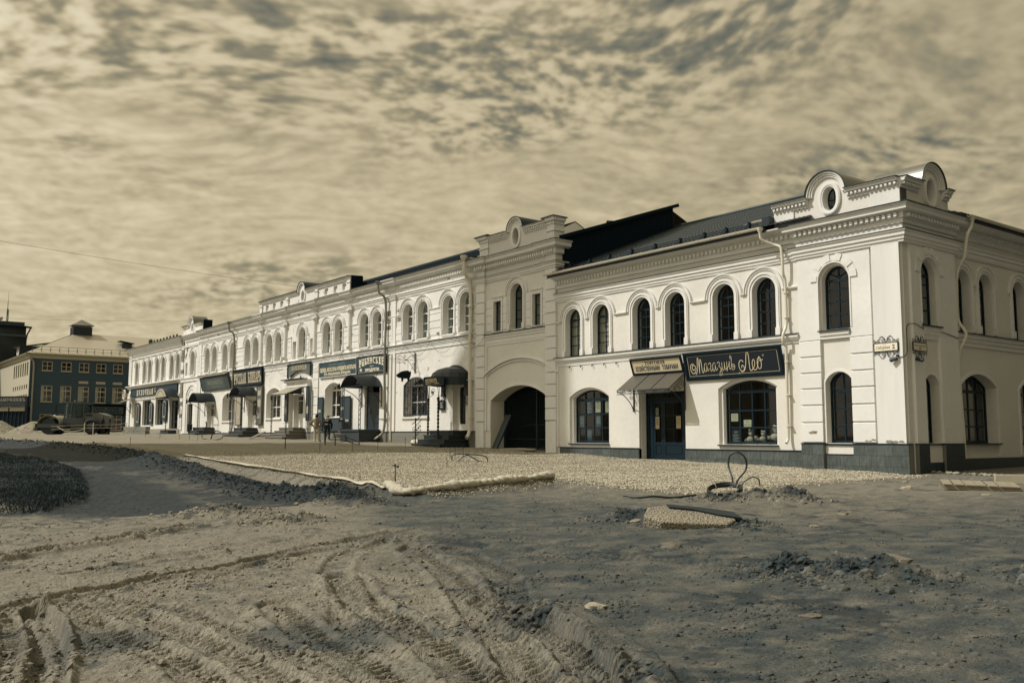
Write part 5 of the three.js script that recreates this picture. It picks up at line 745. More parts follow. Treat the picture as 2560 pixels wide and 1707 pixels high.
scatter('gravel_stones', 'loose pale crushed stone lying over the gravel bed', 'gravel', 110000, 3, (r) => { const t = r(), x = 1.4 - 34 * t * t * 0.6 - 6 * r(), z = 0.1 + 16.4 * r(), d = bedDist(x, z); if (d > 0.15 + 0.5 * r() * r()) return null; return [x, (d < 0 ? gravelY(x, z) : terrain(x, z)[0]) + 0.006, z, 0.012 + 0.020 * r() * r() + 0.006 * r()]; }, (r) => { const k = 0.32 + 0.95 * r(); return [0.43 * k, 0.395 * k, 0.305 * k]; });
// ---------- painted boards ----------
function canvasTex(w, h, draw) { const c = document.createElement('canvas'); c.width = w; c.height = h; const g = c.getContext('2d'); draw(g, w, h); const t = new THREE.CanvasTexture(c); t.colorSpace = THREE.SRGBColorSpace; t.magFilter = THREE.LinearFilter; t.minFilter = THREE.LinearMipmapLinearFilter; t.generateMipmaps = true; t.anisotropy = 8; return t; }
function fitText(g, s, x, y, w, h, font, weight = 'bold') { g.save(); g.font = `${weight} 100px ${font}`; g.textAlign = 'left'; g.textBaseline = 'alphabetic'; const m = g.measureText(s).width; g.translate(x, y); g.scale(w / m, h / 73); g.fillText(s, 0, 0); if (weight === 'bold') { g.strokeStyle = g.fillStyle; g.lineWidth = 5; g.strokeText(s, 0, 0); } g.restore(); }
const cream = '#d2c5a5', ink = '#0a2130', navy = '#04141f';
function printed(parent, x0, x1, y0, y1, z, draw, px = 160, rough = 0.85, name = 'painted_face') {
  const w = Math.min(1024, Math.max(32, Math.round((x1 - x0) * px))), h = Math.min(1024, Math.max(32, Math.round((y1 - y0) * px))), g = new THREE.PlaneGeometry(x1 - x0, y1 - y0); g.translate((x0 + x1) / 2, (y0 + y1) / 2, z);
  return obj(name, g, new THREE.MeshStandardMaterial({ map: canvasTex(w, h, draw), roughness: rough }), parent);
}
function board(name, label, category, x0, x1, y0, y1, z, tilt, frameM, fw, draw, px = 160) {
  const t = thing(name, label, category, [x0, y0, z]); t.rotation.x = tilt; const W = x1 - x0, H = y1 - y0;
  obj('backing', bx(0, W, 0, H, -0.05, 0), frameM, t);
  printed(t, fw * 0.9, W - fw * 0.9, fw * 0.9, H - fw * 0.9, 0.006, draw, px);
  if (fw) obj('frame', [poly(rect(0, W, 0, H), [rect(fw, W - fw, fw, H - fw)], 0, 0.035), poly(rect(fw * 0.3, W - fw * 0.3, fw * 0.3, H - fw * 0.3), [rect(fw * 0.7, W - fw * 0.7, fw * 0.7, H - fw * 0.7)], 0.035, 0.05)], frameM, t);
  obj('mounting', [bar([W * 0.2, H * 0.9, -0.05], [W * 0.2, H * 0.9 - 0.05, -0.26 * Math.max(0.2, Math.abs(tilt) * 3)], 0.04), bar([W * 0.8, H * 0.9, -0.05], [W * 0.8, H * 0.9 - 0.05, -0.26 * Math.max(0.2, Math.abs(tilt) * 3)], 0.04)], M.iron, t);
  return t;
}
board('shop_sign', 'cream board with dark lettering above the shop awning of the corner house', 'sign', -12.33, -9.44, 4.24, 4.93, 0.06, 0.33, M.frame, 0.075, (g, w, h) => { g.fillStyle = cream; g.fillRect(0, 0, w, h); g.fillStyle = ink; fitText(g, 'ТОРГОВЛЯ', w * 0.27, h * 0.40, w * 0.42, h * 0.25, 'serif'); fitText(g, 'ХОЗЯЙСТВЕННЫМИ', w * 0.06, h * 0.86, w * 0.51, h * 0.38, 'sans-serif'); fitText(g, 'ТОВАРАМИ', w * 0.615, h * 0.86, w * 0.32, h * 0.38, 'sans-serif'); }, 300);
board('shop_sign', 'large dark board with cream script lettering above a wide shop window', 'sign', -9.30, -4.62, 3.85, 4.98, 0.06, 0.22, M.frame, 0.13, (g, w, h) => {
  g.fillStyle = navy; g.fillRect(0, 0, w, h); g.strokeStyle = cream; g.lineWidth = h * 0.016; g.strokeRect(w * 0.018, h * 0.06, w * 0.964, h * 0.88); g.lineCap = 'round'; g.lineJoin = 'round';
  const S = (lw, ...c) => { g.lineWidth = h * lw; g.beginPath(); for (const s of c) { const p = s.map((v, i) => (i % 2 ? v * h : v * h)); if (p.length === 2) g.moveTo(...p); else g.bezierCurveTo(...p); } g.stroke(); };
  // capital M with its curl
  S(0.036, [0.42, 0.62], [0.40, 0.70, 0.30, 0.68, 0.30, 0.56], [0.30, 0.38, 0.52, 0.42, 0.50, 0.62], [0.48, 0.86, 0.22, 0.90, 0.20, 0.62], [0.19, 0.42, 0.30, 0.36, 0.40, 0.40]); S(0.034, [0.46, 0.86], [0.62, 0.80, 0.62, 0.10, 0.70, 0.14], [0.74, 0.20, 0.68, 0.70, 0.68, 0.82]); S(0.032, [0.68, 0.80], [0.72, 0.50, 0.80, 0.16, 0.84, 0.22], [0.88, 0.30, 0.80, 0.86, 0.90, 0.80], [0.95, 0.76, 0.97, 0.66, 0.98, 0.60]);
  const a = (x) => S(0.026, [x + 0.16, 0.44], [x + 0.08, 0.34, x, 0.48, x, 0.64], [x, 0.84, x + 0.12, 0.80, x + 0.16, 0.50], [x + 0.15, 0.72, x + 0.16, 0.84, x + 0.26, 0.64]);
  a(0.99); S(0.026, [1.25, 0.46], [1.30, 0.36, 1.42, 0.36, 1.36, 0.56], [1.30, 0.76, 1.34, 0.86, 1.46, 0.64]); a(1.46); S(0.026, [1.74, 0.44], [1.84, 0.30, 1.92, 0.46, 1.80, 0.58], [1.98, 0.62, 1.94, 1.02, 1.84, 1.00], [1.74, 0.96, 1.82, 0.78, 1.98, 0.64]);
  S(0.026, [1.99, 0.42], [1.95, 0.70, 1.98, 0.84, 2.06, 0.72], [2.12, 0.60, 2.12, 0.46, 2.13, 0.42], [2.10, 0.70, 2.14, 0.84, 2.22, 0.66]); S(0.026, [2.26, 0.40], [2.24, 0.60, 2.22, 0.80, 2.22, 0.80], [2.24, 0.60, 2.36, 0.64, 2.40, 0.40], [2.38, 0.60, 2.34, 0.84, 2.44, 0.68]); S(0.026, [2.48, 0.30], [2.40, 0.12, 2.60, 0.10, 2.52, 0.36], [2.48, 0.60, 2.46, 0.80, 2.56, 0.76], [2.72, 0.70, 2.66, 0.46, 2.54, 0.54], [2.46, 0.60, 2.62, 0.70, 2.60, 0.60]);
  // capital L, e, o
  S(0.036, [3.02, 0.70], [2.98, 0.56, 3.16, 0.58, 3.14, 0.74], [3.10, 0.94, 2.86, 0.86, 2.88, 0.60], [2.90, 0.36, 3.10, 0.34, 3.12, 0.46]); S(0.036, [2.96, 0.86], [3.30, 0.98, 3.26, 0.08, 3.40, 0.06], [3.50, 0.10, 3.40, 0.60, 3.42, 0.76], [3.44, 0.92, 3.54, 0.84, 3.58, 0.76]); S(0.034, [3.58, 0.78], [3.74, 0.66, 3.74, 0.38, 3.66, 0.40], [3.54, 0.44, 3.54, 0.88, 3.70, 0.84], [3.82, 0.80, 3.84, 0.60, 3.90, 0.48]); S(0.034, [3.96, 0.34], [3.80, 0.34, 3.80, 0.80, 3.92, 0.80], [4.06, 0.80, 4.08, 0.34, 3.96, 0.30], [3.90, 0.44, 4.00, 0.52, 4.12, 0.42]);
  g.fillStyle = cream; g.font = `bold ${h * 0.2}px serif`; g.fillText('„', h * 2.80, h * 0.93); g.fillText('“', h * 4.13, h * 0.36);
}, 218);
// signs of the old row
board('shop_sign', 'dark blue board with large cream arched lettering and a small painted fish', 'sign', -37.36, -33.56, 5.56, 6.70, 0.08, 0.06, M.frame, 0.07, (g, w, h) => { g.fillStyle = '#1d3947'; g.fillRect(0, 0, w, h); g.strokeStyle = cream; g.lineWidth = h * 0.018; g.strokeRect(w * 0.02, h * 0.05, w * 0.96, h * 0.9); g.fillStyle = '#e6dcc2'; const s = 'РЫБИНСКIЕ'; for (let i = 0; i < 9; i++) { const t = i / 8, lift = 0.18 * Math.sin(t * Math.PI); fitText(g, s[i], w * (0.06 + 0.895 * i / 9), h * (0.60 - lift), w * 0.086, h * (0.46 - lift * 0.5), 'serif'); } fitText(g, 'ПРОДУКТЫ', w * 0.27, h * 0.90, w * 0.5, h * 0.18, 'sans-serif'); g.fillStyle = '#9a9274'; g.beginPath(); g.ellipse(w * 0.5, h * 0.60, w * 0.06, h * 0.05, 0, 0, 7); g.fill(); g.beginPath(); g.moveTo(w * 0.55, h * 0.6); g.lineTo(w * 0.59, h * 0.55); g.lineTo(w * 0.59, h * 0.65); g.fill(); g.fillStyle = cream; g.beginPath(); g.ellipse(w * 0.12, h * 0.78, w * 0.045, h * 0.1, 0, 0, 7); g.fill(); });
board('shop_sign', 'wide dark board with two rows of tall narrow cream capitals', 'sign', -42.95, -37.44, 5.61, 6.70, 0.08, 0.02, M.frameW, 0.05, (g, w, h) => { g.fillStyle = '#24404c'; g.fillRect(0, 0, w, h); g.fillStyle = '#5d6f6c'; fitText(g, 'ЭТО МОЙ ВЫБОРЪ', w * 0.25, h * 0.28, w * 0.46, h * 0.15, 'serif'); g.fillStyle = cream; fitText(g, 'ОДЕЖДА, АКСЕССУАРЫ И ПРЕДМЕТЫ ИНТЕРЬЕРА', w * 0.015, h * 0.64, w * 0.97, h * 0.27, 'sans-serif'); fitText(g, 'ОТЪ ЛОКАЛЬНЫХЪ БРЕНДОВЪ', w * 0.13, h * 0.90, w * 0.72, h * 0.17, 'sans-serif'); });
{ // board with a round bite out of its lower edge
  const t = thing('shop_sign', 'grey board with arched lower edge and letters with painted shadow above the timber doorcase', 'sign', [-48.08, 5.86, 0.12]), W = 3.94, H = 1.02, arc = [[0, 0.02]]; for (let i = 0; i <= 14; i++) { const q = i / 14; arc.push([0.15 + (W - 0.3) * q, 0.05 + 0.44 * Math.sin(q * Math.PI)]); } arc.push([W, 0.02], [W, H], [0, H]);
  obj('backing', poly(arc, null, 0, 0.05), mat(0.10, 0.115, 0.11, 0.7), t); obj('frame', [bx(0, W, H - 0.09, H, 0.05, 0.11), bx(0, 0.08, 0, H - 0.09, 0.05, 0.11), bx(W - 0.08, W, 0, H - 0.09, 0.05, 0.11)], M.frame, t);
  const g = new THREE.PlaneGeometry(2.9, 0.40); g.translate(W / 2, 0.70, 0.056); obj('painted_face', g, new THREE.MeshStandardMaterial({ map: canvasTex(512, 72, (c, w, h) => { c.fillStyle = '#5b625c'; c.fillRect(0, 0, w, h); c.fillStyle = '#1d2f38'; fitText(c, 'БОГЕМIЯ', w * 0.055, h * 0.97, w * 0.9, h * 0.86, 'serif'); c.fillStyle = '#a39a7d'; fitText(c, 'БОГЕМIЯ', w * 0.04, h * 0.92, w * 0.9, h * 0.86, 'serif'); }), roughness: 0.7 }), t);  // flat letters; the dark offset copy paints their cast shadow
  const e = thing('wall_emblem', 'small dark pendant emblem below the arched grey board', 'emblem', [-46.1, 5.72, 0.02]); obj('pendant', poly([[0, 0.28], [0.12, 0.05], [0.06, -0.1], [0, -0.2], [-0.06, -0.1], [-0.12, 0.05]], null, 0, 0.04), M.ironGrey, e); obj('numeral', bx(-0.42, -0.28, -0.02, 0.1, 0, 0.02), M.ironGrey, e); obj('numeral', bx(0.28, 0.42, -0.02, 0.1, 0, 0.02), M.ironGrey, e);
}
board('shop_sign', 'tall black board with cramped ornate silver lettering over barrel canopy', 'sign', -59.25, -52.85, 5.62, 7.06, 0.12, 0.06, M.black, 0.1, (g, w, h) => { g.fillStyle = '#071722'; g.fillRect(0, 0, w, h); g.fillStyle = '#b3ab92'; fitText(g, 'РУССКАЯ', w * 0.04, h * 0.84, w * 0.42, h * 0.66, 'serif'); fitText(g, 'БЛИНАРЪ', w * 0.53, h * 0.84, w * 0.43, h * 0.66, 'serif'); });
board('shop_sign', 'faded grey tilted board with barely legible painted capitals', 'sign', -66.7, -59.75, 5.62, 6.82, 0.1, 0.26, M.ironGrey, 0.06, (g, w, h) => { g.fillStyle = '#4c5754'; g.fillRect(0, 0, w, h); g.fillStyle = '#3a4747'; g.fillRect(0, 0, w * 0.17, h); g.fillRect(w * 0.83, 0, w * 0.17, h); g.fillStyle = '#6f7669'; fitText(g, 'ФЕНИКСЪ', w * 0.24, h * 0.62, w * 0.52, h * 0.36, 'sans-serif'); g.fillRect(w * 0.33, h * 0.76, w * 0.34, h * 0.05); });
{ const t = thing('sign_shade', 'long grey tin shade fixed above the faded board', 'awning', [-67.2, 6.86, 0.1]); obj('shade_sheet', slab([0, 0.16, 0], [0, -0.02, 0.42], [6.9, -0.02, 0.42], [6.9, 0.16, 0], 0.02), mat(0.22, 0.2, 0.155, 0.5, { metalness: 0.3 }), t); obj('shade_stay', [bar([0.6, -0.1, 0], [0.6, 0, 0.4], 0.03), bar([6.3, -0.1, 0], [6.3, 0, 0.4], 0.03)], M.iron, t); }
board('bakery_sign', 'long dark fascia with spaced cream capitals across the bakery front', 'sign', -90.0, -73.95, 5.80, 6.70, 0.08, 0, M.frame, 0.05, (g, w, h) => { g.fillStyle = '#16303e'; g.fillRect(0, 0, w, h); g.fillStyle = '#cfc29e'; const s = 'БУЛОЧНАЯ'; for (let i = 0; i < 8; i++) fitText(g, s[i], w * (0.135 + 0.048 * i), h * 0.86, w * 0.034, h * 0.68, 'serif'); g.lineWidth = h * 0.1; g.strokeStyle = '#cfc29e'; g.beginPath(); g.arc(w * 0.55, h * 0.4, h * 0.26, 0, 5); g.stroke(); }, 64);
// ---------- the shop awning of the corner house ----------
function scroll(cx, cy, z, r, turns, dir = 1, start = 0) { const p = []; for (let i = 0; i <= 16; i++) { const t = i / 16, a = start + dir * t * turns * 6.283, q = r * (1 - 0.8 * t); p.push([cx + q * Math.cos(a), cy + q * Math.sin(a), z]); } return p; }
{
  const A = thing('shop_awning', 'sloping grey tin awning on wrought iron scroll brackets over the shop door', 'awning', [0, 0, 0]);
  obj('roof_sheet', slab([-12.39, 4.24, 0.02], [-12.39, 3.55, 1.02], [-9.43, 3.55, 1.02], [-9.43, 4.24, 0.02], 0.015), mat(0.125, 0.115, 0.092, 0.45, { metalness: 0.35, map: plasterTone }), A);
  for (const x of [-11.4, -10.4]) obj('seam', bar([x, 4.245, 0.03], [x, 3.56, 1.02], 0.02), M.ironGrey, A);
  obj('front_rail', [bar([-12.4, 3.50, 0.98], [-9.42, 3.50, 0.98], 0.03), bar([-12.4, 3.38, 0.98], [-9.42, 3.38, 0.98], 0.025), bar([-12.4, 3.44, 0.98], [-9.42, 3.44, 0.98], 0.015)], M.iron, A);
  for (let i = 0; i < 5; i++) { const x = -12.2 + i * 0.64; obj('fringe_scroll', [tube(scroll(x, 3.44, 0.98, 0.055, 1.2), 0.009, 16, 4), tube(scroll(x + 0.13, 3.44, 0.98, 0.055, 1.2, -1, 3.14), 0.009, 16, 4)], M.iron, A); }
  for (const x of [-12.36, -9.46]) {
    const turn = (pts) => pts.map(([u, v]) => [x, v, u]);
    const b = obj('bracket', [bar([x, 4.22, 0.03], [x, 2.72, 0.03], 0.04), bar([x, 4.2, 0.04], [x, 3.53, 1.0], 0.03), tube(turn([[0.98, 3.46], [0.75, 3.42], [0.45, 3.24], [0.2, 3.0], [0.06, 2.75]]), 0.018, 20, 6)], M.iron, A);
    obj('scroll_work', [tube(turn(scroll(0.28, 3.72, 0, 0.20, 1.6, 1, 1.2).map((p) => [p[0], p[1]])), 0.013, 24, 5), tube(turn(scroll(0.6, 3.52, 0, 0.11, 1.5, -1, 2.2)), 0.011, 20, 5), tube(turn(scroll(0.16, 3.28, 0, 0.11, 1.5, -1, 1.0)), 0.011, 20, 5), tube(turn(scroll(0.1, 2.86, 0, 0.06, 1.3, 1, 1.6)), 0.010, 16, 5), tube(turn([[0.28, 3.5], [0.45, 3.6], [0.55, 3.75]]), 0.011, 8, 5), tube(turn(scroll(0.05, 2.70, 0, 0.05, 1.2, 1, 0)), 0.012, 16, 5)], M.iron, b);
  }
}
// ---------- street name plates on the corner ----------
function plate(label, turn, cx, y, lines, at, rotY) {
  const t = thing('street_plate', label, 'sign', at, rotY);
  obj('plate', bx(-0.44, 0.44, -0.15, 0.15, 0, 0.03), M.iron, t); printed(t, -0.40, 0.40, -0.12, 0.12, 0.033, lines, 420, 0.5);
  const sc = []; for (const s of [-1, 1]) for (const v of [-1, 1]) { const f = (p) => p.map(([a, b]) => [a, b, 0.015]); sc.push(tube(f([[s * 0.02, v * 0.15], [s * 0.06, v * 0.30], [s * 0.16, v * 0.36], [s * 0.27, v * 0.24], [s * 0.40, v * 0.17]]), 0.010, 18, 4), tube(f(scroll(s * 0.12, v * 0.23, 0, 0.07, 1.3, s * v, 1.6 * v)), 0.008, 16, 4), tube(f(scroll(s * 0.40, v * 0.21, 0, 0.05, 1.2, -s * v, 1.6 * v)), 0.008, 14, 4), tube(f(scroll(s * 0.25, v * 0.19, 0, 0.045, 1.2, s * v, 0)), 0.007, 12, 4)); }
  obj('scroll_work', sc, M.iron, t); return t;
}
plate('white street name plate with iron scrolls on the sunlit face of the corner pilaster', same, 0, 0, (g, w, h) => { g.fillStyle = '#e9e1cb'; g.fillRect(0, 0, w, h); g.fillStyle = '#1b2a30'; g.font = `${h * 0.17}px serif`; g.fillText('улица', w * 0.36, h * 0.26); fitText(g, 'Соборная', w * 0.05, h * 0.75, w * 0.63, h * 0.42, 'serif', 'italic bold'); fitText(g, '2', w * 0.78, h * 0.80, w * 0.12, h * 0.56, 'serif'); }, [-0.60, 4.55, 0.155], 0);
plate('white street name plate with iron scrolls on the shaded side of the corner', side, 0, 0, (g, w, h) => { g.fillStyle = '#d8cfb6'; g.fillRect(0, 0, w, h); g.fillStyle = '#1b2a30'; fitText(g, 'Волжская набережная', w * 0.06, h * 0.45, w * 0.86, h * 0.22, 'serif', 'italic bold'); fitText(g, '65', w * 0.42, h * 0.85, w * 0.16, h * 0.28, 'serif'); }, [0.10, 4.55, -0.62], Math.PI / 2);
for (const [at, ry, lab] of [[[-0.2, 4.14, 0.155], -0.9, 'black security camera below the sunlit street name plate'], [[0.105, 4.14, -0.42], 2.2, 'black security camera below the shaded street name plate']]) {
  const t = thing('security_camera', lab, 'camera', at); obj('mount', [cyl([0, 0.1, 0], [0, 0.1, at[0] > 0 ? 0 : 0.08], 0.04), cyl([0, 0.1, at[0] > 0 ? 0 : 0.08], [0, 0.0, at[0] > 0 ? 0 : 0.1], 0.018), ball([0, 0.0, 0.06], 0.035)].slice(at[0] > 0 ? 1 : 0), M.iron, t);
  const d = at[0] > 0 ? [0.22, -0.08, 0.05] : [-0.20, -0.07, 0.12]; obj('housing', [cyl([0, 0, 0.06], d, 0.042, 0.045, 10), cyl([d[0] * 0.2, 0.02, 0.06], [d[0] * 1.15, d[1] + 0.02, d[2]], 0.05, 0.05, 8)], M.iron, t);
}
{ const t = obj('wall_cable', [tube([[-0.2, 4.2, 0.17], [0.0, 4.2, 0.16], [0.02, 4.3, 0.02], [0.03, 5.2, -0.05], [0.03, 5.28, -0.2], [0.115, 5.3, -0.35], [0.115, 5.18, -0.9], [0.13, 5.15, -1.9], [0.115, 5.08, -2.6], [0.115, 5.0, -3.2]], 0.012, 60, 5)], M.iron); tag(t, 'thin black cable climbing the corner pilaster towards the shaded upper window', 'cable'); }
// ---------- papers in shop windows and doors ----------
const paper = (label, x0, x1, y0, y1, z, dark, draw) => { const t = thing('window_notice', label, 'notice', [x0, y0, z]); obj('sheet', bx(0, x1 - x0, 0, y1 - y0, -0.004, 0), mat(0.5, 0.46, 0.36, 0.8), t); printed(t, 0, x1 - x0, 0, y1 - y0, 0.002, draw, 300, 0.8, 'print'); };
const lines = (bg, fg, n, head) => (g, w, h) => { g.fillStyle = bg; g.fillRect(0, 0, w, h); g.fillStyle = fg; if (head) { g.font = `bold ${h * 0.17}px sans-serif`; g.textAlign = 'center'; g.fillText(head, w / 2, h * 0.28); } for (let i = 0; i < n; i++) g.fillRect(w * (0.12 + 0.06 * (i % 3)), h * (head ? 0.42 : 0.15) + i * h * 0.6 / n, w * (0.7 - 0.1 * (i % 2)), h * 0.028); };
paper('dark hours sheet in the top row of the left shop window', -15.88, -15.42, 2.68, 3.26, -0.36, 1, lines('#12303f', '#a9a68e', 5, 'LEO')); paper('pale poster beside the dark hours sheet in the left shop window', -15.2, -14.86, 2.72, 3.26, -0.36, 0, lines('#b5aa8b', '#39474a', 9)); paper('pale poster at the right edge of the left shop window', -14.55, -14.2, 2.70, 3.24, -0.36, 0, lines('#aaa084', '#4b5655', 6)); paper('framed dark print in the middle row of the left shop window', -16.35, -15.98, 2.06, 2.60, -0.36, 0, lines('#39505a', '#8f907f', 5)); paper('dark text sheet in the middle row of the left shop window', -15.2, -14.82, 2.06, 2.6, -0.36, 0, lines('#17323f', '#8a8c7c', 9)); paper('dark text sheet in the bottom row of the left shop window', -15.86, -15.44, 1.42, 1.98, -0.36, 0, lines('#17323f', '#6f7a74', 9));
paper('small cream note taped in the wide shop window under the script sign', -7.46, -7.12, 2.22, 2.52, -0.355, 0, lines('#bfb596', '#5f665c', 3)); paper('cream handwritten note in the middle of the wide shop window', -6.86, -6.5, 2.0, 2.27, -0.355, 0, (g, w, h) => { g.fillStyle = '#c9bf9f'; g.fillRect(0, 0, w, h); g.fillStyle = '#4a5350'; g.font = `${h * 0.32}px serif`; g.textAlign = 'center'; g.fillText('Мы', w / 2, h * 0.42); g.fillText('работаем', w / 2, h * 0.82); }); paper('dark hours sheet low in the wide shop window', -7.44, -7.06, 1.42, 1.92, -0.355, 1, lines('#10202a', '#b0ac94', 5, 'LEO'));
paper('pale notice on the narrow leaf of the shop door', -11.52, -11.30, 1.96, 2.47, -0.405, 0, lines('#b8ad8d', '#5f655a', 9)); paper('grey notice high on the narrow leaf of the shop door', -11.50, -11.33, 2.52, 2.84, -0.405, 0, lines('#7d8279', '#4a5558', 7)); paper('cream poster on the wide leaf of the shop door', -10.35, -10.1, 1.97, 2.47, -0.405, 0, lines('#b3a888', '#3d4a4c', 6));
// soft toys lying in the wide shop window
for (const [x, y, z, s, lab] of [[-6.72, 1.52, -0.62, 1, 'plump pale soft toy lying in the wide shop window'], [-6.15, 1.55, -0.6, 0.8, 'grey soft toy leaning in the wide shop window'], [-5.55, 1.62, -0.58, 1.1, 'tall pale soft toy with long snout in the wide shop window'], [-1.95, 1.62, -0.6, 0.7, 'pale soft toy sitting in the corner pavilion window']]) { const t = thing('soft_toy', lab, 'toy', [x, y, z]); obj('toy_body', [ball([0, 0, 0], 0.2 * s, 0.72), ball([0.2 * s, 0.06, 0], 0.14 * s, 0.8), ball([-0.22 * s, -0.03, 0.02], 0.1 * s, 0.7)], mat(0.42, 0.37, 0.28, 1), t); obj('toy_head', [ball([0.05, 0.26 * s, 0.05], 0.13 * s), ball([0.1, 0.22 * s, 0.14], 0.07 * s, 0.8), ball([-0.05 * s, 0.36 * s, 0.03], 0.05 * s), ball([0.15 * s, 0.36 * s, 0.03], 0.05 * s)], mat(0.5, 0.45, 0.34, 1), t); }
{ const t = obj('display_shelf', [bx(-7.6, -5.1, 1.25, 1.36, -1.2, -0.45)], mat(0.3, 0.28, 0.22, 0.9)); tag(t, 'low pale display shelf behind the glass of the wide shop window', 'shelf'); const u = obj('display_shelf', [bx(-2.95, -1.95, 1.30, 1.44, -1.0, -0.5)], mat(0.3, 0.28, 0.22, 0.9)); tag(u, 'low display shelf behind the glass of the corner pavilion window', 'shelf'); }
// notice on the gate
{ const t = thing('gate_notice', 'white notice plate wired to the bars of the iron gate', 'sign', [-18.72, 2.46, -0.91]); obj('plate', bx(0, 0.5, 0, 0.4, -0.012, 0), M.frameW, t); printed(t, 0.01, 0.49, 0.01, 0.39, 0.003, (g, w, h) => { g.fillStyle = '#d3c7a6'; g.fillRect(0, 0, w, h); g.fillStyle = '#27363c'; fitText(g, 'У ВОРОТ', w * 0.22, h * 0.33, w * 0.56, h * 0.13, 'sans-serif'); fitText(g, 'МАШИНЫ', w * 0.22, h * 0.58, w * 0.56, h * 0.13, 'sans-serif'); fitText(g, 'НЕ СТАВИТЬ', w * 0.12, h * 0.83, w * 0.76, h * 0.13, 'sans-serif'); }, 300); }
// small lamp hooks along the shop front
for (let i = 0; i < 5; i++) { const x = -16.5 + i * 0.78, t = obj('lamp_hook', [cyl([x, 4.86, 0], [x, 4.86, 0.07], 0.012, 0.012, 6), cyl([x, 4.86, 0.07], [x, 4.78, 0.08], 0.022, 0.03, 8)], M.ironGrey); tag(t, 'small lamp hook in the row under the sill of the corner house', 'hook', 'lamp hooks under the sill'); }
// ---------- canopies, steps and shop fittings of the old row ----------
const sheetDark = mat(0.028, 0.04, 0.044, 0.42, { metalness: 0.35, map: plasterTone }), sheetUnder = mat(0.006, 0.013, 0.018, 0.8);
function lantern(parent, x, y, z) { obj('lantern', [cyl([x, y + 0.18, z], [x, y + 0.26, z], 0.03, 0.01, 6), cyl([x, y + 0.12, z], [x, y + 0.18, z], 0.11, 0.04, 6), cyl([x, y - 0.12, z], [x, y + 0.12, z], 0.05, 0.08, 6), cyl([x, y - 0.18, z], [x, y - 0.12, z], 0.02, 0.05, 6)], M.iron, parent); }
function barrel(name, label, cx, hw, ys, rise, zo, o = {}) {
  const t = thing(name, label, 'canopy', [cx, ys, 0]);
  obj('roof_sheet', archBand(0, hw - 0.02, rise - 0.02, -0.005, 0, 0.02, 0.01, zo, 22), sheetDark, t);
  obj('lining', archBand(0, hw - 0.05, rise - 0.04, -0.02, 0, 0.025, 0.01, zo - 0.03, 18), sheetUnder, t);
  obj('front_arch', [archBand(0, hw - 0.07, rise - 0.05, -0.03, 0, 0.06, zo - 0.03, zo + 0.012, 18), bar([-hw, -0.02, zo - 0.02], [hw, -0.02, zo - 0.02], 0.04)], M.iron, t);
  if (o.face) { const pts = archPts(0, hw - 0.03, 0, 0.001, rise - 0.03, 16); obj('tympanum', poly(pts, null, zo + 0.013, zo + 0.035), mat(0.42, 0.38, 0.28, 0.8), t); obj('tympanum_ring', [archBand(0, hw * 0.62, rise * 0.6, 0.08, 0.09, 0.05, zo + 0.036, zo + 0.05, 14)], M.ironGrey, t); }
  for (const s of [-1, 1]) { obj('side_beam', bar([s * hw, -0.02, 0], [s * hw, -0.02, zo], 0.04), M.iron, t); obj('bracket', [tube([[s * (hw - 0.02), -0.04, zo - 0.1], [s * (hw - 0.02), -0.22, zo * 0.7], [s * (hw - 0.02), -0.55, zo * 0.32], [s * (hw - 0.02), -1.0, 0.06]], 0.022, 18, 6), bar([s * (hw - 0.02), 0, 0.04], [s * (hw - 0.02), -1.25, 0.04], 0.04)], M.iron, t); }
  for (const s of o.posts ?? []) { const g = []; for (const d of [-0.11, 0.11]) g.push(bar([s * (hw - 0.2) + d, 0, zo - 0.12], [s * (hw - 0.2) + d, o.foot - ys, zo - 0.12], 0.035)); for (let y = o.foot - ys + 0.1; y < -0.2; y += 0.3) g.push(bar([s * (hw - 0.2) - 0.11, y, zo - 0.12], [s * (hw - 0.2) + 0.11, y + 0.28, zo - 0.12], 0.018)); obj('post', g, M.iron, t); }
  for (const s of o.lamps ?? []) lantern(t, s * hw * 0.95, 0.02, zo + 0.12);
  return t;
}
barrel('barrel_canopy', 'dark barrel canopy with lanterns beside the fish sign', -35.5, 1.3, 4.70, 0.72, 1.55, { posts: [-1, 1], foot: 1.5, lamps: [-1, 1] });
barrel('barrel_canopy', 'dark barrel canopy on lattice posts below the black ornate sign', -55.42, 1.38, 4.80, 0.72, 1.35, { posts: [-1, 1], foot: 2.0, lamps: [-1, 1] });
barrel('barrel_canopy', 'dark barrel canopy on lattice posts beside the narrow worn bay', -64.85, 1.32, 4.62, 0.76, 1.55, { posts: [-1, 1], foot: 2.0, lamps: [-1] });
barrel('barrel_canopy', 'dark barrel canopy with pale carved tympanum at the bakery door', -75.25, 1.75, 5.36, 0.85, 1.25, { face: true, posts: [1], foot: 2.0 });
{ // lean-to canopy at the far corner of the bakery
  const t = thing('corner_canopy', 'small pointed tin canopy at the far corner of the bakery', 'canopy', [-89.2, 5.3, 0]); obj('roof_sheet', [...slab([-1.3, 0.0, 1.3], [1.2, 0.0, 1.3], [1.0, 0.5, 0], [-0.9, 0.5, 0], 0.03)], mat(0.16, 0.15, 0.12, 0.5, { metalness: 0.3 }), t); obj('bracket', [bar([-0.9, -0.1, 0.05], [-0.9, -1.2, 0.05], 0.05), tube([[-0.9, -0.05, 1.1], [-0.9, -0.35, 0.7], [-0.9, -1.1, 0.1]], 0.025, 12, 5), tube(scroll(-0.9, -0.4, 0.1, 0.25, 1.4), 0.02, 18, 5)], M.iron, t); }
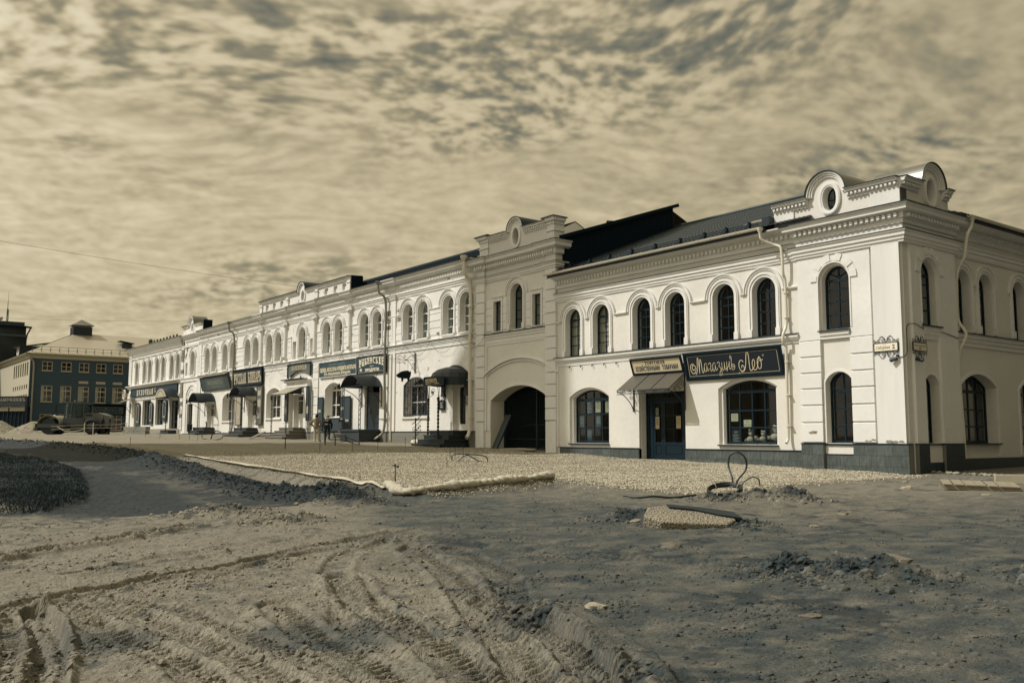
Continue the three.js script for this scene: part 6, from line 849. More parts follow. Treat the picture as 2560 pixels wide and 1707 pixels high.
{ // doorway canopy of the fourth shop
  const t = thing('flat_canopy', 'sloping tin canopy on thin lattice posts before the timber doorcase', 'canopy', [-46.5, 0, 0]);
  obj('roof_sheet', slab([-1.45, 4.62, 1.5], [1.35, 4.62, 1.5], [1.35, 5.12, 0.36], [-1.45, 5.12, 0.36], 0.03), mat(0.34, 0.31, 0.24, 0.5, { metalness: 0.25 }), t); obj('frame', [bar([-1.45, 4.58, 1.48], [1.35, 4.58, 1.48], 0.05), bar([-1.4, 4.58, 1.48], [-1.4, 5.05, 0.3], 0.04), bar([1.3, 4.58, 1.48], [1.3, 5.05, 0.3], 0.04)], M.iron, t);
  obj('side_panel', slab([1.34, 4.60, 1.46], [1.34, 4.60, 0.36], [1.34, 5.08, 0.36], [1.34, 4.66, 1.46], 0.01), sheetUnder, t);
  for (const x of [-1.35, 1.2]) { const g = []; for (const d of [-0.09, 0.09]) g.push(bar([x + d, 4.56, 1.42], [x + d, 1.5, 1.42], 0.03)); for (let y = 1.6; y < 4.4; y += 0.3) g.push(bar([x - 0.09, y, 1.42], [x + 0.09, y + 0.28, 1.42], 0.016)); obj('post', g, M.iron, t); lantern(t, x + 0.2, 4.35, 1.55); }
}
{ // farm shop: round hood with its sign and twisted posts
  const t = thing('domed_canopy', 'black domed canopy with twisted posts and small sign board at the gateway end', 'canopy', [-26.05, 0, 0]), hw = 1.28;
  obj('back_plate', [archBand(0, hw - 0.28, 0.18, 3.8, 5.02, 0.28, 0.02, 0.14, 16), poly(archPts(0, hw - 0.2, 4.98, 5.1, 0.42, 14), null, 0.03, 0.12)], sheetDark, t);
  const seg = 8, dome = []; for (let i = 0; i < seg; i++) for (let k = 0; k < 4; k++) { const P = (a, b) => { const th = Math.PI * a / seg, ph = b / 4 * Math.PI / 2, r = Math.cos(ph); return [-hw * 0.98 * Math.cos(th) * r, 4.80 + 0.62 * Math.sin(ph), 0.14 + 1.30 * Math.sin(th) * r]; }; dome.push(quad(P(i, k), P(i + 1, k), P(i + 1, k + 1), P(i, k + 1))); } obj('dome', dome, sheetDark, t);
  const fr = []; for (let i = 0; i < seg; i++) { const a = Math.PI * i / seg, b = Math.PI * (i + 1) / seg, p = (q) => [-hw * Math.cos(q), 0.14 + 1.31 * Math.sin(q)]; const [x0, z0] = p(a), [x1, z1] = p(b); fr.push(...slab([x0, 4.80, z0], [x0, 4.36, z0], [x1, 4.36, z1], [x1, 4.80, z1], 0.03)); } obj('fascia', fr, M.dark, t);
  const s2 = obj('sign_board', bx(-0.98, 0.98, 4.34, 4.84, 1.44, 1.48), M.dark, t); printed(s2, -0.95, 0.95, 4.37, 4.81, 1.484, (g, w, h) => { g.fillStyle = '#0a1f2b'; g.fillRect(0, 0, w, h); g.fillStyle = '#c5b994'; fitText(g, 'ФЕРМЕРЪ', w * 0.08, h * 0.66, w * 0.62, h * 0.46, 'serif'); fitText(g, 'МЯСО — СЫРЪ', w * 0.1, h * 0.9, w * 0.72, h * 0.15, 'serif'); }, 240);
  for (const [x, z, y0] of [[-1.15, 1.05, 1.7], [0.35, 1.36, 1.4]]) { const g = [cyl([x, y0, z], [x, 3.6, z], 0.045, 0.045, 8), ball([x, 3.64, z], 0.09)]; for (let k = 0; k < 2; k++) { const p = []; for (let i = 0; i <= 40; i++) { const q = i / 40, a = q * 34 + k * 3.14; p.push([x + 0.05 * Math.cos(a), y0 + q * (3.55 - y0), z + 0.05 * Math.sin(a)]); } g.push(tube(p, 0.02, 120, 4)); } obj('twisted_post', g, M.iron, t); obj('scroll_work', [tube([[x, 3.66, z], [x - 0.02, 4.0, z], [x - 0.12, 4.34, z]], 0.014, 10, 5), tube([[x, 3.66, z], [x + 0.08, 4.0, z], [x + 0.05, 4.34, z]], 0.014, 10, 5), tube(scroll(x + 0.45, 4.02, z, 0.22, 1.3), 0.014, 22, 5), tube([[x, 3.72, z], [x + 0.3, 3.82, z], [x + 0.6, 3.92, z]], 0.014, 10, 5), ball([x + 0.45, 4.02, z], 0.07)], M.iron, t); }
  for (const x of [-1.12, 1.12]) obj('wall_scroll', [tube(scroll(x, 3.55, 0.12, 0.2, 1.5), 0.018, 20, 5), tube(scroll(x + 0.1, 3.4, 0.14, 0.14, 1.5, -1), 0.014, 20, 5)], M.iron, t);
}
function stair(name, label, x0, x1, y0, y1, n, zo, m, mTop, group) { const t = thing(name, label, 'steps', [0, 0, 0], 0, group); for (let i = 0; i < n; i++) { const a = lerp(y0, y1, i / n), b = lerp(y0, y1, (i + 1) / n), k = (n - 1 - i) / n; obj('step', [bx(x0 - k * 0.55, x1 + k * 0.25, a, b - 0.05, 0.06, zo * (0.35 + 0.65 * (n - i) / n))], m, t); obj('tread', bx(x0 - k * 0.55 - 0.03, x1 + k * 0.25 + 0.03, b - 0.048, b, 0.06, zo * (0.35 + 0.65 * (n - i) / n) + 0.04), mTop, t); } return t; }
const stepDark = mat(0.025, 0.035, 0.04, 0.7), stepStone = mat(0.12, 0.12, 0.105, 0.9), treadStone = mat(0.22, 0.21, 0.17, 0.9);
stair('entrance_steps', 'black iron-framed steps under the domed canopy', -27.1, -24.85, 1.0, 1.95, 4, 1.9, M.iron, stepDark);
stair('entrance_steps', 'grey stone steps before the timber doorcase', -47.6, -45.2, 1.35, 2.25, 4, 1.8, stepStone, treadStone);
stair('entrance_steps', 'low dark steps below the black ornate sign', -56.6, -53.9, 1.5, 2.3, 3, 1.6, stepDark, stepStone);
stair('entrance_steps', 'low dark steps beside the narrow worn bay', -66.4, -63.6, 1.6, 2.4, 3, 1.7, stepDark, stepStone);
stair('entrance_steps', 'dark doorstep below the carved tympanum of the bakery', -76.3, -74.0, 1.6, 2.2, 2, 1.2, stepDark, stepDark);
{ const t = thing('entrance_steps', 'wooden side steps climbing to a dark stone landing beside the fish sign', 'steps'); obj('landing', [bx(-36.75, -34.3, 1.0, 1.93, 0.06, 1.5), bx(-36.8, -34.25, 1.931, 2.05, 0.06, 1.56)], stepDark, t); for (let i = 0; i < 5; i++) { const y = 1.2 + (i + 1) * 0.155; obj('step', [bx(-39.0 + i * 0.46, -36.8, y - 0.05, y, 0.35, 1.45)], treadStone, t); obj('riser', [bx(-39.0 + i * 0.46, -36.82, y - 0.15, y - 0.052, 0.40, 1.40)], stepStone, t); } obj('sidewall', [bx(-38.6, -36.8, 0.9, 1.2, 0.36, 1.42)], stepDark, t); }
// hand rail at the farm shop
{ const t = thing('stair_railing', 'wrought iron stair railing beside the grilled window', 'railing', [-27.75, 0, 1.45]); obj('newel', [cyl([-0.1, 1.15, 0], [-0.1, 2.55, 0], 0.035), ball([-0.1, 2.58, 0], 0.06)], M.iron, t); obj('handrail', [tube([[-0.45, 2.3, 0], [-0.1, 2.45, 0], [0.45, 2.78, 0], [0.75, 2.95, 0], [0.8, 3.1, 0]], 0.022, 18, 6), bar([-0.1, 1.6, 0], [0.5, 2.0, 0], 0.025), bar([-0.1, 2.2, 0], [0.5, 2.55, 0], 0.02)], M.iron, t); for (let i = 0; i < 3; i++) obj('baluster', [bar([0.05 + i * 0.16, 1.7 + i * 0.1, 0], [0.05 + i * 0.16, 2.3 + i * 0.1, 0], 0.014), ball([0.05 + i * 0.16, 1.98 + i * 0.1, 0], 0.05)], M.iron, t); obj('scroll_work', [tube(scroll(-0.28, 2.0, 0, 0.17, 1.4), 0.014, 20, 5), tube(scroll(-0.25, 1.5, 0, 0.16, 1.4, -1), 0.014, 20, 5)], M.iron, t); }
// iron grille before the ground-floor window
{ const t = thing('window_grille', 'dark scrolled iron grille before the ground-floor window by the pig sign', 'grille', [-30.24, 2.8, 0.02]); const g = [poly(archPts(0, 1.3, 0.02, 1.83, 0.42, 14), [archPts(0, 1.24, 0.08, 1.83, 0.38, 14).reverse()], 0, 0.03), bx(-1.28, 1.28, 1.68, 1.73, 0, 0.03), bx(-1.28, 1.28, 0.12, 0.15, 0, 0.03)]; obj('grille_frame', g, M.iron, t); for (let i = 0; i < 9; i++) { const x = -1.12 + i * 0.28; obj('grille_bar', bx(x - 0.011, x + 0.011, 0.1, 1.8 + 0.35 * Math.cos(x * 1.1), 0.005, 0.025), M.iron, t); } const sc = []; for (const x of [-0.84, 0, 0.84]) for (const [y, d] of [[0.45, 1], [1.25, -1]]) sc.push(tube(scroll(x - 0.16, y, 0.02, 0.22, 1.5, d), 0.016, 20, 5), tube(scroll(x + 0.16, y + 0.25, 0.02, 0.2, 1.5, -d, 3), 0.016, 20, 5)); sc.push(tube([[-1.2, 1.75, 0.02], [-0.6, 2.1, 0.02], [0, 1.8, 0.02], [0.6, 2.1, 0.02], [1.2, 1.75, 0.02]], 0.018, 30, 5)); obj('scroll_work', sc, M.iron, t); }
// projecting pig sign
{ const t = thing('hanging_sign', 'black pig silhouette hanging from a scrolled iron wall bracket', 'sign', [-30.3, 6.05, 0.02]); t.rotation.y = -Math.PI / 2; // local x runs out from the wall
  obj('wall_bar', bar([0.03, 0.42, 0], [0.03, -0.75, 0], 0.05), M.iron, t); obj('bracket', [bar([0.03, 0, 0], [1.38, 0, 0], 0.022), tube([[0.04, 0.35, 0], [0.35, 0.22, 0], [0.62, 0.02, 0], [0.9, 0.16, 0], [1.12, 0.2, 0], [1.22, 0.08, 0]], 0.014, 24, 5), tube([[0.04, -0.65, 0], [0.2, -0.4, 0], [0.45, -0.1, 0], [0.62, -0.02, 0], [0.9, -0.16, 0], [1.12, -0.2, 0], [1.22, -0.08, 0]], 0.014, 24, 5), tube(scroll(0.14, 0.18, 0, 0.1, 1.4), 0.011, 16, 4), tube(scroll(0.14, -0.2, 0, 0.1, 1.4, -1), 0.011, 16, 4), tube(scroll(0.72, 0.18, 0, 0.08, 1.4), 0.011, 16, 4), tube(scroll(0.72, -0.18, 0, 0.08, 1.4, -1), 0.011, 16, 4), tube(scroll(1.08, 0, 0, 0.1, 1.4), 0.011, 16, 4), tube(scroll(0.06, 0.45, 0, 0.08, 1.2), 0.014, 14, 4)], M.iron, t); obj('hanger', [bar([1.05, -0.1, 0], [1.05, -0.72, 0], 0.012), bar([0.5, -0.05, 0], [0.5, -0.62, 0], 0.012)], M.iron, t);
  obj('pig_figure', poly([[1.24, -0.98], [1.28, -0.9], [1.18, -0.86], [1.16, -0.78], [1.12, -0.84], [1.05, -0.74], [0.9, -0.68], [0.65, -0.62], [0.48, -0.62], [0.36, -0.7], [0.33, -0.62], [0.29, -0.72], [0.31, -0.9], [0.36, -1.02], [0.42, -1.2], [0.5, -1.22], [0.54, -1.08], [0.66, -1.1], [0.78, -1.08], [0.84, -1.28], [0.92, -1.27], [0.93, -1.08], [1.06, -1.06], [1.14, -1.08], [1.12, -1.03], [1.2, -1.03]], null, -0.02, 0.02), M.black, t); }
// notice frames, shutters and leaning boards on the wall
const flatThing = (name, label, cat, x0, x1, y0, y1, z0, z1, m, extra) => { const t = thing(name, label, cat, [x0, y0, z0]); obj('panel', bx(0, x1 - x0, 0, y1 - y0, 0, z1 - z0), m, t); obj('edge', poly(rect(-0.02, x1 - x0 + 0.02, -0.02, y1 - y0 + 0.02), [rect(0.05, x1 - x0 - 0.05, 0.05, y1 - y0 - 0.05)], z1 - z0, z1 - z0 + 0.02), M.frame, t); if (extra) for (const [a, b, c, d] of extra) obj('label_plate', bx(a, b, c, d, z1 - z0 + 0.002, z1 - z0 + 0.012), mat(0.38, 0.36, 0.29, 0.7), t); return t; };
const boardBlue = mat(0.022, 0.042, 0.055, 0.6), boardGrey = mat(0.12, 0.125, 0.11, 0.6);
flatThing('menu_case', 'small black framed notice case beside the domed canopy', 'notice', -27.55, -27.08, 3.1, 3.62, 0.02, 0.1, M.dark, [[0.1, 0.37, 0.36, 0.42], [0.1, 0.37, 0.24, 0.3], [0.1, 0.37, 0.12, 0.18]]);
flatThing('wall_shutter', 'tall dark shutter board left of the arched shop window by the walkers', 'board', -43.0, -42.2, 2.05, 4.28, 0.06, 0.12, boardBlue, [[0.1, 0.5, 1.2, 1.4], [0.1, 0.5, 0.25, 0.5]]);
flatThing('window_board', 'tall dark printed board covering part of the arched shop window', 'board', -39.58, -38.15, 2.1, 4.22, 0.08, 0.14, boardBlue, [[0.15, 0.5, 1.25, 1.45], [0.1, 0.45, 0.35, 0.7], [0.8, 1.25, 0.5, 0.62], [0.8, 1.25, 0.35, 0.45]]);
flatThing('window_board', 'low dark plank panel under the arched shop window by the walkers', 'board', -42.2, -39.62, 1.95, 2.84, 0.06, 0.11, boardBlue);
flatThing('side_board', 'tall dark painted board right of the timber doorcase', 'board', -44.42, -44.0, 2.72, 5.1, 0.28, 0.33, boardBlue, [[0.08, 0.34, 0.5, 1.0]]);
flatThing('side_board', 'tall mottled board left of the timber doorcase', 'board', -48.1, -47.6, 2.72, 4.8, 0.28, 0.33, boardGrey, [[0.1, 0.4, 0.5, 1.0]]);
flatThing('side_board', 'long pale poster board hanging from the black ornate sign', 'board', -53.9, -52.8, 2.5, 5.55, 0.1, 0.17, boardGrey, [[0.25, 0.85, 1.4, 2.0], [0.25, 0.85, 0.5, 0.9], [0.25, 0.85, 2.3, 2.7]]);
flatThing('side_board', 'pale poster board behind a lattice post under the black ornate sign', 'board', -58.4, -57.3, 2.5, 4.9, 0.06, 0.12, mat(0.34, 0.31, 0.24, 0.7), [[0.2, 0.9, 0.5, 0.8]]);
for (const [x0, x1, y0, y1, lab] of [[-87.5, -86.2, 2.7, 5.2, 'dark menu board with rounded top left of the bakery window'], [-82.7, -81.6, 2.8, 5.15, 'dark pointed menu board between the bakery windows'], [-78.3, -76.9, 3.1, 5.35, 'dark oval menu board right of the bakery windows']]) { const t = thing('menu_board', lab, 'board', [(x0 + x1) / 2, y0, 0.1]), hw = (x1 - x0) / 2; obj('panel', poly(archPts(0, hw, 0, y1 - y0 - hw * 0.8, hw * 0.8, 12), null, 0, 0.06), boardBlue, t); obj('ring', archBand(0, hw * 0.55, hw * 0.5, 0.5, y1 - y0 - hw, 0.1, 0.061, 0.075), mat(0.36, 0.33, 0.25, 0.7), t); obj('label_plate', bx(-hw * 0.5, hw * 0.5, 0.35, 0.5, 0.061, 0.075), mat(0.36, 0.33, 0.25, 0.7), t); }
{ const t = thing('litter_bin', 'dark cylindrical litter bin on the low steps beside the worn bay', 'bin', [-66.2, 2.05, 1.3]); obj('drum', lathe([[0.0, 0], [0.2, 0], [0.24, 0.6], [0.2, 0.62], [0.2, 0.55]], [0, 0, 0], 12), M.dark, t); obj('rim', cyl([0, 0.62, 0], [0, 0.74, 0], 0.2, 0.2, 12), M.zinc, t); }
{ const t = thing('wooden_crate', 'dark open wooden crate on the landing beside the fish sign', 'crate', [-37.9, 2.1, 0.5]); obj('side', [bx(-0.3, 0.3, 0, 0.45, -0.02, 0.02)], stepDark, t); obj('side', [bx(-0.3, 0.3, 0, 0.45, 0.4, 0.44)], stepDark, t); obj('end', [bx(-0.32, -0.28, 0, 0.6, -0.02, 0.44)], stepDark, t); obj('end', [bx(0.28, 0.32, 0, 0.4, -0.02, 0.44)], stepDark, t); obj('bottom', bx(-0.28, 0.28, 0, 0.04, 0.02, 0.40), stepDark, t); }
// ---------- houses across the side street ----------
{
  const B = thing('blue_house', 'dark blue three-storey house with pale side wall and low tin roof', 'building', [-113, 0, 0]);
  const blue = mat(0.036, 0.07, 0.098, 0.85, { bumpMap: bumpGrain, bumpScale: 0.003 }), pale = mat(0.42, 0.39, 0.30, 0.9), tinR = mat(0.40, 0.36, 0.27, 0.45, { metalness: 0.25 });
  const fs = (g) => { const q = g.isBufferGeometry ? plain(g) : join(g); q.rotateY(Math.PI / 2); return q; };   // drawn with x = -z
  const wins = [], zs = [4.35, 2.12, 0.0, -2.1, -4.2, -6.5, -8.8];
  zs.forEach((z, i) => { wins.push([-z, 0.62, 9.9, 11.1]); wins.push([-z + 0.06, 0.66, 5.95, 8.02]); if (i < 2 || i > 3) wins.push([-z + 0.1, 0.68, 2.4, 4.4]); }); wins.push([1.6, 0.75, 2.0, 4.35]);
  obj('wall', fs(poly(rect(-6.35, 14, 1.2, 11.5), wins.map((w) => rect(w[0] - w[1], w[0] + w[1], w[2], w[3])), -0.5, 0)), blue, B);
  for (const [cx, hw, y0, y1] of wins) { addWindow(B, { cx, hw, yb: y0, ys: y1, rise: 0, z: -0.06, cols: 2, bars: y1 - y0 > 1.6 ? [y0 + (y1 - y0) * 0.36, y0 + (y1 - y0) * 0.70] : [(y0 + y1) / 2], wideBars: y1 - y0 > 1.6 ? [y0 + (y1 - y0) * 0.70] : [], fw: 0.10, mw: 0.08, frame: pale, panes: 'one' }, fs); obj('window_sill', fs(bx(cx - hw - 0.05, cx + hw + 0.05, y0 - 0.09, y0 - 0.004, 0, 0.1)), pale, B); }
  for (const z of [0.0, -2.1, -4.2]) obj('wall_panel', fs(bx(-z - 0.58, -z + 0.58, 8.38, 8.70, 0, 0.04)), pale, B);
  obj('curtains', fs(zs.map((z, i) => bx(-z - 0.5, -z - 0.2 + 0.1 * (i % 3), 6.0, 8.0, -0.32, -0.28))), M.curtain, B);
  obj('eave_cornice', fs(sweep([[0, 11.4], [0.15, 11.45], [0.15, 11.75], [0.55, 11.95], [0.55, 12.02], [0, 12.05]], [[-6.4, 0], [14, 0]])), pale, B);
  // pale side wall looking to the square
  const sx = [-1.5, -3.0, -4.6, -6.2, -7.8, -9.4, -11], holes = sx.flatMap((x) => [rect(x - 0.45, x + 0.45, 9.3, 11.0), rect(x - 0.4, x + 0.4, 7.6, 8.15), rect(x - 0.45, x + 0.45, 5.4, 6.9)]);
  obj('side_wall', shiftAll(poly(rect(-26, -0.02, 1.2, 11.5), holes, -0.4, 0), 0, 0, 6.36), pale, B); obj('side_wall_backing', bx(-26, -0.6, 1.2, 11.4, 5.2, 5.6), M.room, B);
  obj('side_cornice', shiftAll(sweep([[0, 11.4], [0.15, 11.45], [0.15, 11.75], [0.55, 11.95], [0.55, 12.02], [0, 12.05]], [[-26, 0], [0.1, 0]]), 0, 0, 6.36), pale, B);
  obj('roof', [slab([0.6, 12.05, 6.95], [0.6, 12.05, -14], [-7, 15.6, -14], [-7, 15.6, -0.2], 0.05), slab([-26, 12.05, 6.95], [0.6, 12.05, 6.95], [-7, 15.6, -0.2], [-26, 15.6, -0.2], 0.05)], tinR, B);
  obj('side_roof_sheet', [...[...Array(24).keys()].map((i) => { const x = -25 + i * 0.78; return bar([Math.min(x, 0), 12.12, 6.9], [Math.min(x, -7), 15.64, -0.2], 0.06); })], M.ironGrey, B);
  obj('roof_vent', [bx(-8.4, -6.4, 15.2, 16.5, -2.2, 0.2)], M.dark, B); obj('roof_vent_cap', [(() => { const g = new THREE.ConeGeometry(2.0, 0.9, 4); g.rotateY(Math.PI / 4); g.translate(-7.4, 17.15, -1); return g; })(), ...[[-8.2, 0], [-6.6, 0], [-8.2, -2], [-6.6, -2]].map(([x, z]) => bar([x, 16.5, z], [x, 16.75, z], 0.06))], M.zinc, B);
  obj('dormer', [bx(-3.8, -2.6, 13.4, 14.2, -6.5, -5.2), ...slab([-4.2, 14.2, -6.8], [-2.3, 14.2, -6.8], [-2.3, 14.5, -4.9], [-4.2, 14.5, -4.9], 0.06)], M.ironGrey, B); obj('side_dormer', [bx(-16.4, -14.6, 12.6, 14.2, 1.5, 5.3)], M.dark, B); obj('side_dormer_window', [poly(rect(-16.2, -14.8, 12.9, 14.1), [rect(-15.85, -15.15, 13.1, 13.95)], 5.31, 5.4)], M.frameW, B); obj('side_dormer_roof', slab([-16.8, 14.0, 5.8], [-14.2, 14.0, 5.8], [-14.2, 14.9, 1.2], [-16.8, 14.9, 1.2], 0.08), M.dark, B);
  const rail = []; for (let z = 6.2; z > -12; z -= 1.05) rail.push(bar([0.2, 12.2, z], [0.2, 12.95, z], 0.045), bar([0.2, 12.8, z], [-0.35, 12.5, z], 0.035)); rail.push(bar([0.2, 12.95, 6.4], [0.2, 12.95, -12], 0.04), bar([0.2, 12.55, 6.4], [0.2, 12.55, -12], 0.035)); obj('roof_railing', rail, M.ironGrey, B);
  obj('downpipe', [tube([[0.5, 11.9, 6.6], [0.45, 11.4, 6.4], [0.2, 10.9, 6.0], [0.15, 10.4, 5.95], [0.15, 6, 5.95], [0.15, 1.8, 5.95]], 0.11, 40, 8)], mat(0.3, 0.28, 0.22, 0.5), B);
  obj('rear_wall', bx(-26, 0, 1.2, 11.5, -14.1, -13.9), blue, B); obj('interior', [bx(-4, -3.8, 1.5, 11.3, -13.8, 5.1), bx(-3.8, -0.55, 4.7, 4.9, -13.8, 5.1), bx(-3.8, -0.55, 8.8, 9.0, -13.8, 5.1), bx(-3.8, -0.55, 11.2, 11.35, -13.8, 5.1)], M.room, B);
}
{ const t = thing('bar_sign', 'grey board with dark capitals in a black case on the blue house', 'sign', [-112.9, 4.5, -1.1], Math.PI / 2); obj('case', [bx(-0.2, 4.15, -0.15, 1.15, 0, 0.2), bx(-0.3, 4.25, 1.15, 1.3, 0, 0.45)], M.black, t); printed(t, 0.05, 3.9, 0.02, 0.95, 0.204, (g, w, h) => { g.fillStyle = '#48575c'; g.fillRect(0, 0, w, h); g.fillStyle = '#101f29'; fitText(g, 'БАРЪ', w * 0.12, h * 0.42, w * 0.28, h * 0.27, 'serif'); fitText(g, 'МУЗЕЙ', w * 0.5, h * 0.42, w * 0.36, h * 0.27, 'serif'); fitText(g, 'ВАСИ ЛОЖКIНА', w * 0.05, h * 0.88, w * 0.9, h * 0.34, 'serif'); }, 90); }
{ const t = thing('wall_roundel', 'plain pale round plate on the blue house below the bar sign', 'plate', [-112.95, 3.1, -2.9], Math.PI / 2); obj('disc', [(() => { const g = new THREE.CylinderGeometry(0.5, 0.5, 0.05, 20); g.rotateX(Math.PI / 2); return g; })()], mat(0.07, 0.095, 0.105, 0.8), t); obj('rim', new THREE.TorusGeometry(0.5, 0.03, 6, 24), M.ironGrey, t); }
{ const t = thing('ring_sign', 'pale round bracket sign on the far corner of the bakery', 'sign', [-91.9, 6.2, 0.3]); const g = new THREE.TorusGeometry(0.5, 0.09, 8, 24); obj('ring', g, mat(0.55, 0.5, 0.4, 0.6), t); obj('emblem', [bx(-0.12, 0.12, -0.3, 0.3, -0.03, 0.03), bx(-0.3, 0.3, -0.06, 0.08, -0.025, 0.025)], mat(0.5, 0.46, 0.36, 0.6), t); obj('arm', bar([0.5, 0, 0], [1.0, 0, -0.2], 0.05), M.iron, t); }
{ const t = thing('gate_sign', 'black fascia with pale capitals over a dark yard gate beside the blue house', 'sign', [-111.2, 5.2, 8.6], 0.66); obj('fascia', bx(-3.2, 2.6, 0, 1.25, -0.15, 0), M.black, t); printed(t, -3.1, 2.5, 0.05, 1.2, 0.01, (g, w, h) => { g.fillStyle = '#050f16'; g.fillRect(0, 0, w, h); g.fillStyle = '#7f8076'; fitText(g, 'КАМУФЛЯЖЪ', w * 0.2, h * 0.48, w * 0.75, h * 0.34, 'serif'); g.fillStyle = '#3c4a4e'; fitText(g, 'СНАРЯЖЕНIЕ', w * 0.2, h * 0.88, w * 0.74, h * 0.24, 'serif'); }, 90); obj('gate_panel', [bx(-3.0, 2.2, -3.6, -0.02, -0.4, -0.3)], M.black, t); for (let i = 0; i < 9; i++) obj('gate_slat', bx(-2.9 + i * 0.58, -2.84 + i * 0.58, -3.5, -0.6, -0.29, -0.25), M.dark, t); obj('transom', [bx(-2.9, -0.5, -0.55, -0.1, -0.29, -0.26), bx(-0.3, 2.1, -0.55, -0.1, -0.29, -0.26)], mat(0.4, 0.37, 0.29, 0.8), t); obj('post', [bx(2.2, 2.6, -3.6, 0, -0.4, 0), bx(-3.2, -3.0, -3.6, 0, -0.4, 0)], M.black, t); }
{ // brick block rising behind
  const B = thing('brick_block', 'tall dark brick block with overhanging eaves behind the blue house', 'building', [-140, 0, 0]);
  const br = tex(512, 512, (u, v) => { const a = 0.62 + 0.25 * tn(u, v, 30, fbm, 3); return [a, a, a * 0.97]; }, true, 1 / 5);
  obj('wall', bx(-30, 0, 1, 18.3, 2.6, 30), mat(0.060, 0.085, 0.1, 0.95, { map: br }), B); obj('eave', [...slab([-30, 21.9, 31], [0.5, 18.2, 31], [0.5, 18.2, 1.9], [-30, 21.9, 1.9], 0.25)], M.black, B); obj('cornice', bx(-30, 0.15, 16.6, 16.95, 2.4, 30.2), mat(0.05, 0.07, 0.085, 0.95), B); obj('parapet', bx(-30, -0.3, 18.3, 18.9, 2.8, 30), mat(0.04, 0.06, 0.075, 0.95), B); obj('downpipe', tube([[0.4, 18.2, 2.0], [0.3, 17.4, 2.3], [0.1, 16.8, 2.5], [0.05, 10, 2.5]], 0.12, 20, 6), M.dark, B);
}
{ const t = thing('roof_antenna', 'slender rooftop antenna mast with white panels on the brick block', 'antenna', [-142.5, 18.6, 4.9]); obj('mast', [cyl([0, 0, 0], [0, 3.6, 0], 0.07, 0.04, 6), cyl([0.2, 3.4, 0], [0.2, 5.0, 0], 0.02, 0.02, 5)], M.ironGrey, t); obj('panel_antenna', [bx(-0.35, -0.1, 0.6, 2.4, -0.2, 0.1)], mat(0.4, 0.4, 0.36, 0.6), t); obj('panel_antenna', [bx(0.15, 0.4, 0.3, 1.4, -0.1, 0.2)], mat(0.5, 0.48, 0.4, 0.6), t); obj('dish', ball([1.0, 0.8, 1.0], 0.3), mat(0.4, 0.4, 0.36, 0.6), t); obj('dish_pole', cyl([1.0, -0.6, 1.0], [1.0, 0.8, 1.0], 0.05), M.ironGrey, t); }
{ const t = thing('street_lamp', 'dark street lamp head with curled bracket rising behind the bakery roof', 'lamp', [-101.5, 2, -5]); obj('post', [cyl([0, 0, 0], [0, 10.6, 0], 0.2, 0.16, 8), cyl([0, 10.6, 0], [0, 11.4, 0], 0.24, 0.24, 8), cyl([0, 11.4, 0], [0, 11.6, 0], 0.3, 0.05, 8)], M.iron, t); obj('curl', [tube([[0.2, 9.6, -0.1], [0.7, 10.0, -0.5], [0.9, 10.7, -0.7], [0.7, 11.2, -0.5], [0.4, 11.1, -0.3]], 0.05, 20, 5)], M.iron, t); }
// overhead cables
for (const [a, b, sag, lab] of [[[-53.5, 16.6, 39.5], [-47.2, 12.62, -0.2], 0.5, 'thin overhead cable running to the attic of the old trading row'], [[-112, 15.9, 26], [-70.5, 12.35, 0.1], 0.4, 'thin overhead cable running to the attic of the worn bay']]) { const p = []; for (let i = 0; i <= 12; i++) { const t = i / 12; p.push([lerp(a[0], b[0], t), lerp(a[1], b[1], t) - sag * 4 * t * (1 - t), lerp(a[2], b[2], t)]); } tag(obj('overhead_cable', tube(p, 0.010, 30, 5), M.iron), lab, 'cable'); }
// ---------- the cathedral bell tower on the square, whose shadow lies across the gravel and the gateway ----------
{
  const T = thing('bell_tower', 'tall pale cathedral bell tower of stacked tiers with a spire, out on the square', 'tower', [-53.5, 0.8, 48]), st = mat(0.5, 0.47, 0.38, 0.9), gold = mat(0.5, 0.4, 0.18, 0.3, { metalness: 0.8 });
  const tier = (y0, y1, w, name) => { const h = w / 2; obj(name, [bx(-h, h, y0, y1, -h, h)], st, T); obj('tier_cornice', [bx(-h - 0.7, h + 0.7, y1, y1 + 0.9, -h - 0.7, h + 0.7), bx(-h - 0.35, h + 0.35, y1 - 0.8, y1 - 0.002, -h - 0.35, h + 0.35)], st, T); for (const s of [-1, 1]) for (const q of [-1, 1]) { obj('tier_column', cyl([s * h * 0.72, y0, q * (h + 0.5)], [s * h * 0.72, y1 - 0.8, q * (h + 0.5)], 0.5, 0.42, 12), st, T); obj('tier_column', cyl([q * (h + 0.5), y0, s * h * 0.72], [q * (h + 0.5), y1 - 0.8, s * h * 0.72], 0.5, 0.42, 12), st, T); } };
  tier(0, 18, 13, 'base_tier'); tier(18.9, 35, 11.6, 'lower_tier'); tier(35.9, 50, 10.4, 'bell_tier');
  obj('drum', cyl([0, 50.9, 0], [0, 76, 0], 3.75, 3.5, 28), st, T); obj('drum_cornice', cyl([0, 62, 0], [0, 63, 0], 4.6, 4.6, 28), st, T); obj('drum_cornice', cyl([0, 75, 0], [0, 76.2, 0], 4.6, 4.7, 28), st, T); obj('dome', lathe([[4.3, 76.2], [4.0, 78.5], [2.6, 81], [1.3, 82.5], [1.0, 85]], [0, 0, 0], 24), gold, T); obj('spire', cyl([0, 84.8, 0], [0, 104, 0], 1.0, 0.08, 12), gold, T); obj('cross', [bx(-0.1, 0.1, 104, 107, -0.1, 0.1), bx(-0.8, 0.8, 105.5, 105.7, -0.09, 0.09)], gold, T);
}
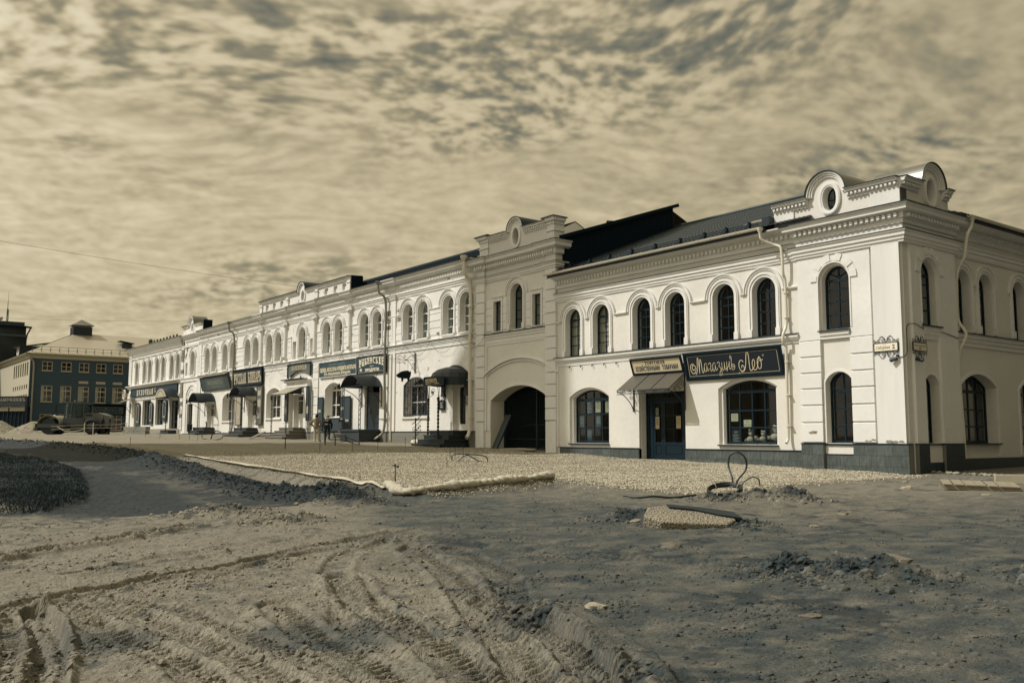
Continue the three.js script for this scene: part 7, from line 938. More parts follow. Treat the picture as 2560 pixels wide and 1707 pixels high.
// ---------- trees and a pale house across the side street: they stand right of the view and darken the shaded side ----------
{
  const r = rng(303), bark = mat(0.03, 0.04, 0.042, 0.95), leafM = new THREE.MeshPhysicalMaterial({ color: rgb(0.03, 0.045, 0.042), roughness: 0.9, transmission: 0.25, thickness: 0 });
  const limb = (a, b, r0, r1) => cyl(a, b, r0, r1, 7), wood = [limb([0, 0, 0], [0.1, 4.2, 0.05], 0.26, 0.18), limb([0.1, 4.1, 0.05], [0.3, 8.5, 0.2], 0.18, 0.08)]; for (let i = 0; i < 9; i++) { const a = i * 2.4, y = 3.4 + i * 0.5; wood.push(limb([0.1, y, 0.05], [Math.cos(a) * 2.2, y + 1.8, Math.sin(a) * 2.2], 0.1, 0.03)); }
  const pos = []; for (let c = 0; c < 95; c++) { const a = r() * 6.283, e = Math.acos(1 - 1.7 * r()), q = 0.55 + 0.45 * Math.cbrt(r()), cx = 3.4 * q * Math.sin(e) * Math.cos(a), cy = 7.6 + 4.3 * q * Math.cos(e), cz = 3.4 * q * Math.sin(e) * Math.sin(a); for (let l = 0; l < 75; l++) { const u = V3(r() - 0.5, r() - 0.5, r() - 0.5).multiplyScalar(1.9).add(V3(cx, cy, cz)), s = 0.09 + 0.08 * r(), p = V3(r() - 0.5, r() - 0.5, r() - 0.5).normalize(), w = V3(r() - 0.5, r() - 0.5, r() - 0.5).cross(p).normalize(), A = u.clone().addScaledVector(p, s), B = u.clone().addScaledVector(w, s * 0.6), C = u.clone().addScaledVector(p, -s), D = u.clone().addScaledVector(w, -s * 0.6); pos.push(...A, ...B, ...C, ...A, ...C, ...D); } }
  const crown = new THREE.BufferGeometry(); crown.setAttribute('position', new THREE.Float32BufferAttribute(pos, 3)); crown.computeVertexNormals(); const wg = join(wood);
  [[11.2, 1.5, 1.2, 'leafy street tree standing first beyond the corner across the side street'], [10.6, -5.0, 1.25, 'leafy street tree opposite the arched side window'], [11.2, -11.5, 1.2, 'leafy street tree next after the one opposite the side window'], [11.2, -18.5, 1.15, 'leafy street tree before the last one across the side street'], [11.6, -25, 1.05, 'last leafy street tree across the side street']].forEach(([x, z, s, lab], i) => { const t = thing('street_tree', lab, 'tree', [x, baseY(x, z), z], i * 1.3, 'street trees across the side street'); t.scale.setScalar(s); obj('trunk', wg, bark, t); obj('crown', crown, leafM, t); });
  const B = thing('pale_house', 'pale two-storey house with dark windows across the side street', 'building', [17, 0, 0]); const hol = [...Array(7).keys()].flatMap((i) => [rect(i * 4 + 1.2, i * 4 + 2.6, 2, 4), rect(i * 4 + 1.2, i * 4 + 2.6, 6, 8)]);
  const fs = (g) => { const q = g.isBufferGeometry ? plain(g) : join(g); q.rotateY(-Math.PI / 2); q.translate(0, 0, -30); return q; };
  obj('wall', fs(poly(rect(0, 30, 0.3, 9.5), hol, -0.4, 0)), mat(0.42, 0.41, 0.37, 0.9), B); for (const q of hol) addWindow(B, { cx: (q[0][0] + q[1][0]) / 2, hw: 0.7, yb: q[0][1], ys: q[2][1], rise: 0, z: -0.15, cols: 2, bars: [q[0][1] + 1.3], panes: 'one' }, fs);
  obj('body', bx(0.6, 10, 0.3, 9.4, -30, 0), M.dark, B); obj('end_wall', bx(0.02, 10, 0.3, 9.5, 0.001, 0.3), mat(0.42, 0.41, 0.37, 0.9), B); obj('roof', [slab([-0.5, 9.5, 0.6], [-0.5, 9.5, -30.5], [5, 12.5, -30.5], [5, 12.5, 0.6], 0.1), slab([5, 12.5, 0.6], [5, 12.5, -30.5], [10.5, 9.5, -30.5], [10.5, 9.5, 0.6], 0.1)], M.ironGrey, B);
}
// ---------- building-site things on the gravel and the soil ----------
const G = (x, z) => bedDist(x, z) < -0.1 ? gravelY(x, z) : terrain(x, z)[0];
const cloth = mat(0.44, 0.41, 0.33, 0.95), hose = mat(0.012, 0.02, 0.024, 0.45), wood = mat(0.30, 0.265, 0.19, 0.9, { map: plasterTone });
{ // wrinkled roll of ground fabric along the edge of the bed
  const r = rng(51), c = new THREE.CatmullRomCurve3([[-4.0, 16.75], [-3.55, 16.85], [-3.0, 16.85], [-2.75, 16.55], [-2.85, 15.9], [-3.3, 14.6], [-3.75, 13.4], [-4.1, 12.4], [-4.45, 11.55], [-4.75, 10.9]].map(([x, z], i) => V3(x, G(x, z) + 0.05, z))), N = 220, K = 14, pos = [], idx = [];
  for (let i = 0; i <= N; i++) { const t = i / N, p = c.getPointAt(t), d = c.getTangentAt(t), s = V3(-d.z, 0, d.x).normalize(); let R = 0.10 + 0.025 * Math.sin(t * 21) + 0.02 * n2(t * 60, 2); if (i < 2 || i > N - 2) R *= 0.25; const y0 = lerp(p.y, Math.max(p.y, G(p.x, p.z) + 0.05), 1); for (let k = 0; k < K; k++) { const a = k / K * 6.2832, w = R * (1 + 0.16 * n2(k * 0.9 + 3, t * 90) + 0.13 * Math.sin(t * 420 + 2.5 * Math.sin(a) + 4 * n2(t * 30, 7)) + 0.08 * Math.sin(t * 170 + a)); pos.push(p.x + s.x * w * 1.15 * Math.cos(a), y0 + 0.045 + w * 0.9 * Math.sin(a), p.z + s.z * w * 1.15 * Math.cos(a)); } }
  for (let i = 0; i < N; i++) for (let k = 0; k < K; k++) { const a = i * K + k, b = i * K + (k + 1) % K; idx.push(a, a + K, b, b, a + K, b + K); }
  const g = new THREE.BufferGeometry(); g.setAttribute('position', new THREE.Float32BufferAttribute(pos, 3)); g.setIndex(idx); g.computeVertexNormals(); tag(obj('fabric_roll', g, cloth), 'long wrinkled roll of pale ground fabric at the edge of the gravel', 'fabric');
}
{ // flat strip of fabric under the gravel edge
  const pos = [], idx = [], L = smoothLine([[-22.5, 15.75], [-20.8, 15.8], [-16.1, 16.0], [-12.7, 15.95], [-8.1, 16.3], [-5.6, 16.6], [-3.9, 16.9]]); L.forEach(([x, z], i) => { const w = 0.08 + 0.03 * n2(i * 0.7, 4); for (const k of [-1, 0, 1]) pos.push(x, Math.max(baseY(x, z), terrain(x, z + k * w)[0]) + 0.05 + 0.02 * (k === 0) + 0.025 * n2(i * 1.3, k + 5), z + k * w); if (i) { const a = i * 3; idx.push(a - 3, a, a - 2, a - 2, a, a + 1, a - 2, a + 1, a - 1, a - 1, a + 1, a + 2); } });
  const g = new THREE.BufferGeometry(); g.setAttribute('position', new THREE.Float32BufferAttribute(pos, 3)); g.setIndex(idx); g.computeVertexNormals(); tag(obj('fabric_strip', g, cloth), 'pale strip of ground fabric showing along the cut edge of the gravel bed', 'fabric');
}
for (const [x, z, h] of [[-56.79, 7.68, 0.57], [-52.59, 7.84, 0.58], [-48.89, 7.62, 0.67], [-45.86, 7.92, 0.7], [-42.75, 8.41, 0.56], [-34.79, 14.6, 0.45], [-26.51, 9.59, 0.57], [-26.9, 9.45, 0.53], [-23.32, 9.31, 0.89], [-23.07, 7.78, 0.45], [-21.5, 7.31, 0.48], [-20.98, 6.18, 0.69], [-14.82, 7.79, 0.35], [-14.74, 7.6, 0.53], [-16.68, 5.89, 0.51], [-11.52, 10.1, 0.29]]) tag(obj('marking_peg', [cyl([x, G(x, z) - 0.1, z], [x + 0.01, G(x, z) + h, z], 0.012, 0.012, 6), cyl([x - 0.02, G(x, z) + h - 0.05, z], [x + 0.03, G(x, z) + h - 0.045, z], 0.008, 0.008, 5)], M.iron), 'thin steel marking peg driven into the gravel bed', 'peg', 'marking pegs in the gravel');
{ const t = thing('tap_stand', 'thin standpipe with a small cross tap behind the fabric roll', 'standpipe', [-5.0, G(-5, 15.95), 15.95]); obj('pipe', [cyl([0, -0.1, 0], [-0.03, 0.5, 0], 0.016, 0.014, 6)], M.iron, t); obj('tap', [bar([-0.12, 0.52, 0.02], [0.12, 0.48, -0.02], 0.02), cyl([-0.03, 0.48, 0], [-0.03, 0.56, 0], 0.022), cyl([0.09, 0.49, 0], [0.14, 0.52, 0], 0.02)], M.iron, t); }
const hoop = (label, pts, r = 0.022) => tag(obj('hose', tube(pts.map(([x, h, z]) => [x, G(x, z) + h, z]), r, 60, 7), hose), label, 'hose');
hoop('black hose standing in a tall narrow loop out of the soil beside the coil', [[0.05, -0.05, 8.85], [0.02, 0.18, 8.80], [-0.18, 0.5, 8.70], [-0.16, 0.76, 8.66], [0.0, 0.86, 8.58], [0.16, 0.74, 8.46], [0.17, 0.45, 8.42], [0.06, 0.15, 8.62], [0.02, -0.05, 8.72]], 0.026);
hoop('thin black hose bent into a small hook beside the tall loop', [[0.25, -0.05, 8.8], [0.35, 0.14, 8.7], [0.5, 0.24, 8.55], [0.58, 0.18, 8.45], [0.6, -0.05, 8.42]], 0.016);
hoop('black hose end lying across the soil left of the coil', [[1.6, 0.03, 12.0], [1.35, 0.03, 12.6], [1.25, 0.04, 13.0], [1.1, 0.03, 13.3], [0.7, 0.05, 13.4]], 0.024);
hoop('low bent hoop of pipe on the gravel before the gateway', [[-13.9, -0.02, 8.3], [-13.95, 0.22, 8.25], [-13.7, 0.28, 8.05], [-13.35, 0.26, 7.7], [-13.0, 0.2, 7.35], [-12.95, 0.02, 7.3], [-13.15, 0.03, 7.55], [-13.5, 0.24, 7.9], [-13.62, 0.02, 8.2]], 0.022);
hoop('black hose loop standing beside the walkers', [[-29.6, 0.0, 6.0], [-29.62, 0.45, 5.95], [-29.45, 0.72, 5.8], [-29.25, 0.62, 5.65], [-29.2, 0.0, 5.6]], 0.03); hoop('black hose arching flat towards the side steps', [[-29.3, 0.55, 5.7], [-28.9, 0.5, 5.3], [-28.4, 0.3, 4.8], [-28.3, 0.1, 4.6], [-28.7, 0.2, 4.9], [-29.1, 0.4, 5.4]], 0.025); hoop('tangled black hose on the gravel below the faded board', [[-46.4, 0.0, 6.3], [-46.2, 0.5, 6.2], [-45.6, 0.55, 6.0], [-45.0, 0.2, 6.0], [-45.3, 0.03, 6.3], [-46.3, 0.1, 6.9], [-46.7, 0.3, 6.8], [-46.5, 0.9, 6.6], [-46.6, 1.2, 6.6]], 0.04);
{ // coil of black pipe
  const t = thing('pipe_coil', 'coil of black plastic pipe lying tilted on the soil', 'coil', [2.0, G(2.0, 11.5) + 0.14, 11.5]); t.rotation.set(0.32, 0.5, -0.12); const r = rng(8); for (let k = 0; k < 9; k++) { const p = [], R = 0.36 + 0.03 * r(), y = (k % 3) * 0.035 - 0.03, o = r() * 6; for (let i = 0; i < 20; i++) { const a = i / 20 * 6.2832; p.push([R * Math.cos(a), y + 0.012 * Math.sin(3 * a + o), R * Math.sin(a)]); } obj('pipe_turn', tube(p, 0.018, 48, 6, true), hose, t); } for (const a of [0.6, 2.4, 4.5]) obj('tie', [(() => { const g = new THREE.TorusGeometry(0.075, 0.008, 5, 12); g.rotateY(a + 1.57); g.rotateY(Math.PI / 2); g.translate(0.375 * Math.cos(a), 0, -0.375 * Math.sin(a)); return g; })()], cloth, t);
}
{ // lifted slab of old paving
  const r = rng(22), t = thing('paving_chunk', 'tilted broken slab of old paving with a rough pale top', 'slab', [5.55, G(5.55, 16.7) + 0.02, 16.7]); t.rotation.order = 'YXZ'; t.rotation.set(0.26, 0.735, -0.10);
  const out = [[-0.68, -0.25], [-0.62, 0.16], [-0.35, 0.34], [0.2, 0.36], [0.62, 0.32], [0.74, 0.05], [0.6, -0.2], [0.1, -0.32], [-0.4, -0.42]], g = new THREE.ExtrudeGeometry(new THREE.Shape(out.map((p) => new THREE.Vector2(p[0] + 0.04 * (r() - 0.5), p[1] + 0.04 * (r() - 0.5)))), { depth: 0.13, bevelEnabled: true, bevelSize: 0.025, bevelThickness: 0.025, bevelSegments: 2, curveSegments: 4 }); g.rotateX(-Math.PI / 2);
  obj('slab_top', g, mat(0.46, 0.42, 0.33, 0.95, { map: stoneTone, bumpMap: stoneBump, bumpScale: 0.03 }), t); obj('tar_crust', [(() => { const s = plain(poly([[-0.30, 0.20], [0.1, 0.22], [0.5, 0.10], [0.85, 0.06], [0.72, 0.31], [0.2, 0.36], [-0.35, 0.33]], null, 0, 0.035)); s.rotateX(-Math.PI / 2); s.translate(0.0, 0.152, 0); return s; })()], mat(0.012, 0.02, 0.024, 0.8), t);
}
{ const t = thing('timber_pallet', 'weathered timber pallet lying askew on the rubble by the corner', 'pallet', [4.35, G(4.35, 4.6) + 0.1, 4.6]); t.rotation.set(0.06, 0.55, -0.06); for (let i = 0; i < 7; i++) obj('plank', bx(-0.85 + i * 0.25, -0.66 + i * 0.25 + (i % 3) * 0.02, 0.04, 0.062 + 0.004 * (i % 2), -0.62, 0.62), wood, t); for (const z of [-0.5, 0, 0.5]) obj('stringer', bx(-0.86, 0.86, -0.07, 0.039, z - 0.05, z + 0.05), wood, t); }
for (const [x, z, w, d, h, a, lab] of [[3.75, 1.6, 0.75, 0.35, 0.22, 0.55, 'pale concrete block standing beside the timber pallet'], [4.6, 0.9, 0.8, 0.4, 0.2, 0.4, 'grey concrete block behind the pale one by the pallet']]) { const t = thing('concrete_block', lab, 'block', [x, G(x, z), z], a); const g = new THREE.BoxGeometry(w, h, d); g.translate(0, h / 2, 0); obj('block', g, mat(0.42, 0.385, 0.29, 0.95, { map: plasterTone }), t); obj('chipped_edge', bx(-w / 2 - 0.004, -w / 2 + 0.05, 0.0, h * 0.5, d / 2 - 0.1, d / 2 + 0.006), mat(0.34, 0.31, 0.24, 0.95), t); }
{ // row of small setts along the pavement edge round the corner
  const r = rng(64); let x = 0.2, z = -1.05; for (let i = 0; i < 22; i++) { const w = 0.1 + 0.08 * r(), g = stoneGeo(100 + i % 5, 1); g.scale(w * 0.62, 0.07, 0.09); const y = G(x, z) + 0.03; g.rotateY(r()); g.translate(x, y, z + 0.1 * r()); const kk = 0.5 + 0.8 * r(); tag(obj('paving_sett', g, mat(0.3 * kk, 0.28 * kk, 0.22 * kk, 0.95)), 'rough stone sett in the broken edging round the corner house', 'sett', 'setts of the broken edging'); x += w + 0.03 + 0.05 * r(); z += 0.03 + 0.02 * r(); } }
{ const t = thing('leaning_board', 'thick dark plank leaning against the jamb of the carriage arch', 'board', [0, 0, 0]); obj('plank', bar([-21.95, 0.98, 0.35], [-22.0, 2.72, -0.62], 0.34, 0.09), mat(0.02, 0.032, 0.038, 0.7), t); obj('edge_strip', bar([-22.14, 0.99, 0.40], [-22.19, 2.73, -0.56], 0.03, 0.1), mat(0.16, 0.15, 0.12, 0.8), t); }
{ const t = obj('timber_plank', [bar([-47.2, 1.46, 3.2], [-48.9, 1.95, 1.5], 0.22, 0.05)], mat(0.22, 0.2, 0.15, 0.9)); tag(t, 'long plank ramp resting on the grey stone steps', 'plank'); }
{ const g = new THREE.SphereGeometry(1, 16, 10), p = g.attributes.position; for (let i = 0; i < p.count; i++) { const k = 1 + 0.12 * n2(p.getX(i) * 4, p.getZ(i) * 4 + p.getY(i) * 3); p.setXYZ(i, p.getX(i) * 0.42 * k, p.getY(i) * 0.16 * k, p.getZ(i) * 0.25 * k); } g.computeVertexNormals(); g.translate(-28.5, G(-28.5, 1.0) + 0.14, 1.0); tag(obj('white_sack', g, mat(0.6, 0.56, 0.45, 0.9)), 'plump white sack lying beside the black iron steps', 'sack'); }
{ const g = new THREE.SphereGeometry(1, 20, 8), p = g.attributes.position; for (let i = 0; i < p.count; i++) { const k = 1 + 0.25 * n2(p.getX(i) * 3, p.getZ(i) * 5); p.setXYZ(i, p.getX(i) * 1.3 * k, p.getY(i) * 0.09 * k, p.getZ(i) * 0.3 * k); } g.computeVertexNormals(); g.translate(-19.7, G(-19.7, 0.5) + 0.05, 0.5); tag(obj('sand_sack', g, mat(0.26, 0.24, 0.18, 0.95)), 'flattened sacking draped over rubble at the foot of the iron gate', 'sacking'); }
// single stones on the soil
for (const [x, z, s, k, lab] of [[9.55, 22.35, 0.085, 0.9, 'pale rounded stone lying alone on the light soil'], [7.05, 18.7, 0.16, 0.35, 'flat dark stone on the damp ground before the broken slab'], [8.4, 18.9, 0.06, 0.4, 'small flat stone right of the flat dark one'], [10.35, 18.85, 0.16, 0.4, 'large dark stone on the rubble heap'], [9.85, 19.0, 0.12, 0.45, 'middling stone on the left flank of the rubble heap'], [9.35, 19.35, 0.09, 0.4, 'flat stone slab at the foot of the rubble heap'], [6.9, 15.2, 0.10, 0.5, 'stone between the broken slab and the pallet'], [6.1, 13.2, 0.12, 0.45, 'angular stone beyond the broken slab'], [10.95, 21.2, 0.08, 0.4, 'dusty flat stone in the damp soil nearer than the rubble heap'], [4.8, 17.1, 0.10, 0.7, 'pale splinter beside the broken slab'], [5.4, 6.4, 0.10, 0.7, 'pale stone in front of the timber pallet'], [3.2, 6.0, 0.12, 0.9, 'pale lump of mortar left of the timber pallet'], [2.4, 4.4, 0.10, 0.9, 'broken brick near the corner of the house'], [1.6, 3.2, 0.09, 0.8, 'small pale rubble piece close to the corner plinth']]) { const g = stoneGeo(Math.round(x * 100 + z), 1); g.scale(s * 1.3, s * 0.55, s); g.rotateY(x * 3); g.translate(x, terrain(x, z)[0] + s * 0.05, z); tag(obj('stone', g, mat(0.36 * k, 0.33 * k, 0.25 * k, 0.95, { bumpMap: stoneBump, bumpScale: 0.01 })), lab, 'stone'); }
// clods and pebbles
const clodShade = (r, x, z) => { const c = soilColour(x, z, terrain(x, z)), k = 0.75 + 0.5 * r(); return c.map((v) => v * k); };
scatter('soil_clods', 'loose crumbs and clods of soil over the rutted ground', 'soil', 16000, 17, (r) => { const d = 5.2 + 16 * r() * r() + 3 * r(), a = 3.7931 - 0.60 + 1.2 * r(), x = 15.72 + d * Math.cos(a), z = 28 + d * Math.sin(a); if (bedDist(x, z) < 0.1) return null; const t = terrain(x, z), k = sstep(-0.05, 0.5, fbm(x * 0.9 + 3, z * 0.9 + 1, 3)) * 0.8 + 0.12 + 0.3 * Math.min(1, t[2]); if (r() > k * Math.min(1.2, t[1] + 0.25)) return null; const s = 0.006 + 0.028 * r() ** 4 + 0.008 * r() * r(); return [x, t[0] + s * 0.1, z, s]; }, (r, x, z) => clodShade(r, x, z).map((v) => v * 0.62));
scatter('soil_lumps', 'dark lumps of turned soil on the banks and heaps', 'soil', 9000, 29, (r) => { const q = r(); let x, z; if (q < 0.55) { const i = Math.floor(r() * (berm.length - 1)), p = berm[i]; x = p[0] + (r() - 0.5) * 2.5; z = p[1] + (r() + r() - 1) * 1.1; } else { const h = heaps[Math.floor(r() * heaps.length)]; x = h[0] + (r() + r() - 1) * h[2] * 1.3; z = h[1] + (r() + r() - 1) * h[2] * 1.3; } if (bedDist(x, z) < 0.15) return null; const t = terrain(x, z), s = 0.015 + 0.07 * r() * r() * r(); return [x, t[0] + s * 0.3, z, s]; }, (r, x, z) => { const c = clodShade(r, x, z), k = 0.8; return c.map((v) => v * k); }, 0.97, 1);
// grass on the uncut patch
{ const r = rng(88), n = 80000, bl = new THREE.BufferGeometry(); bl.setAttribute('position', new THREE.Float32BufferAttribute([-0.006, 0, 0, 0.006, 0, 0, 0.004, 0.6, 0.06, -0.006, 0, 0, 0.004, 0.6, 0.06, 0, 1, 0.22], 3)); bl.computeVertexNormals();
  const im = new THREE.InstancedMesh(bl, mat(1, 1, 1, 0.8), n), m = new THREE.Matrix4(), q = new THREE.Quaternion(), c = new THREE.Color(); let k = 0; for (let i = 0; i < n * 6 && k < n; i++) { const u = r(), x = -5 - 34 * u * u, z = 20.4 + 7.5 * r(), g = polyDist(x, z, grassPatch); if (g > 0.15 * r()) continue; const h = (0.05 + 0.07 * r()) * (0.8 + 0.4 * n2(x, z)) * (g > -0.3 ? 1.3 : 1); q.setFromEuler(new THREE.Euler((r() - 0.5) * 0.7, r() * 6.3, (r() - 0.5) * 0.7)); m.compose(V3(x, terrain(x, z)[0] - 0.01, z), q, V3(1.0 + r(), h, h)); im.setMatrixAt(k, m); const w = 0.5 + 0.9 * r(); im.setColorAt(k, c.setRGB(0.018 * w, 0.036 * w, 0.043 * w)); k++; } im.count = k; im.name = 'grass'; im.castShadow = im.receiveShadow = true; scene.add(im); stuff(tag(im, 'short dark grass on the uncut patch left of the soil track', 'grass')); }
// gravel heaps by the blue house
for (const [x, z, R, h, s, lab] of [[-98.3, 11.9, 3.2, 1.75, 1, 'pale gravel heap before the dark yard gate'], [-95.6, 8.4, 3.0, 1.55, 2, 'pale gravel heap beside the road roller']]) { const g = new THREE.ConeGeometry(1, 1, 48, 24), p = g.attributes.position; for (let i = 0; i < p.count; i++) { const px = p.getX(i), pz = p.getZ(i), q = Math.hypot(px, pz), hh = Math.max(0, 1 - q) ** 1.05 * (1 - 0.25 * Math.exp(-q * q / 0.01)); p.setXYZ(i, px * R, h * hh + 0.07 * n2(px * 9 + s * 7, pz * 9) * Math.min(1, 4 * (1 - q)), pz * R); } g.computeVertexNormals(); g.translate(x, baseY(x, z) - 0.02, z); tag(obj('gravel_heap', g, M.gravel), lab, 'heap'); }
// kerb stones stacked before the bakery
for (const [x0, x1, y0, z0, lab] of [[-80.0, -76.2, 0, 3.0, 'long grey kerb stone at the left end of the stack before the bakery'], [-76.1, -72.2, 0, 3.0, 'long grey kerb stone at the right end of the stack before the bakery'], [-79.4, -75.4, 0.36, 3.05, 'left kerb stone of the upper course before the bakery'], [-75.3, -71.9, 0.36, 3.05, 'right kerb stone of the upper course before the bakery'], [-83.6, -80.6, 0, 4.6, 'low kerb stone lying in front of the stack']]) { const g = bx(x0, x1, 0, 0.34, z0, z0 + 0.4); g.translate(0, baseY((x0 + x1) / 2, z0) + y0 + (y0 ? 0.0 : -0.02), 0); tag(obj('kerb_stone', g, mat(0.2, 0.195, 0.165, 0.95, { map: plasterTone })), lab, 'kerb stone'); }
{ const t = thing('tape_barrier', 'striped barrier tape on short posts round the road roller', 'barrier', [0, 0, 0]); const cv = (y) => [[-70.6, y - 0.12, 11.6], [-69.4, y - 0.05, 10.4], [-68.6, y, 9.4], [-68.14, y + 0.02, 8.81], [-67.03, y + 0.04, 7.36], [-66.4, y + 0.16, 6.57]]; const strip = (pts, h) => { const c = new THREE.CatmullRomCurve3(pts.map((p) => V3(...p))), a = []; const P = c.getPoints(40); for (let i = 0; i < 40; i++) a.push(quad([P[i].x, P[i].y - h, P[i].z], [P[i + 1].x, P[i + 1].y - h, P[i + 1].z], [P[i + 1].x, P[i + 1].y + h, P[i + 1].z], [P[i].x, P[i].y + h, P[i].z])); return a; }; const tape = mat(0.6, 0.55, 0.43, 0.7); obj('tape', strip(cv(2.55), 0.012), tape, t); obj('tape', strip(cv(2.28), 0.012), tape, t); obj('tape', strip([[-70.3, 2.4, 11.2], [-69.6, 2.02, 10.6], [-69.0, 2.05, 9.9], [-68.55, 2.28, 9.3]], 0.03), tape, t); for (const [x, z] of [[-68.14, 8.81], [-66.4, 6.57], [-68.6, 9.4]]) obj('post', cyl([x, baseY(x, z) - 0.1, z], [x + 0.03, 2.75, z], 0.035, 0.035, 8), mat(0.55, 0.5, 0.38, 0.8), t); }
// ---------- road roller ----------
{
  const R = thing('road_roller', 'dark road roller with pale drum hood and glazed cab before the blue house', 'roller', [-76.8, baseY(-76.8, 8.4), 8.4]); R.rotation.y = Math.atan2(-0.795, -0.606); // local +x is the front
  const body = mat(0.05, 0.065, 0.07, 0.5), paleP = mat(0.26, 0.235, 0.17, 0.5), tyre = mat(0.008, 0.013, 0.016, 0.9), zc = (x, y, z0, z1, r, s = 28) => cyl([x, y, z0], [x, y, z1], r, r, s);
  obj('drum', [zc(1.95, 0.72, -1.05, 1.05, 0.72, 36)], M.ironGrey, R); obj('drum_frame', [bx(0.6, 3.0, 0.62, 0.98, 1.07, 1.27), bx(0.6, 3.0, 0.62, 0.98, -1.27, -1.07), bx(2.85, 3.1, 0.55, 1.0, -1.27, 1.27), bx(0.55, 0.8, 0.55, 1.05, -1.27, 1.27), bx(2.9, 3.25, 0.35, 0.6, -1.2, 1.2)], body, R);
  const hood = []; for (let i = 0; i <= 14; i++) { const a = Math.PI * i / 14; hood.push([1.95 - 1.05 * Math.cos(a), 0.98 + 0.78 * Math.sin(a)]); } obj('drum_hood', poly([...hood, ...hood.map(([x, y]) => [1.95 + (x - 1.95) * 0.95, 0.98 + (y - 0.98) * 0.95]).reverse()], null, -1.1, 1.1), paleP, R); obj('lamp', [ball([2.4, 1.75, 0.9], 0.1)], mat(0.6, 0.56, 0.45, 0.3), R);
  obj('articulation', [bx(0.1, 0.6, 0.55, 1.2, -0.35, 0.35)], tyre, R);
  const cab = obj('cab', [bx(-1.15, 0.75, 0.95, 1.55, -0.85, 0.85), bx(-1.15, -1.05, 1.55, 2.85, -0.85, -0.77), bx(-1.15, -1.05, 1.55, 2.85, 0.77, 0.85), bx(0.57, 0.67, 1.55, 2.85, -0.85, -0.77), bx(0.57, 0.67, 1.55, 2.85, 0.77, 0.85), bx(-0.3, -0.22, 1.55, 2.85, 0.78, 0.85), bx(-0.3, -0.22, 1.55, 2.85, -0.85, -0.78), bx(-1.25, 0.85, 2.85, 3.0, -0.95, 0.95)], body, R);
  for (const z of [-0.81, 0.81]) { obj('pane', flat(rect(-1.05, -0.3, 1.55, 2.85), z), M.glass, cab); obj('pane', flat(rect(-0.22, 0.57, 1.55, 2.85), z), M.glass, cab); } for (const x of [-1.1, 0.62]) { const g = flat(rect(-0.77, 0.77, 1.55, 2.85), 0); g.rotateY(Math.PI / 2); g.translate(x, 0, 0); obj('pane', g, M.glass, cab); }
  obj('seat', [bx(-0.7, -0.2, 1.5, 1.65, -0.25, 0.25), bx(-0.75, -0.65, 1.6, 2.2, -0.25, 0.25)], tyre, R); obj('beacon', [cyl([0.3, 3.0, 0.4], [0.3, 3.2, 0.4], 0.07)], paleP, R); obj('mirror', [bar([0.7, 2.75, -0.9], [1.3, 2.7, -1.1], 0.03), bx(1.25, 1.35, 2.0, 2.7, -1.25, -1.05)], M.iron, R);
  obj('engine_hood', [poly([[-3.3, 1.0], [-1.15, 1.0], [-1.15, 1.95], [-2.4, 2.0], [-3.2, 1.75]], null, -0.75, 0.75)], mat(0.10, 0.105, 0.095, 0.5), R); obj('vent_panel', [bx(-1.9, -1.3, 1.7, 1.85, -0.765, -0.75)], tyre, R); obj('exhaust', tube([[-1.6, 2.0, 0.3], [-1.6, 2.5, 0.3], [-1.7, 2.6, 0.3]], 0.06, 10, 7), M.iron, R); obj('chassis', bx(-3.2, 0.1, 0.62, 1.0, -0.7, 0.7), body, R);
  for (const z of [-1.05, 1.05]) { const w = obj('wheel', [(() => { const g = new THREE.TorusGeometry(0.52, 0.22, 10, 28); g.scale(1, 1, 1.3); g.translate(-2.0, 0.74, z); return g; })()], tyre, R); obj('rim', zc(-2.0, 0.74, z - 0.2, z + 0.2, 0.34, 16), body, w); }
}
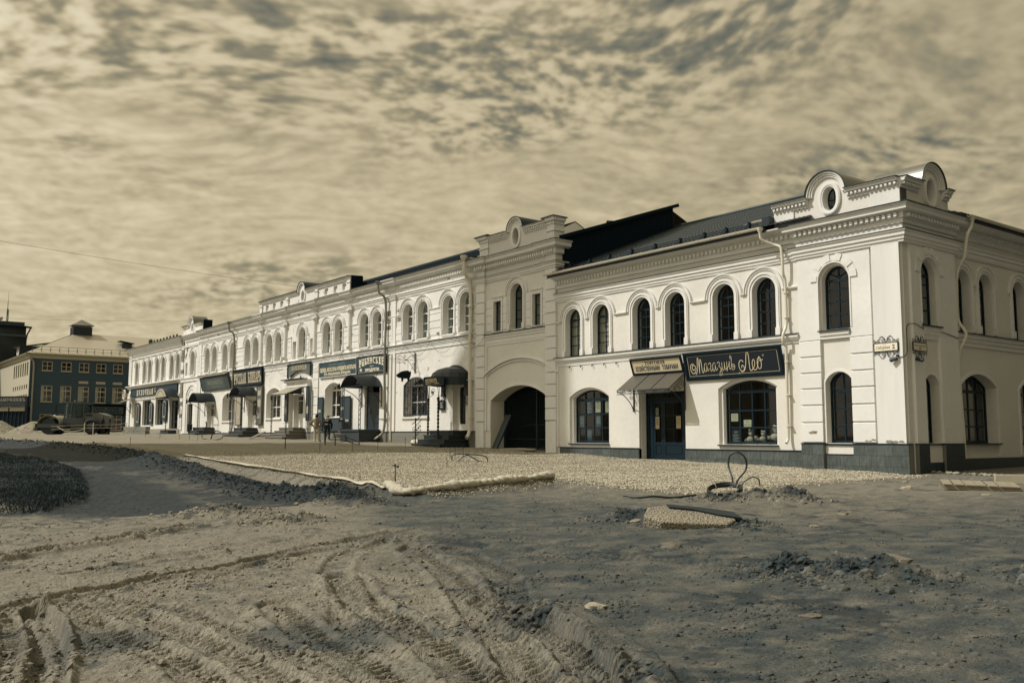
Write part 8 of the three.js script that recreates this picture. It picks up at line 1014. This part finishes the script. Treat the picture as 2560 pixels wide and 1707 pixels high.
// ---------- people ----------
function blobMesh(bones, cell, k = 0.03, grow = 0) {  // tapered capsules joined by a smooth minimum
  const lo = [1e9, 1e9, 1e9], hi = [-1e9, -1e9, -1e9]; for (const [a, b, ra, rb] of bones) for (let i = 0; i < 3; i++) { const m = Math.max(ra, rb) + grow + 0.06; lo[i] = Math.min(lo[i], a[i] - m, b[i] - m); hi[i] = Math.max(hi[i], a[i] + m, b[i] + m); }
  const size = Math.max(hi[0] - lo[0], hi[1] - lo[1], hi[2] - lo[2]), N = Math.min(150, Math.ceil(size / cell) + 4), c = [0, 1, 2].map((i) => (lo[i] + hi[i]) / 2), h = size / 2 * N / (N - 4), step = 2 * h / N;
  const mc = new MarchingCubes(N, new THREE.MeshStandardMaterial(), false, false, 120000), f = mc.field; f.fill(-1); const D = new Float32Array(N * N * N).fill(1);
  for (const [a, b, ra, rb] of bones) {
    const m = Math.max(ra, rb) + grow + 0.09, dx = b[0] - a[0], dy = b[1] - a[1], dz = b[2] - a[2], l2 = Math.max(1e-9, dx * dx + dy * dy + dz * dz), R = [0, 1, 2].map((i) => [Math.max(1, Math.floor((Math.min(a[i], b[i]) - m - c[i] + h) / step)), Math.min(N - 2, Math.ceil((Math.max(a[i], b[i]) + m - c[i] + h) / step))]);
    for (let z = R[2][0]; z <= R[2][1]; z++) for (let y = R[1][0]; y <= R[1][1]; y++) for (let x = R[0][0]; x <= R[0][1]; x++) { const px = c[0] - h + x * step, py = c[1] - h + y * step, pz = c[2] - h + z * step, t = clamp(((px - a[0]) * dx + (py - a[1]) * dy + (pz - a[2]) * dz) / l2), d = Math.hypot(px - a[0] - dx * t, py - a[1] - dy * t, pz - a[2] - dz * t) - lerp(ra, rb, t) - grow, i = z * N * N + y * N + x, o = D[i], e = clamp(0.5 + 0.5 * (o - d) / k); D[i] = o > 0.9 ? d : lerp(o, d, e) - k * e * (1 - e); }
  }
  for (let i = 0; i < f.length; i++) f[i] = -D[i]; mc.isolation = 0; mc.update();
  const g = new THREE.BufferGeometry(), P = mc.positionArray.slice(0, mc.count * 3), Q = mc.normalArray.slice(0, mc.count * 3); for (let i = 0; i < P.length; i += 3) for (let j = 0; j < 3; j++) P[i + j] = c[j] + P[i + j] * h;
  g.setAttribute('position', new THREE.BufferAttribute(P, 3)); g.setAttribute('normal', new THREE.BufferAttribute(Q, 3)); return g;
}
const mirror = (b) => b.map(([a, c, r, s]) => [[-a[0], a[1], a[2]], [-c[0], c[1], c[2]], r, s]);
// J: joints; x to the person's left, z forward
function person(label, at, turn, J, C, extra) {
  const T = thing('person', label, 'person', at, turn), L = (p, q, a, b) => [J[p], J[q], a, b], H = J.head, up = V3(...J.head).sub(V3(...J.neck)).normalize(), at3 = (v, x, y, z) => [v[0] + x, v[1] + y, v[2] + z];
  const torso = [L('pelvis', 'chest', 0.115, 0.135), [at3(J.pelvis, -0.07, 0, 0), at3(J.pelvis, 0.07, 0, 0), 0.105, 0.105], [at3(J.chest, -0.10, 0.08, 0), at3(J.chest, 0.10, 0.08, 0), 0.085, 0.085], [J.chest, J.neck, 0.10, 0.055]], arms = ['l', 'r'].flatMap((s) => [L(s + 'Sh', s + 'El', 0.052, 0.042), L(s + 'El', s + 'Wr', 0.04, 0.028)]), legs = ['l', 'r'].flatMap((s) => [L(s + 'Hip', s + 'Kn', 0.086, 0.058), L(s + 'Kn', s + 'An', 0.056, 0.04)]), feet = ['l', 'r'].map((s) => [at3(J[s + 'An'], 0, -0.03, -0.02), J[s + 'To'], 0.045, 0.036]);
  const head = [[at3(H, 0, 0.02, -0.01), at3(H, 0, 0.04, -0.02), 0.098, 0.09], [at3(H, 0, -0.05, 0.03), at3(H, 0, -0.075, 0.035), 0.062, 0.045], [at3(H, 0, 0.0, 0.09), at3(H, 0, -0.03, 0.108), 0.014, 0.017], [at3(H, -0.095, -0.01, -0.005), at3(H, -0.1, 0.03, -0.01), 0.018, 0.02], [at3(H, 0.095, -0.01, -0.005), at3(H, 0.1, 0.03, -0.01), 0.018, 0.02], [at3(H, -0.035, 0.02, 0.085), at3(H, -0.03, 0.02, 0.088), 0.014, 0.014], [at3(H, 0.035, 0.02, 0.085), at3(H, 0.03, 0.02, 0.088), 0.014, 0.014], [at3(H, -0.025, -0.055, 0.085), at3(H, 0.025, -0.055, 0.085), 0.01, 0.01]];
  const hand = (s) => { const w = V3(...J[s + 'Wr']), d = w.clone().sub(V3(...J[s + 'El'])).normalize(), n = V3(s === 'l' ? 1 : -1, 0, 0.2).addScaledVector(d, -d.dot(V3(s === 'l' ? 1 : -1, 0, 0.2))).normalize(), f = V3().crossVectors(d, n).normalize(), P = (a, b, c) => w.clone().addScaledVector(d, a).addScaledVector(f, b).addScaledVector(n, c).toArray(), out = [[P(0, 0, 0), P(0.07, 0.012, 0), 0.026, 0.022], [P(0.03, -0.016, 0), P(0.08, -0.022, 0), 0.02, 0.015]]; [-0.026, -0.009, 0.008, 0.024].forEach((o, i) => { const q = [0.055, 0.07, 0.075, 0.066][i]; out.push([P(0.075, o, 0), P(0.075 + q * 0.55, o, -0.006), 0.009, 0.0085], [P(0.075 + q * 0.55, o, -0.006), P(0.075 + q, o, -0.026), 0.0085, 0.008]); }); out.push([P(0.02, 0.024, -0.006), P(0.06, 0.045, -0.016), 0.011, 0.01], [P(0.06, 0.045, -0.016), P(0.085, 0.048, -0.026), 0.0095, 0.0085]); return out; };
  obj('body', [blobMesh([...torso, ...arms, ...legs, ...feet, [J.neck, H, 0.05, 0.055]], 0.016, 0.035), blobMesh([[J.neck, H, 0.05, 0.055], ...head], 0.006, 0.02), blobMesh(hand('l'), 0.004, 0.008), blobMesh(hand('r'), 0.004, 0.008)], mat(0.4, 0.3, 0.2, 0.6), T);
  obj('trousers', blobMesh([...legs, torso[1], [J.pelvis, at3(J.pelvis, 0, 0.08, 0), 0.11, 0.11]], 0.016, 0.03, 0.016), C.trousers, T); obj('jacket', blobMesh([torso[0], torso[2], [J.chest, J.neck, 0.1, 0.06], torso[1], ...arms], 0.016, 0.035, 0.026), C.jacket, T); for (const f of feet) obj('shoe', blobMesh([f, [at3(f[0], 0, -0.01, 0), at3(f[1], 0, -0.005, 0), 0.04, 0.036]], 0.012, 0.02, 0.012), C.shoes, T);
  if (C.hair) obj('hair', blobMesh([[at3(H, 0, 0.05, -0.03), at3(H, 0, 0.0, -0.05), 0.1, 0.092], [at3(H, 0, 0.07, 0.02), at3(H, 0, 0.07, -0.02), 0.085, 0.09], ...(C.bun ? [[at3(H, 0, 0.12, -0.06), at3(H, 0, 0.13, -0.06), 0.05, 0.05]] : [])], 0.008, 0.02), C.hair, T);
  extra?.(T, J, at3); return T;
}
const stand = (o = {}) => ({ pelvis: [0, 0.92, 0], chest: [0, 1.22, 0], neck: [0, 1.42, 0], head: [0, 1.55, 0.02], lSh: [0.18, 1.34, 0], rSh: [-0.18, 1.34, 0], lEl: [0.25, 1.08, -0.03], rEl: [-0.25, 1.08, -0.03], lWr: [0.24, 0.84, 0.06], rWr: [-0.24, 0.84, 0.06], lHip: [0.09, 0.9, 0], rHip: [-0.09, 0.9, 0], lKn: [0.1, 0.48, 0.02], rKn: [-0.1, 0.48, 0.02], lAn: [0.11, 0.09, 0], rAn: [-0.11, 0.09, 0], lTo: [0.13, 0.04, 0.16], rTo: [-0.13, 0.04, 0.16], ...o });
const away = Math.atan2(-0.80, -0.60);
const cTan = mat(0.20, 0.17, 0.115, 0.95), cPale = mat(0.46, 0.41, 0.31, 0.95), cDark = mat(0.010, 0.017, 0.021, 0.9), cWhite = mat(0.6, 0.56, 0.46, 0.8), cHair = mat(0.008, 0.012, 0.014, 0.7);
person('person in tan hooded top and pale trousers, one hand on hip, seen from behind', [-37.35, gravelY(-37.35, 2.85), 2.85], away - 0.15, stand({ lEl: [0.40, 1.12, -0.10], lWr: [0.22, 0.98, 0.0], rEl: [-0.27, 1.10, 0.02], rWr: [-0.20, 0.95, 0.16], rAn: [-0.16, 0.09, 0.10], rTo: [-0.19, 0.04, 0.25], rKn: [-0.13, 0.48, 0.09], head: [0, 1.55, 0.03] }), { trousers: cPale, jacket: cTan, shoes: cWhite, hair: cHair, bun: true }, (T, J, a) => obj('hood', blobMesh([[a(J.neck, -0.06, -0.02, -0.09), a(J.neck, 0.06, -0.02, -0.09), 0.06, 0.06], [a(J.neck, 0, -0.1, -0.11), a(J.neck, 0, -0.04, -0.1), 0.05, 0.06]], 0.01, 0.03), cTan, T));
person('person in dark clothes with backpack and pale hood stepping over a hose', [-36.5, gravelY(-36.5, 2.55), 2.55], away + 0.1, stand({ pelvis: [0, 0.93, -0.03], chest: [0, 1.22, 0.06], neck: [0, 1.41, 0.14], head: [0, 1.52, 0.20], lSh: [0.18, 1.33, 0.1], rSh: [-0.18, 1.33, 0.1], lEl: [0.25, 1.08, 0.14], lWr: [0.2, 0.92, 0.3], rEl: [-0.28, 1.08, 0.06], rWr: [-0.26, 0.85, 0.12], rKn: [-0.12, 0.66, 0.34], rAn: [-0.12, 0.32, 0.14], rTo: [-0.12, 0.22, 0.27], lKn: [0.1, 0.49, 0.0], lAn: [0.1, 0.09, -0.06], lTo: [0.11, 0.04, 0.10] }), { trousers: cDark, jacket: cDark, shoes: cDark, hair: mat(0.2, 0.18, 0.14, 0.9) }, (T, J, a) => { obj('hood', blobMesh([[a(J.neck, -0.06, 0.02, -0.07), a(J.neck, 0.06, 0.02, -0.07), 0.07, 0.07]], 0.01, 0.03), mat(0.33, 0.29, 0.22, 0.95), T); obj('backpack', blobMesh([[a(J.chest, -0.09, 0.08, -0.2), a(J.chest, 0.09, 0.08, -0.2), 0.1, 0.1], [a(J.chest, -0.09, -0.2, -0.22), a(J.chest, 0.09, -0.2, -0.22), 0.11, 0.11]], 0.014, 0.05), cDark, T); obj('backpack_label', blobMesh([[a(J.chest, -0.07, 0.08, -0.295), a(J.chest, 0.07, 0.1, -0.295), 0.022, 0.022], [a(J.chest, -0.05, -0.12, -0.32), a(J.chest, 0.05, -0.12, -0.32), 0.03, 0.03]], 0.01, 0.02), mat(0.4, 0.37, 0.29, 0.8), T); });
person('worker in dark overalls and white helmet beside the road roller', [-74.9, baseY(-74.9, 5.9), 5.9], away + 2.3, stand({ lEl: [0.26, 1.1, 0.1], lWr: [0.12, 1.05, 0.3] }), { trousers: cDark, jacket: cDark, shoes: cDark }, (T, J, a) => obj('helmet', blobMesh([[a(J.head, 0, 0.05, 0), a(J.head, 0, 0.06, 0), 0.115, 0.115], [a(J.head, 0, 0.04, 0.1), a(J.head, 0, 0.03, 0.12), 0.04, 0.03]], 0.012, 0.02), cWhite, T));
person('worker in dark jacket and pale gloves standing behind the road roller', [-74.5, baseY(-74.5, 6.5), 6.5], away + 1.2, stand(), { trousers: cDark, jacket: cDark, shoes: cDark, hair: cHair }, (T, J, a) => { for (const s of ['l', 'r']) obj('glove', blobMesh([[J[s + 'Wr'], a(J[s + 'Wr'], 0, -0.08, 0.02), 0.042, 0.045]], 0.01, 0.02), cWhite, T); });
renderer.render(scene, camera);
